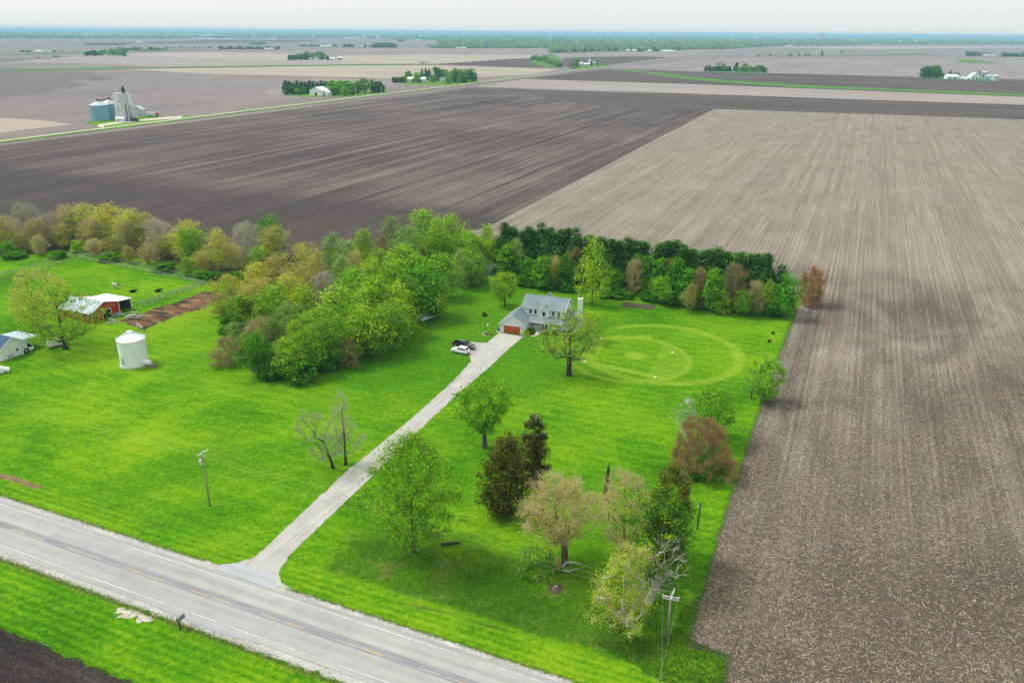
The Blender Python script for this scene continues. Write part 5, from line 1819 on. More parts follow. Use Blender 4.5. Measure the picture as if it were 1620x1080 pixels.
# ---- cattle in the paddock
def cow(p, rz, label, coat, lying=False, s=1.0, group=None):
    dz = -0.62 if lying else 0.0
    J = [(0.0, 0, 1.05), (0.55, 0, 1.12), (-0.6, 0, 1.10), (0.95, 0, 1.30), (1.28, 0, 1.45), (1.60, 0, 1.28), (-0.85, 0, 1.12), (-0.98, 0, 0.75), (-1.0, 0, 0.45)]
    R = [0.40, 0.38, 0.37, 0.24, 0.17, 0.10, 0.12, 0.04, 0.05]
    E = [(0, 1), (0, 2), (1, 3), (3, 4), (4, 5), (2, 6), (6, 7), (7, 8)]
    for (x, y, front) in ((0.5, 0.2, 1), (0.5, -0.2, 1), (-0.62, 0.2, 0), (-0.62, -0.2, 0)):
        b = len(J)
        if lying:
            J += [(x, y * 1.6, 0.90), (x + (0.3 if front else 0.35), y * 2.0, 0.74), (x + 0.05, y * 2.1, 0.70)]
        else:
            J += [(x, y, 0.78), (x + (0.0 if front else 0.08), y, 0.45) if front else (x - 0.10, y, 0.45), (x, y, 0.03)]
        R += [0.15, 0.085, 0.06]
        E += [(1 if front else 2, b), (b, b + 1), (b + 1, b + 2)]
    me = bpy.data.meshes.new('body')
    me.from_pydata([(x, y, z + dz) for x, y, z in J], E, [])
    me.materials.append(coat)
    root = empty('cow', p, rz, s)
    o = link('body', me, root)
    o.modifiers.new('skin', 'SKIN')
    if not me.skin_vertices:
        import bmesh
        bm = bmesh.new()
        bm.from_mesh(me)
        bm.verts.layers.skin.verify()
        bm.to_mesh(me)
        bm.free()
    for i, v in enumerate(me.skin_vertices[0].data):
        v.radius = (R[i], R[i])
        v.use_root = (i == 0)
    sb = o.modifiers.new('sub', 'SUBSURF')
    sb.levels = sb.render_levels = 1
    for yy in (-1, 1):
        MB().obox((1.24, yy * 0.24, 1.52 + dz), (0.03, 0, 0), (0, 0.13, 0.01), (0, 0, 0.05)).build('ear', coat, root)
    return tag(root, label, 'cow', group)


def coat_mat(name, a, b):
    M = Mat(name, 0.9, 0.1)
    x, y, z = M.obj()
    M.color(M.mix(M.noise(M.vec(x, y, z), 1.3, 2, 0.4).step(0.46, 0.52), a, b))
    return M.m


cow(G(184.5, 456), math.radians(160), 'white cow with brown patches standing in the paddock', coat_mat('patched_coat', (0.66, 0.62, 0.56), (0.14, 0.07, 0.04)), s=1.15)
BC = coat_mat('black_coat', (0.012, 0.011, 0.010), (0.02, 0.018, 0.016))
cow(G(210, 462.5), math.radians(10), 'black cow lying on worn grass near the barn roof', BC, True)
cow(G(250, 461.5), math.radians(20), 'black cow lying beside the inner paddock fence', BC, True)

# ================================================================== POLES, WIRES, ROADSIDE THINGS
POLE = bark_mat('weathered_pole', (0.26, 0.235, 0.20), 0.25)
INSUL = plain('insulator', (0.55, 0.55, 0.53), 0.3, 0.5)
PALE_ARM = plain('bleached_crossarm', (0.62, 0.60, 0.56), 0.85, 0.2)
WIRE = plain('aluminium_wire', (0.30, 0.34, 0.26), 0.5, 0.4)


def arm_dir(a):
    return np.array([math.cos(a), math.sin(a), 0.0])


def crossarm(o, z, a, L=2.4, n=3, mat=None):
    d = arm_dir(a)
    p = np.cross(d, (0, 0, 1.0))
    c = MB().obox(np.array([0, 0, z]) + p * 0.17, d * L / 2, p * 0.055, (0, 0, 0.07)).build('crossarm', mat or PALE_ARM, o)
    for k in np.linspace(-0.94, 0.94, n):
        q = d * L / 2 * k + p * 0.17
        MB().lathe([(0.04, z + 0.07), (0.07, z + 0.12), (0.05, z + 0.18), (0.07, z + 0.24), (0.02, z + 0.28)], 8, (q[0], q[1], 0)).build('insulator', INSUL, c)
    return [d * L / 2 * k + p * 0.17 + np.array([0, 0, z + 0.26]) for k in np.linspace(-0.94, 0.94, n)]


aN = math.atan2(EN[1], EN[0])
p1 = G(332.5, 800)
h1 = height_at(332.5, 800, 714)
pole1 = empty('utility_pole', p1)
MB().tube([(0, 0, -0.3), (-0.05, 0, h1 * 0.5), (-0.12, 0, h1)], [0.15, 0.125, 0.10], 10).build('pole', POLE, pole1, True)
at1 = crossarm(pole1, h1 - 0.15, aN)
MB().lathe([(0.24, h1 - 2.3), (0.26, h1 - 2.25), (0.26, h1 - 1.5), (0.18, h1 - 1.4), (0.05, h1 - 1.36)], 12, (-0.42, -0.1, 0)).build('transformer', INSUL, pole1)
MB().box(0.1, 0.32, -0.1, 0.1, h1 - 1.0, h1 - 0.6).build('cutout_switch', INSUL, pole1)
MB().tube([(-0.45, -0.1, h1 - 3.0), (-0.55, 0.0, h1 - 2.8), (-0.3, 0.1, h1 - 2.75), (-0.15, 0, h1 - 3.2)], 0.05, 6).build('cable_loop', BLACK, pole1)
tag(pole1, 'leaning utility pole with transformer standing alone on the lawn by the road', 'utility pole', None)
p2 = G(1054.5, 1012)
h2 = height_at(1054.5, 1012, 938)
pole2 = empty('utility_pole', p2)
MB().tube([(0, 0, -0.3), (0.02, 0, h2 * 0.5), (0.03, 0, h2)], [0.16, 0.13, 0.11], 10).build('pole', POLE, pole2, True)
at2 = crossarm(pole2, h2 - 0.2, aN)
at2b = crossarm(pole2, h2 - 0.7, aN + math.pi / 2 + 0.12, 2.2, 3)
crossarm(pole2, h2 - 1.05, aN + math.pi / 2 + 0.12, 2.0, 2)
tag(pole2, 'utility pole with crossed bleached arms beside the dead white tree', 'utility pole')
span = p2 - p1
ends = []
for s_, base, lb in ((-1, p1, 'tall utility pole up the road past the transformer pole'), (1, p2, 'tall utility pole in the stubble field by the road')):
    q = base + span * s_
    o = empty('utility_pole', q)
    MB().tube([(0, 0, -0.3), (0, 0, 10.5)], [0.16, 0.11], 10).build('pole', POLE, o, True)
    at = crossarm(o, 10.3, aN)
    tag(o, lb, 'utility pole')
    ends.append([q + a for a in at])


def cable(a, b, sag, label, r=0.007, name='power_cable', group=None, n=18):
    a, b = np.asarray(a, float), np.asarray(b, float)
    pts = [(a + (b - a) * t - np.array([0, 0, sag * 4 * t * (1 - t)])) - a for t in np.linspace(0, 1, n + 1)]
    o = MB().tube(pts, r, 5).build(name, WIRE)
    o.location = Vector(a)
    return tag(o, label, 'cable', group)


A1, A2 = [p1 + a for a in at1], [p2 + a for a in at2]
gname = 'power cables strung along the county road'
for k in range(3):
    cable(A1[k], A2[k], 1.3, 'thin power cable sagging between the two lawn utility poles', group=gname)
    cable(ends[0][k], A1[k], 1.3, 'power cable running from the transformer pole out along the road', group=gname)
    cable(A2[k], ends[1][k], 1.3, 'power cable leaving the crossed-arm pole over the stubble field', group=gname)
# branch line to the old pole at the field edge, and two guys down to the verge
p3 = G(1103, 836)
h3 = height_at(1103, 836, 795)
o = empty('utility_pole', p3)
MB().tube([(0, 0, -0.3), (0.1, 0, h3)], [0.14, 0.11], 10).build('pole', BARK_D, o, True)
MB().box(-0.25, -0.08, -0.1, 0.1, h3 - 0.9, h3 - 0.5).build('insulator', INSUL, o)
tag(o, 'short dark pole with cable at the stubble field edge', 'utility pole')
cable(p2 + at2b[2], p3 + np.array([0, 0, 0.9]), 0.5, 'pale cable from the crossed-arm pole down to the short dark pole', 0.011)
for k, (a, lb) in enumerate(((at2b[0], 'pale guy cable dropping from the crossed arms towards the road'), (at2b[2], 'pale guy cable dropping beside the crossed-arm pole'))):
    e = G(1036 if k == 0 else 1047, 1100)
    cable(p2 + a, np.array([e[0], e[1], 0.0]), 0.15, lb, 0.011)
# dead snag, log, stump, mailbox
g = G(958, 782)
hs = height_at(958, 782, 733)
o = empty('dead_snag', g)
m = MB()
m.tube([(0, 0, -0.2), (0.05, 0, hs * 0.5), (0.25, 0.0, hs * 0.8), (0.34, 0.02, hs)], [0.42, 0.34, 0.24, 0.03], 9)
m.tube([(0.15, 0.1, hs * 0.55), (0.05, 0.15, hs * 0.75), (0.0, 0.18, hs * 0.88)], [0.18, 0.13, 0.02], 7)
m.tube([(0.2, -0.1, hs * 0.35), (0.5, -0.2, hs * 0.5)], [0.10, 0.02], 6)
m.build('trunk', BARK_D, o)
tag(o, 'splintered dark broken trunk standing behind the tan trees', 'dead tree')
o = empty('fallen_log', G(713, 861), 0.25)
MB().tube([(-1.5, 0, 0.2), (-0.5, 0.08, 0.22), (0.6, 0.0, 0.2), (1.6, -0.1, 0.17)], [0.2, 0.22, 0.19, 0.13], 9).build('trunk', BARK_D, o, True)
MB().tube([(0.4, 0, 0.3), (0.7, 0.3, 0.6)], [0.08, 0.02], 6).build('branch_stub', BARK_D, o)
tag(o, 'dark log lying on the grass beside the big green tree', 'log')
o = empty('tree_stump', G(879, 931), 0.0)
MB().lathe([(0.6, -0.1), (0.42, 0.12), (0.34, 0.35), (0.32, 0.5), (0.15, 0.53)], 11).build('stump', BARK_T, o)
MB().lathe([(1.2, -0.06), (1.1, 0.03), (0.5, 0.06)], 14).build('bare_soil', M_till, o)
tag(o, 'pale stump below the fallen green branch', 'stump')
o = empty('fallen_limb', G(889, 905), -0.1)
m = MB()
m.tube([(0, 0, 0.1), (0.1, 0.1, 1.0), (0.5, 0.2, 1.6), (1.6, 0.3, 1.7), (2.9, 0.2, 1.5)], [0.16, 0.17, 0.16, 0.13, 0.10], 8)
m.tube([(0.1, 0.0, 0.5), (0.9, -0.3, 0.5), (2.4, -0.1, 1.0)], [0.14, 0.12, 0.07], 8)
m.build('limb', BARK_P, o, True)
MB().tube([(-0.5, 0.2, 0.2), (-0.55, 0.25, 2.2), (-0.3, 0.3, 3.2)], [0.2, 0.17, 0.02], 7).build('torn_wood', bark_mat('fresh_torn_wood', (0.42, 0.22, 0.09)), o)
tag(o, 'pale broken limb with orange torn wood under the tan tree', 'fallen limb')
o = empty('mailbox', G(285.5, 996), math.radians(66.9))
MB().box(-0.06, 0.06, -0.06, 0.06, -0.2, 1.15).build('post', BARK_D, o)
m = MB()
arc = [(0, -0.17, 1.15), (0, -0.17, 1.34)] + [(0, -0.17 * math.cos(w), 1.34 + 0.15 * math.sin(w)) for w in np.linspace(0.4, math.pi - 0.4, 6)] + [(0, 0.17, 1.34), (0, 0.17, 1.15)]
m.prism([(x - 0.2, y, z) for x, y, z in arc], (0.85, 0, 0))
bx_ = m.build('box', plain('dark_grey_steel', (0.13, 0.13, 0.14), 0.45, 0.4), o)
MB().box(0.65, 0.67, -0.15, 0.15, 1.17, 1.44).build('door', BLACK, bx_)
o.scale = (1.35, 1.35, 1.35)
tag(o, 'dark mailbox on a wooden post beside the road', 'mailbox')

# ================================================================== GRAIN ELEVATOR ON THE FAR ROAD
BLUE_ST = ribbed_mat('blue_tinted_steel', (0.20, 0.40, 0.50), 1.6)
GREY_ST = ribbed_mat('pale_grey_steel', (0.52, 0.56, 0.58), 1.6)


def bin_at(root, x, y, r, h, hr, mat, rmat, name='storage_bin'):
    o = MB().lathe([(r, -0.2), (r, h)], 24, (x, y, 0)).build(name, mat, root, False)
    MB().lathe([(r * 1.04, h - 0.1), (r * 1.03, h + 0.15), (r * 0.12, h + hr), (r * 0.10, h + hr + 0.1)], 24, (x, y, 0)).build('bin_roof', rmat, o)
    for k in range(8):
        w = math.pi * 2 * k / 8
        MB().tube([(x + r * 1.01 * math.cos(w), y + r * 1.01 * math.sin(w), 0), (x + r * 1.01 * math.cos(w), y + r * 1.01 * math.sin(w), h)], 0.12, 4).build('stiffener', mat, o)


ge = G(200, 191.5)
sc = math.hypot(ge[0], ge[1]) / FPX          # metres per photo pixel here
el = empty('grain_elevator', ge, 0.0)
tag(el, 'tall white grain elevator tower with two blue steel bins on the far road', 'grain elevator')
CONC_W = siding_mat('white_tin', (0.80, 0.82, 0.83), 1.5, 0.14)


def ep(pxx, pyy):
    g = G(pxx, pyy) - ge
    return g[0], g[1]


bx1, by1 = ep(160, 190)
bin_at(el, bx1, by1, 7.4, 12.5, 3.2, BLUE_ST, R_pale)
bx2, by2 = ep(177.5, 187)
bin_at(el, bx2, by2, 7.2, 12.5, 3.4, BLUE_ST, GREY_ST)
tw = MB()
tw.box(-6.5, 2.6, -3.5, 4.5, -0.2, 13.5).box(-6.8, 5.8, -3.0, 4.0, 13.502, 22.5)
tower = tw.build('tower', CONC_W, el)
MB().box(-1.2, 5.0, -4.2, -3.52, -0.1, 23.0).build('leg_casing', GREY_ST, el)
MB().box(-7.0, 6.0, -3.2, 4.2, 22.5, 22.9).build('tower_roof', R_pale, el)
rr = np.random.default_rng(4)
for k in range(16):
    xx, zz = rr.uniform(-6.2, 4.4), rr.uniform(14.2, 21.6)
    MB().box(xx, xx + rr.uniform(0.4, 1.2), -3.06, -2.95, zz, zz + rr.uniform(0.4, 1.4)).build('tin_patch', STEEL if k % 2 else BLACK, tower)
for k in range(7):
    MB().tube([(-5.2 + 0.55 * k * (k % 2), -3.7, 1.0 + k * 1.6), (-3.4, -3.8, 2.6 + k * 1.6)], 0.16, 5).build('brace', BLACK, el)
m = MB()
m.box(0.6, 2.2, -1, 1, 22.9, 25.2).box(0.2, 2.5, -1.3, 1.3, 25.2, 26.6).tube([(1.4, 0, 26.5), (1.4, 0, 28.6)], 0.5, 8).box(0.5, 2.4, -0.8, 0.8, 27.2, 27.7)
m.build('elevator_head', BLACK, el)
m = MB()
m.tube([(-6.5, 0, 16.0), (bx2, by2, 16.8), (bx1, by1, 15.9)], 0.45, 6)
m.build('conveyor', BLACK, el)
for (cx_, cy_) in ((bx1, by1), (bx2, by2)):
    MB().box(cx_ - 0.7, cx_ + 0.7, cy_ - 0.7, cy_ + 0.7, 15.6, 17.5).build('conveyor_drive', BLACK, el)
bin_at(el, 7.2, 0.0, 2.9, 12.0, 2.2, GREY_ST, GREY_ST, 'hopper_bin')
for k in range(4):
    MB().tube([(4.0 + k * 1.3, -3.4, 0), (5.5 + k * 0.7, -2.4, 6)], 0.18, 5).build('support_leg', BLACK, el)
MB().tube([(3.2, -4.5, 0.0), (3.4, -4.5, 14), (4.5, -2, 15)], 0.35, 6).build('downspout', BLACK, el)
osh = empty('elevator_shed', G(219, 183), 0.0)
gable(osh, -5.0, 5.5, -4, 4, 5.5, 8.6, GREY_ST, R_pale, 'y', oh=0.2, trim=None)
MB().box(-1.6, 1.6, -4.08, -3.95, 0, 3.6).build('door', STEEL, osh)
tag(osh, 'grey metal shed behind the white grain elevator', 'shed')
oof = empty('office', G(191.5, 192.5), 0.0)
gable(oof, -3.6, 3.6, -2, 2, 2.7, 3.7, S_white, R_white, 'x', oh=0.3, trim=None)
window(oof, 1.2, -2, 1.6, 1.0, 1.0)
MB().box(-1.6, -0.6, -2.06, -1.98, 0, 2.1).build('door', BLACK, oof)
tag(oof, 'small white office at the foot of the grain elevator', 'office')
otr = empty('semi_trailer', G(242, 184.8), 0.0)
MB().box(-5.2, 5.2, -1.3, 1.3, 1.1, 3.9).build('box', plain('white_trailer', (0.66, 0.66, 0.67)), otr)
MB().box(3.0, 5.25, -1.33, 1.33, 1.2, 3.7).build('side_panel', plain('orange_panel', (0.55, 0.16, 0.04)), otr)['label'] = 'orange end panel'
MB().box(-5.0, 4.6, -0.5, 0.5, 0.8, 1.1).build('chassis', BLACK, otr)
wheels(otr, (-4.2, -3.1, 4.0), 1.25, 0.5, 0.5)
tag(otr, 'white semi trailer with orange end parked near the elevator', 'trailer')
otk = empty('grain_truck', G(213, 192.6), 0.3)
MB().box(-3.0, 1.0, -1.2, 1.2, 1.0, 2.9).build('bed', plain('dark_red_bed', (0.09, 0.03, 0.03)), otk)
MB().box(1.2, 2.6, -1.1, 1.1, 0.7, 2.6).build('cab', BLACK, otk)
MB().box(2.6, 3.7, -0.9, 0.9, 0.7, 1.7).build('hood', BLACK, otk)
wheels(otk, (-2.1, -1.1, 2.7), 1.15, 0.5, 0.4)
tag(otk, 'dark grain truck standing below the elevator', 'truck')
ocar = empty('parked_car', G(197, 194.6), 0.05)
vs, fs = loft([sec(-2.6, 0.8, 0.4, 0.9), sec(-2.3, 0.95, 0.35, 1.05), sec(2.0, 0.95, 0.35, 1.0), sec(2.6, 0.8, 0.4, 0.8)])
MB().add(vs, fs).build('body', PW, ocar)
cabin(ocar, (-1.2, 1.2), (-0.7, 0.4), 1.0, 1.6, 0.9, 0.7, PW, ((0.1, 0.45), (0.5, 0.8)))
wheels(ocar, (-1.6, 1.6), 0.95, 0.34)
tag(ocar, 'white car parked in front of the elevator office', 'car')
sheet('elevator_grass', px((134, 194), (200, 186), (240, 184), (262, 185.5), (300, 183), (296, 186.5), (170, 203)), 0.10, M_lawn, jit=0.5, step=4)
sheet('elevator_lane', px((153, 200.2), (157, 197), (172, 194.5), (190, 192.6), (250, 186.4), (290, 183.6), (286, 187.6), (250, 189.6), (196, 195.2), (176, 197.6), (165, 199.4), (163, 203)), 0.14, M_gravel, jit=0.3, step=4)

# poles along the far road
for i, (a, b, c) in enumerate([(119, 206, 185), (299, 185, 166), (508, 159.5, 146), (563, 153.5, 140), (604, 148.5, 136), (639, 144.5, 132.5), (673, 140.5, 130), (445, 167, 155), (380, 175, 161)]):
    g = G(a, b)
    h = min(13.0, height_at(a, b, c))
    o = empty('utility_pole', g)
    MB().tube([(0, 0, -0.3), (0, 0, h)], [0.2, 0.15], 6).build('pole', PALE_ARM, o)
    MB().obox((0, 0, h - 0.6), EN * 1.2, ER * 0.08, (0, 0, 0.1)).build('crossarm', PALE_ARM, o)
    tag(o, 'pale utility pole standing beside the far gravel road', 'utility pole', 'utility poles along the far gravel road')


# ================================================================== FARMSTEADS BEYOND
def far_tree(a, base, top, wpx, k, where, grp, r):
    g = G(a, base)
    h = height_at(a, base, top)
    h = min(h, 24)
    W = wpx * math.hypot(g[0], g[1]) / FPX
    nm = {'far_green': ('tree', 'leafy green tree'), 'far_deep': ('tree', 'dark green full tree'), 'far_pine': ('evergreen_tree', 'dark pointed evergreen'), 'far_bare': ('tree', 'bare greyish tree')}[k]
    plant(PR[k][r.integers(len(PR[k]))], g, h, W, r.uniform(0, 6.28), nm[0], f'{nm[1]} {where}', f'{nm[1]}s {where}')


def grove(lst, where, seed):
    r = np.random.default_rng(seed)
    for it in lst:
        far_tree(*it, where, where, r)


def far_building(a, base, wpx, dpx_ratio, h, hr, wall, roof, label, ridge='x', name='barn', rz=0.0, doors=1):
    g = G(a, base)
    d = math.hypot(g[0], g[1])
    w = wpx * d / FPX
    dp = w * dpx_ratio
    o = empty(name, g, rz)
    gable(o, -w / 2, w / 2, 0, dp, h, h + hr, wall, roof, ridge, oh=0.3, trim=None)
    for k in range(doors):
        xx = (k - (doors - 1) / 2) * w / (doors + 0.5)
        MB().box(xx - w * 0.08, xx + w * 0.08, -0.12, 0.05, 0, h * 0.62).build('door', BLACK if k == 0 else GLASS, o)
    return tag(o, label, 'barn' if name == 'barn' else ('house' if name == 'farmhouse' else 'shed'))


# farm with the big white barn
W1 = 'at the farm with the tall white barn on the far road'
lst = [(452 + i * 6.3, 143 - i * 0.2 + (i % 2) * 3, 127.5 + (i % 3) - 0.0 * i, 9, 'far_pine') for i in range(13)]
lst += [(455 + i * 7, 150 - i * 0.4, 137 + (i % 3), 11, 'far_pine') for i in range(6)]
lst += [(470, 150, 140, 10, 'far_green'), (480, 149, 139.5, 10, 'far_green'), (528, 148, 126, 17, 'far_green'), (538, 149, 127, 20, 'far_green'), (552, 148.5, 127, 20, 'far_green'), (565, 147, 129, 18, 'far_deep'), (576, 147, 124, 22, 'far_green'),
        (530, 151, 138, 12, 'far_deep'), (546, 151.5, 136, 14, 'far_green'), (559, 150, 136, 14, 'far_deep'), (589, 146, 126, 9, 'far_pine'), (596, 146, 127, 9, 'far_pine'), (602, 146, 128.5, 9, 'far_pine'), (606, 146.5, 133, 8, 'far_pine'),
        (592, 147, 135, 8, 'far_pine'), (515, 145, 130, 10, 'far_pine')]
grove(lst, W1, 41)
sheet('farmyard_grass', px((448, 150.5), (490, 148), (540, 146), (612, 143), (612, 146.5), (540, 153.5), (480, 152.5)), 0.03, M_lawn)
far_building(500, 151.5, 22, 0.8, 6.0, 4.0, S_white, R_white, 'tall white barn with cupola beside the evergreens', 'y', rz=RA)
far_building(513, 151.8, 11, 0.9, 4.0, 2.4, S_white, R_white, 'small white shed beside the tall white barn', 'y', 'shed', rz=RA)
far_building(520, 147.5, 12, 0.8, 5.0, 2.6, S_white, R_grey, 'white farmhouse half hidden behind the tall white barn', 'x', 'farmhouse')
o = empty('farm_wagon', G(482, 148.5), RA)
MB().box(-3, 3, -1.2, 1.2, 0.9, 1.9).build('box', plain('red_wagon', (0.40, 0.03, 0.03)), o)
wheels(o, (-2, 2), 1.1, 0.45, 0.3)
tag(o, 'red farm wagon beside the tall white barn', 'wagon')
# farm with the long white shed
W2 = 'at the farm with the long white shed on the far road'
lst = [(624 + i * 5, 131 - (i % 2), 121 + (i % 2) * 1.5, 8, 'far_pine') for i in range(4)] + [(640, 130.5, 120, 9, 'far_green'), (646, 128, 112, 13, 'far_green'), (660, 131, 114, 14, 'far_green'), (684, 131, 119, 13, 'far_green'),
        (668, 128, 110, 7, 'far_pine'), (674, 127, 108.5, 7, 'far_pine'), (679, 127, 110, 8, 'far_pine'), (692, 128, 106.5, 18, 'far_deep'), (706, 128, 110, 16, 'far_green'), (716, 129, 112, 18, 'far_green'), (728, 130, 109, 16, 'far_green'),
        (738, 129, 110, 16, 'far_green'), (746, 129, 109, 17, 'far_deep'), (734, 131, 118, 14, 'far_deep'), (709, 132, 121, 12, 'far_green'), (720, 130, 108.5, 12, 'far_deep'), (700, 127, 110, 8, 'far_pine'), (751, 129.5, 116, 9, 'far_deep')]
grove(lst, W2, 42)
sheet('farmyard_grass', px((636, 131), (680, 129), (720, 129), (752, 127), (752, 130.5), (712, 134), (640, 134)), 0.03, M_lawn)
far_building(659, 130.5, 27, 0.5, 4.6, 3.0, S_white, R_white, 'long white shed behind round green trees', 'x', doors=2)
far_building(700, 130, 9, 0.8, 4.5, 2.6, S_white, R_grey, 'white farmhouse among the trees near the long white shed', 'x', 'farmhouse')
# farm with a dark silo
W3 = 'at the farm with the grey silo across the ditch'
lst = [(458 + i * 4.5, 95.2 - (i % 2), 87 - i * 0.5, 6, 'far_pine') for i in range(7)] + [(486, 95, 81.5, 12, 'far_green'), (496, 94.5, 84, 9, 'far_deep'), (509, 95, 82, 13, 'far_green'), (518, 95.5, 88, 6, 'far_deep'), (503, 93, 81, 7, 'far_pine')]
grove(lst, W3, 43)
far_building(499, 95.5, 6, 0.8, 5, 3, S_white, R_grey, 'white farmhouse between trees near the grey silo', 'x', 'farmhouse')
far_building(525, 95.2, 6.5, 0.8, 4, 2.5, S_white, R_white, 'white shed beside the grey silo', 'x', 'shed')
far_building(538, 94.6, 6, 0.9, 4.5, 2.2, S_red, R_white, 'dark red shed near the grey silo', 'x', 'shed')
o = empty('silo', G(525.5, 94))
bin_at(o, 0, 0, 2.2, 13, 1.6, plain('grey_silo_staves', (0.30, 0.29, 0.29)), STEEL, 'tower')
tag(o, 'grey stave silo at the farm across the ditch', 'silo')
far_building(669, 101.6, 10, 0.3, 3.5, 1.8, S_white, plain('red_roof', (0.30, 0.14, 0.12)), 'lone white shed with reddish roof by the field ditch', 'x', 'shed')
far_building(542, 94.6, 5, 0.8, 3.5, 2.0, S_white, R_white, 'pale machine shed at the end of the silo farm', 'x', 'shed')
# grove with a small house, left
W4 = 'in the compact grove around the grey-white house'
lst = [(139 + i * 5.2, 88.5 - (i % 2) * 0.8, 82 - (i % 3) * 1.6, 8, 'far_pine' if i < 3 else ('far_deep' if i % 2 else 'far_green')) for i in range(12)] + [(172, 89.3, 84, 7, 'far_bare'), (197, 89.3, 86, 6, 'far_deep'), (176, 87, 77, 10, 'far_green'), (186, 87, 78, 10, 'far_green')]
grove(lst, W4, 44)
far_building(168, 89.4, 6, 0.8, 3.5, 2.2, S_white, R_grey, 'small grey-white house half hidden in the compact grove', 'x', 'farmhouse')
far_building(61, 83, 9, 0.4, 4, 2.0, S_white, R_white, 'low white shed next to the green-roofed shed', 'x', 'shed')
far_building(74, 83, 11, 0.4, 4, 2.6, S_white, plain('green_roof', (0.12, 0.34, 0.26)), 'long shed with green roof on the far lane', 'x', 'shed')
grove([(36, 83, 79, 6, 'far_green'), (45, 83, 79.5, 8, 'far_green'), (86, 82.8, 79.5, 6, 'far_green'), (98, 82, 79.3, 3, 'far_bare'), (116, 82, 80, 3, 'far_bare'), (123, 82, 80, 3, 'far_bare'), (88, 90.3, 88, 5, 'far_deep'), (92, 90.6, 88.5, 4, 'far_deep'), (60, 92, 90, 5, 'far_bare')], 'along the far lane beside the green-roofed shed', 45)
# belts and small farms towards the horizon
grove([(137 + i * 5, 71.8, 67.2 + (i % 3) * 0.5, 7, 'far_bare') for i in range(13)], 'in the bare tree belt on the far fields', 46)
grove([(188 + i * 6.2, 80 - (i % 2) * 0.4, 74.3 + (i % 4) * 0.9, 9, ('far_bare', 'far_green', 'far_deep')[i % 3]) for i in range(13)], 'around the farm beyond the compact grove', 47)
grove([(264 + i * 7.5, 77 - (i % 2), 73.4 + (i % 3), 5, ('far_bare', 'far_deep')[i % 2]) for i in range(10)], 'dotted along the distant lane', 48)
grove([(350 + i * 5, 78.3, 73 + (i % 3), 8, ('far_deep', 'far_bare', 'far_green')[i % 3]) for i in range(19)], 'in the long belt around the distant farm', 49)
grove([(398 + i * 5, 71, 66.8, 6, 'far_green') for i in range(5)], 'in the square plantation on the distant fields', 50)
grove([(475 + i * 6, 74, 69.5 + (i % 3), 8, ('far_bare', 'far_green')[i % 2]) for i in range(10)], 'along the lane by the distant white farm', 51)
grove([(545 + i * 4, 74.6, 69.5 + (i % 2), 6, 'far_deep') for i in range(4)] + [(577, 75, 70, 6, 'far_green'), (586, 75.6, 71.5, 5, 'far_green')], 'beside the distant white houses', 52)
grove([(592 + i * 4.1, 76, 66.5 + abs(i - 4) * 0.7, 8, ('far_deep', 'far_green')[i % 2]) for i in range(9)], 'in the rounded copse on the far plain', 53)
for a, b, w, lb, wl, rf_ in ((224, 79.4, 5, 'small white house in the farm beyond the compact grove', S_white, R_white), (234, 79.7, 5, 'white shed beyond the compact grove', S_white, R_white), (245, 79.2, 8, 'grey-roofed house beyond the compact grove', S_white, R_grey),
                             (220, 67.4, 8, 'long white shed far behind the bare belt', S_white, R_white), (318, 61.2, 11, 'long white warehouse before the horizon woods', S_white, R_white), (332, 61.8, 8, 'white shed beside the long white warehouse', S_white, R_white),
                             (356, 62.6, 6, 'grey-white shed in line with the long white warehouse', S_white, R_pale), (365, 62.4, 5, 'pale shed before the horizon woods', S_white, R_white), (430, 62.4, 7, 'lone white shed before the horizon woods', S_white, R_white),
                             (428, 79, 7, 'low white shed in the long belt', S_white, R_white), (421, 79, 4, 'tiny white house in the long belt', S_white, R_white), (511, 74.5, 8, 'white farmhouse on the distant lane', S_white, R_white), (520, 74.2, 8, 'white barn on the distant lane', S_white, R_white),
                             (566, 75.2, 6, 'white house beside the rounded copse', S_white, R_grey), (575, 75, 5, 'second white house beside the rounded copse', S_white, R_white), (556, 60.8, 22, 'row of white sheds at the edge of the plain', S_white, R_white),
                             (661, 64.2, 8, 'white sheds on the far edge of the plain', S_white, R_white), (625, 66.2, 5, 'white house by a dark tree on the far plain', S_white, R_white), (636, 66.2, 4, 'red shed by a dark tree on the far plain', S_red, R_grey),
                             (732, 77, 8, 'white house at the edge of the big woods', S_white, R_white), (724, 77, 4, 'tiny white shed at the edge of the big woods', S_white, R_white), (678, 77, 3, 'tiny pale shed at the tip of the woods', S_white, R_white)):
    far_building(a, b, w, 0.5, 4.2, 2.4, wl, rf_, lb, 'x', 'shed', doors=1)
grove([(626 + i * 3, 65.8, 62 + (i % 2), 5, 'far_deep') for i in range(5)], 'by the white house on the far plain', 54)
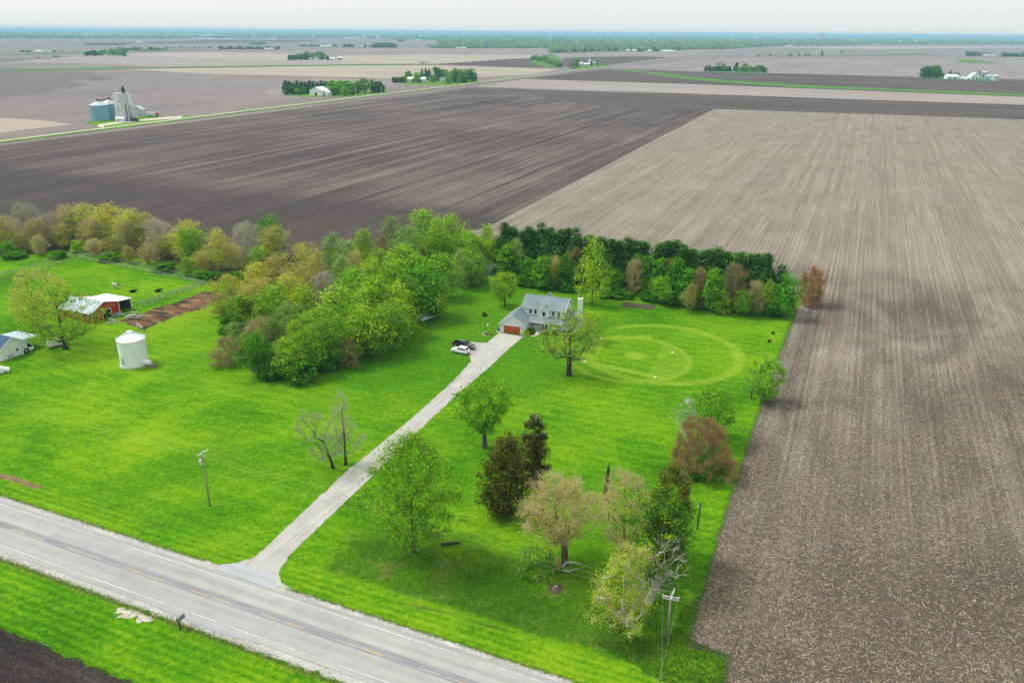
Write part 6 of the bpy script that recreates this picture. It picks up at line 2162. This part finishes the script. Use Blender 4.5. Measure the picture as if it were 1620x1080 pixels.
# white farm and brush strip at the bend of the far road
W5 = 'at the white farm where the drain meets the far road'
grove([(904, 106, 94, 12, 'far_bare'), (913, 105.5, 91, 8, 'far_green'), (907, 108.5, 103, 7, 'far_green'), (912, 106, 97, 6, 'far_deep'), (945, 106.5, 97, 5, 'far_green'), (957, 104.5, 96, 6, 'far_bare'), (936, 104, 98, 5, 'far_pine')], W5, 55)
sheet('farmyard_grass', px((900, 109), (905, 105), (960, 103), (966, 106.5), (930, 108.5)), 0.3, M_verge)
far_building(918, 104, 6, 0.9, 5, 3, S_white, R_white, 'white farmhouse beside the bare tree at the road bend', 'x', 'farmhouse')
far_building(928, 104.2, 9, 0.5, 4, 2, S_white, R_white, 'low white barn at the road bend', 'x')
far_building(940, 103, 6, 0.8, 6, 3, S_white, R_white, 'tall white barn next to the white silo', 'y')
o = empty('silo', G(932.5, 103.6))
bin_at(o, 0, 0, 2.6, 12, 2.0, S_white, R_white, 'tower')
tag(o, 'white silo at the farm where the drain meets the road', 'silo')
lst = []
rr = np.random.default_rng(9)
for i in range(34):
    t = rr.random()
    xx = 841 + 42 * t + rr.uniform(-9, 9) * (1 - t * 0.5) + 6
    yy = 93 + 13 * t + rr.uniform(-2, 1.5)
    lst.append((xx, yy, yy - rr.uniform(4.5, 7.5), rr.uniform(7, 10), ('far_green', 'far_bare', 'far_green', 'far_deep')[i % 4]))
grove(lst, 'in the brushy strip along the creek by the white farm', 56)
sheet('creek_grass', px((838, 97), (846, 90), (875, 86), (884, 92), (888, 100), (884, 107.5), (860, 106), (845, 102)), 0.22, M_verge, jit=2, step=12)
# evergreen square farm
W6 = 'at the evergreen-ringed farm on the open plain'
lst = [(1117 + i * 5, 113 - (i % 2) * 0.3, 104.5 + (i % 3) * 0.6 - (1.2 if i == 1 else 0), 7, 'far_pine' if i % 3 else 'far_deep') for i in range(8)] + [(1137, 111, 97.5, 14, 'far_bare'), (1145, 111, 99, 10, 'far_bare'), (1144, 113, 102, 7, 'far_green'), (1154, 113.4, 105, 6, 'far_pine'),
       (1165.5, 113, 97.5, 6, 'far_pine'), (1161, 112, 104, 4, 'far_pine'), (1172, 113.6, 106, 9, 'far_green'), (1177, 113.3, 100.5, 10, 'far_deep'), (1180, 114, 105.5, 9, 'far_green'), (1187, 113.8, 104.5, 8, 'far_green'), (1192, 113.4, 105, 4, 'far_pine'),
       (1198, 114, 103, 10, 'far_green'), (1204, 114.3, 103.5, 9, 'far_deep'), (1209, 114.4, 106, 8, 'far_deep')]
grove(lst, W6, 57)
sheet('farmyard_grass', px((1112, 114.2), (1130, 112), (1218, 113), (1214, 116.2), (1160, 115.5)), 0.2, M_verge)
far_building(1166, 111, 6, 0.6, 4.0, 2.0, S_white, R_grey, 'low white house inside the evergreen-ringed farm', 'x', 'farmhouse')
# right-hand farm with bins
W7 = 'in the dark clump beside the white farm with steel bins'
grove([(1459, 123, 107, 9, 'far_deep'), (1464, 123.5, 105, 12, 'far_deep'), (1471, 123.3, 105.5, 12, 'far_deep'), (1477, 122, 104, 9, 'far_deep'), (1482, 122.3, 104.5, 9, 'far_deep'), (1483, 123.3, 110, 10, 'far_deep'), (1489, 122, 113, 7, 'far_bare'),
       (1491.5, 122, 116.5, 5, 'far_deep')], W7, 58)
grove([(1503, 118, 111.5, 5, 'far_green')], 'single behind the white machine shed with steel bins', 59)
sheet('farmyard_grass', px((1453, 123.5), (1495, 121.5), (1582, 126.2), (1584, 129.5), (1500, 127), (1480, 125)), 0.35, M_verge)
far_building(1507, 125.6, 16.5, 0.45, 4.5, 3.4, S_white, R_white, 'long white machine shed beside the dark clump', 'x', doors=2)
far_building(1526, 125.8, 9, 0.5, 2.4, 1.4, S_white, R_white, 'low pale shed next to the tall gabled barn', 'x', 'shed')
far_building(1542.5, 126.5, 11, 0.8, 6.5, 5.0, S_white, R_white, 'tall white gabled barn between the sheds and bins', 'y', doors=2)
far_building(1533, 126.4, 8, 0.7, 3.2, 1.8, S_white, R_white, 'white lean-to against the tall gabled barn', 'x', 'shed')
far_building(1555.5, 123, 10, 0.6, 9.5, 2.0, GREY_ST, R_pale, 'tall grey crib behind the steel bins', 'x', 'shed')
for a, b, r_, h_, mt, lb in ((1548, 124, 2.0, 15, plain('blue_grey_silo', (0.22, 0.27, 0.34)), 'blue-grey silo beside the tall gabled barn'), (1561, 127, 3.6, 6.5, BLUE_ST, 'bluish steel bin beside the grey crib'), (1566, 126, 3.0, 8.0, S_white, 'narrow white bin between the steel bins'),
                             (1573.5, 128, 5.0, 8.0, GREY_ST, 'big pale steel bin at the end of the farm')):
    o = empty('silo' if r_ == 2.0 else 'grain_bin', G(a, b))
    bin_at(o, 0, 0, r_, h_, r_ * 0.55, mt, STEEL, 'wall')
    tag(o, lb, 'silo' if r_ == 2.0 else 'grain bin')
o = empty('quonset_hut', G(1515, 119.5), 0)
prof_ = [(5.0 * math.cos(w), 0, 5.0 * math.sin(w)) for w in np.linspace(0, math.pi, 13)]
MB().prism(prof_, (0, 10, 0)).build('shell', plain('dark_red_steel', (0.09, 0.04, 0.045)), o)
MB().box(-1.5, 1.5, -0.1, 0.02, 0, 3.2).build('door', BLACK, o)
tag(o, 'dark round-topped hut behind the long white machine shed', 'hut')
grove([(1530 + i * 4, 88.8, 81.5 + (i % 2), 6, 'far_deep' if i < 4 else 'far_bare') for i in range(10)], 'by the two pale houses on the open plain', 60)
grove([(1588 + i * 5, 90, 83 + (i % 3), 8, ('far_deep', 'far_green')[i % 2]) for i in range(8)], 'in the dense clump by a white house on the plain', 61)
for a, b, w, lb in ((1561, 89, 7, 'low pale house among bare trees on the plain'), (1571, 89, 5, 'white house beside the low pale house on the plain'), (1612, 90, 6, 'white house by the dense clump on the plain'), (1250, 73.4, 8, 'long white shed at the woods edge beyond the fence line trees'), (1243, 73.6, 3, 'tiny white shed beside the long white shed at the woods'),
                    (1385, 70.6, 3, 'tiny lone white hut before the horizon woods')):
    far_building(a, b, w, 0.5, 3.6, 2.2, S_white, R_white, lb, 'x', 'shed')
grove([(1199.5, 90.4, 86.2, 4, 'far_green'), (1218.5, 90, 85, 3.4, 'far_deep'), (1250, 89.8, 84, 3.5, 'far_deep'), (1264, 89.4, 84.6, 3.2, 'far_green'), (1274.5, 88.8, 84.5, 3.6, 'far_deep'), (1279, 88.4, 84.5, 3, 'far_green'), (1300, 88.4, 80.5, 3.8, 'far_deep'), (1331, 85.6, 79.8, 4, 'far_green')],
      'standing alone along the fence line on the open plain', 62)
for a, b, w, lb in ((994, 81, 6, 'white farmhouse at the edge of the woods by the far road'), (1004, 81.3, 6, 'white barn at the edge of the woods by the far road'), (1028, 82, 6, 'low grey-white shed near the far road woods'), (1050, 82.2, 6, 'white gabled barn near the far road woods'),
                    (1060, 82.8, 14, 'long white shed with dark doors near the far road')):
    far_building(a, b, w, 0.5, 4.5, 3.0, S_white, R_white, lb, 'x', 'barn', doors=2 if w > 10 else 1)
grove([(1010, 81.8, 76, 6, 'far_deep'), (1035, 81.5, 74, 9, 'far_deep'), (1038, 82, 76, 5, 'far_pine'), (1015, 82, 77, 6, 'far_green')], 'around the white farms by the far road woods', 63)
# water tower and big works on the skyline
dsk = G(1301, 60.5)
dsk = dsk / np.linalg.norm(dsk[:2]) * 12000
ow = empty('factory', (dsk[0], dsk[1], 0), -0.8)
MB().box(-26, 26, -14, 14, 0, 81).build('hall', plain('skyline_grey', (0.36, 0.33, 0.38)), ow)
MB().box(-27, 27, -15, 15, 81, 85).build('roof', plain('skyline_dark', (0.2, 0.2, 0.23)), ow)
MB().box(-62, -26.5, -12, 12, 0, 74).build('annexe', plain('skyline_pale', (0.5, 0.49, 0.5)), ow)
tag(ow, 'big grey blocky building standing on the wooded skyline', 'building')
dw = G(495, 63)
dw = dw / np.linalg.norm(dw[:2]) * 6000
ot = empty('water_tower', (dw[0], dw[1], 0))
MB().lathe([(1.6, 0), (1.3, 30), (3, 33), (6, 36), (6.5, 39), (5, 42), (1, 43.5)], 16).build('tank', TRIM, ot)
MB().lathe([(2.6, -0.2), (2.4, 3)], 12).build('base', TRIM, ot)
tag(ot, 'white water tower rising from the horizon woods', 'water tower')

# ================================================================== FAR WOODS (one mass)
def wood_mat():
    M = Mat('far_canopy', 1.0, 0.05)
    x, y, z = M.pos()
    r = M.rand_island()
    n = M.noise(M.vec(x, y), 1 / 260, 4, 0.6)
    c = M.mix((r * 0.7 + n * 0.6).step(0.35, 0.95), (0.060, 0.125, 0.030), (0.160, 0.260, 0.060))
    c = M.mix(r.step(0.86, 0.93), c, (0.022, 0.06, 0.022))
    c = M.mix(n.step(0.60, 0.75) * 0.5, c, (0.15, 0.17, 0.07))
    M.color(c)
    return M.m


def inpoly(P, poly):
    x, y = P[:, 0], P[:, 1]
    ins = np.zeros(len(P), bool)
    n = len(poly)
    for i in range(n):
        x0, y0 = poly[i][:2]
        x1, y1 = poly[(i + 1) % n][:2]
        c = ((y0 > y) != (y1 > y)) & (x < (x1 - x0) * (y - y0) / (y1 - y0 + 1e-9) + x0)
        ins ^= c
    return ins


def far_wood(polys, maxd, name, n_target, seed, hmin=9, hmax=19, holes=(), avoid=None):
    """thousands of lumpy crowns, closer together near the front of the wood than miles away."""
    r = np.random.default_rng(seed)
    # unit lump: squashed icosahedron-like crown
    base = [(0, 0, 1.0)]
    for k in range(5):
        w = k * 2 * math.pi / 5
        base.append((math.cos(w) * 0.85, math.sin(w) * 0.85, 0.62))
    for k in range(5):
        w = (k + 0.5) * 2 * math.pi / 5
        base.append((math.cos(w), math.sin(w), 0.12))
    base = np.array(base)
    F = [(0, 1 + k, 1 + (k + 1) % 5) for k in range(5)]
    for k in range(5):
        F += [(1 + k, 6 + k, 1 + (k + 1) % 5), (1 + (k + 1) % 5, 6 + k, 6 + (k + 1) % 5)]
    F = np.array(F)
    C, S, Hh = [], [], []
    for poly in polys:
        poly = [p[:2] for p in poly]
        A = np.array(poly)
        dist = np.linalg.norm(A, axis=1)
        d0, d1 = dist.min() * 0.97, min(maxd, dist.max() * 1.02)
        ang = np.arctan2(A[:, 0], A[:, 1])
        q = r.random(n_target)
        invd = 1 / d0 + (1 / d1 - 1 / d0) * q
        d = 1 / invd
        th = r.uniform(ang.min() - 0.02, ang.max() + 0.02, n_target)
        P = np.stack([d * np.sin(th), d * np.cos(th)], 1)
        ins = inpoly(P, poly)
        for h in holes:
            ins &= ~inpoly(P, [p[:2] for p in h])
        P, d = P[ins], d[ins]
        s = np.clip(5.0 * (d / 3000), 4.5, 60) * r.uniform(0.7, 1.3, len(d))
        hh = r.uniform(hmin, hmax, len(d))
        C.append(P)
        S.append(s)
        Hh.append(hh)
    C, S, Hh = np.concatenate(C), np.concatenate(S), np.concatenate(Hh)
    n = len(C)
    rot = r.uniform(0, 6.28, n)
    co, si = np.cos(rot), np.sin(rot)
    jit = r.uniform(0.75, 1.25, (n, len(base), 1))
    B = base[None] * jit
    Xc = (B[..., 0] * co[:, None] - B[..., 1] * si[:, None]) * S[:, None] + C[:, 0:1]
    Yc = (B[..., 0] * si[:, None] + B[..., 1] * co[:, None]) * S[:, None] + C[:, 1:2]
    Zc = B[..., 2] * Hh[:, None]
    V = np.stack([Xc, Yc, Zc], 2).reshape(-1, 3)
    FF = (np.arange(n) * len(base))[:, None, None] + F[None]
    me = np_mesh(name, V, FF.reshape(-1, 3), WOODM, smooth=True)
    return link(name, me), n


WOODM = wood_mat()


def ring(px0, px1, y0, y1, far=38000):
    """area from the front edge (pixel rows y0..y1) back to the horizon."""
    a = [G(px0 + (px1 - px0) * t, y0 + (y1 - y0) * t) for t in np.linspace(0, 1, 5)]
    b = [q / np.linalg.norm(q[:2]) * far for q in a]
    return a + b[::-1]


front = [(-120, 61.0), (0, 61.2), (130, 61.5), (260, 61.6), (330, 60.3), (400, 60.6), (470, 60.6), (540, 60.6), (610, 61.3), (662, 63.2), (690, 63.6), (700, 76.0), (760, 76.3), (868, 76.2), (870, 84.6), (905, 83.8), (960, 81.5),
         (1000, 80.6), (1075, 80.2), (1085, 78.8), (1150, 78.4), (1190, 75.0), (1240, 73.2), (1370, 71.8), (1376, 70.9), (1620, 71.0), (1760, 72.5)]
poly = [G(a, b) for a, b in front]
back = [q / np.linalg.norm(q[:2]) * 38000 for q in poly]
holes = [px((60, 55.3), (60, 53), (250, 53.5), (250, 55.8)), px((280, 58.2), (285, 55), (355, 55.2), (352, 58.4)), px((893, 68.3), (930, 67), (935, 70), (895, 70.5)), px((700, 68.5), (760, 67.5), (850, 69), (700, 72)), px((1090, 62), (1130, 61), (1180, 62), (1120, 63.2))]
o, n1 = far_wood([poly + back[::-1]], 38000, 'far_woods', 60000, 71, holes=holes)
tag(o, 'blue-green woods covering the plain out to the horizon', 'woods', kind='stuff')
# narrow belt that runs out in front of the woods
o, n2 = far_wood([px((675, 76.6), (690, 75.2), (760, 74), (868, 74), (868, 76.8), (760, 76.9))], 38000, 'tree_belt', 2600, 72, 8, 16)
tag(o, 'low blue-green tree belt in front of the horizon woods', 'tree belt', kind='stuff')
# pale roofs among the far trees
rr = np.random.default_rng(13)
for k in range(26):
    a = rr.uniform(20, 1560)
    b = 49.5 + a * 0.0066 + rr.uniform(3.2, 9)
    g = G(a, b)
    d = np.linalg.norm(g[:2])
    w = rr.uniform(2.2, 4.5) * d / FPX
    o = empty('far_house', (g[0], g[1], 0), rr.uniform(-0.3, 0.3))
    gable(o, -w / 2, w / 2, -6, 6, 17, 22, S_white, R_white, 'x', oh=0.5, trim=None)
    MB().box(-w * 0.1, w * 0.1, -6.2, -5.9, 8, 15).build('window', GLASS, o)
    tag(o, 'tiny pale building among the horizon woods', 'building', 'pale buildings among the horizon woods')

# ================================================================== CROP RESIDUE AND GRASS FRINGES (uncountable)
def scatter_quads(name, C, L, Wd, mat, flat=0.15, seed=0, z0=0.02):
    r = np.random.default_rng(seed)
    n = len(C)
    a = r.uniform(0, 6.28, n)
    D = np.stack([np.cos(a), np.sin(a), r.normal(0, flat, n)], 1)
    D = unit(D) * (L * r.uniform(0.5, 1.4, n))[:, None]
    Sd = unit(np.cross(D, np.array([0, 0, 1.0]))) * (Wd * r.uniform(0.6, 1.4, n))[:, None]
    c = np.concatenate([C, np.full((n, 1), z0)], 1)
    c[:, 2] += np.abs(D[:, 2])
    V = np.stack([c - D - Sd, c + D - Sd * 0.6, c + D + Sd * 0.6, c - D + Sd], 1).reshape(-1, 3)
    me = np_mesh(name, V, np.arange(n * 4).reshape(-1, 4), mat)
    return link(name, me)


def poly_points(poly, n, seed, dens=None):
    r = np.random.default_rng(seed)
    A = np.array([p[:2] for p in poly])
    P = r.uniform(A.min(0), A.max(0), (n, 2))
    return P[inpoly(P, [tuple(a) for a in A])]


STRAW = leaf_mat('corn_stalk_litter', (0.15, 0.11, 0.075), (0.29, 0.225, 0.155), (0.52, 0.44, 0.33), 0.1, 0.0)
near_field = [RN(118, 3), RN(190, 3), G(1900, 700), G(1700, 560), G(1262, 560), G(1242, 548), G(1205, 652), G(1155, 802), G(1117, 930), G(1092, 1010), G(1155, 1036)]
P = poly_points(near_field, 420000, 81)
d = np.linalg.norm(P, axis=1)
rr = np.random.default_rng(82)
# raked into drifts by the planter and the wind
uu, vv = P @ EN[:2], P @ ER[:2]
drift = 0.5 + 0.22 * np.sin(vv * 0.55 + 2.2 * np.sin(uu * 0.07)) + 0.22 * np.sin(uu * 0.21 + 1.7 * np.sin(vv * 0.13)) + 0.2 * np.sin(uu * 0.055 - vv * 0.09 + 1.3)
P = P[rr.random(len(P)) < np.clip((95 / d) ** 2.0, 0, 1) * np.clip(drift, 0.45, 1.0)]
o = scatter_quads('stalk_litter', P, 0.24, 0.045, STRAW, seed=83, z0=-0.01)
tag(o, 'pale corn stalk litter strewn over the stubble field', 'crop litter', kind='stuff')
P = poly_points([RN(-10, -20), RN(60, -20), RN(60, -42), RN(-10, -42)], 9000, 84)
o = scatter_quads('stalk_litter', P, 0.13, 0.035, leaf_mat('dark_litter', (0.03, 0.025, 0.02), (0.09, 0.075, 0.06), (0.22, 0.18, 0.14), 0.1, 0.0), seed=85, z0=0.0, flat=0.4)
tag(o, 'clods and stalk litter on the dark soil below the roadside grass', 'crop litter', kind='stuff')


def blades(name, C, h, wd, mat, seed, spread=0.5):
    r = np.random.default_rng(seed)
    n = len(C)
    a = r.uniform(0, 6.28, n)
    S = np.stack([np.cos(a), np.sin(a), np.zeros(n)], 1) * (wd * r.uniform(0.6, 1.4, n))[:, None]
    c = np.concatenate([C, np.zeros((n, 1))], 1)
    T = c + np.concatenate([r.normal(0, spread, (n, 2)) * h, np.full((n, 1), h) * r.uniform(0.5, 1.3, (n, 1))], 1)
    V = np.stack([c - S, c + S, T], 1).reshape(-1, 3)
    return link(name, np_mesh(name, V, np.arange(n * 3).reshape(-1, 3), mat))


GR = leaf_mat('grass_blade', (0.05, 0.20, 0.006), (0.10, 0.31, 0.008), (0.24, 0.42, 0.015), 0.4, 0.0)
GRD = leaf_mat('rough_blade', (0.04, 0.13, 0.008), (0.09, 0.24, 0.010), (0.24, 0.28, 0.060), 0.4, 0.0)


def along_line(pts, n, w, seed):
    r = np.random.default_rng(seed)
    pts = np.array([p[:2] for p in pts])
    L = np.linalg.norm(np.diff(pts, axis=0), axis=1)
    k = r.choice(len(L), n, p=L / L.sum())
    t = r.random((n, 1))
    return pts[k] * (1 - t) + pts[k + 1] * t + r.normal(0, w, (n, 2))


edge_field = px((1112, 930), (1150, 800), (1200, 650), (1240, 540), (1258, 497))
C = np.concatenate([along_line([RN(-15, 2.0), RN(42, 2.0)], 2600, 0.22, 91), along_line([RN(57, 1.8), RN(118, 1.8)], 2600, 0.22, 92), along_line([RN(-5, -9.9), RN(75, -10.1)], 5200, 0.35, 93),
                    along_line(edge_field, 5200, 0.35, 94), along_line([G(1112, 930), G(1085, 1016), G(1150, 1041), RN(116, 2.4), RN(150, 2.3)], 5000, 0.4, 940), along_line([RN(-5, -19.8), RN(60, -19.8)], 3000, 0.35, 95)])
o = blades('grass_fringe', C, 0.16, 0.05, GR, 96)
tag(o, 'ragged grass fringe along the road and field edges', 'grass', kind='stuff')
C = np.concatenate([along_line([RN(-5, -10.0), RN(75, -10.2)], 5000, 0.30, 931), along_line([RN(-15, 1.9), RN(42, 1.9)], 1300, 0.15, 932), along_line([RN(57, 1.7), RN(118, 1.7)], 1300, 0.15, 933)])
o = blades('dry_grass_fringe', C, 0.14, 0.05, leaf_mat('dry_blade', (0.20, 0.16, 0.06), (0.34, 0.28, 0.13), (0.48, 0.42, 0.24), 0.4, 0.0), 934, 0.8)
tag(o, 'dry straw-coloured grass along the gravel shoulders', 'grass', kind='stuff')
rough_poly = [RN(57, 14), RN(60, 8.0), RN(80, 7.4), RN(104, 8.3), RN(108, 12), RN(106, 18), RN(95, 22), RN(78, 21), RN(70, 15), RN(64, 17)]
P = poly_points(rough_poly, 24000, 97)
o = blades('long_grass', P, 0.20, 0.045, GRD, 98, 0.7)
tag(o, 'long rough grass under the roadside trees', 'grass', kind='stuff')
P = poly_points([RN(100, 9), RN(117, 3.5), G(1150, 1035), G(1085, 1010), G(1110, 940), G(1080, 960), G(1060, 1005)], 16000, 99)
o = blades('field_corner_weeds', P, 0.32, 0.05, leaf_mat('weed_blade', (0.04, 0.13, 0.01), (0.09, 0.20, 0.012), (0.24, 0.24, 0.06), 0.4, 0.0), 100, 0.7)
tag(o, 'yellowish weeds at the corner of the stubble field', 'grass', kind='stuff')

# ================================================================== HAZE
m = MB().box(-47000, 47000, -2500, 47000, -1.1, 87)
hz = m.build('haze', bpy.data.materials.new('haze_air'))
hm = hz.data.materials[0]
hm.use_nodes = True
hm.node_tree.nodes.clear()
ho = hm.node_tree.nodes.new('ShaderNodeOutputMaterial')
pv = hm.node_tree.nodes.new('ShaderNodeVolumePrincipled')
pv.inputs['Color'].default_value = (0.44, 0.78, 1.0, 1)
pv.inputs['Density'].default_value = HAZE
pv.inputs['Anisotropy'].default_value = 0.0
hm.node_tree.links.new(pv.outputs[0], ho.inputs['Volume'])
tag(hz, 'thin pale blue haze over the whole plain', 'haze', kind='stuff')
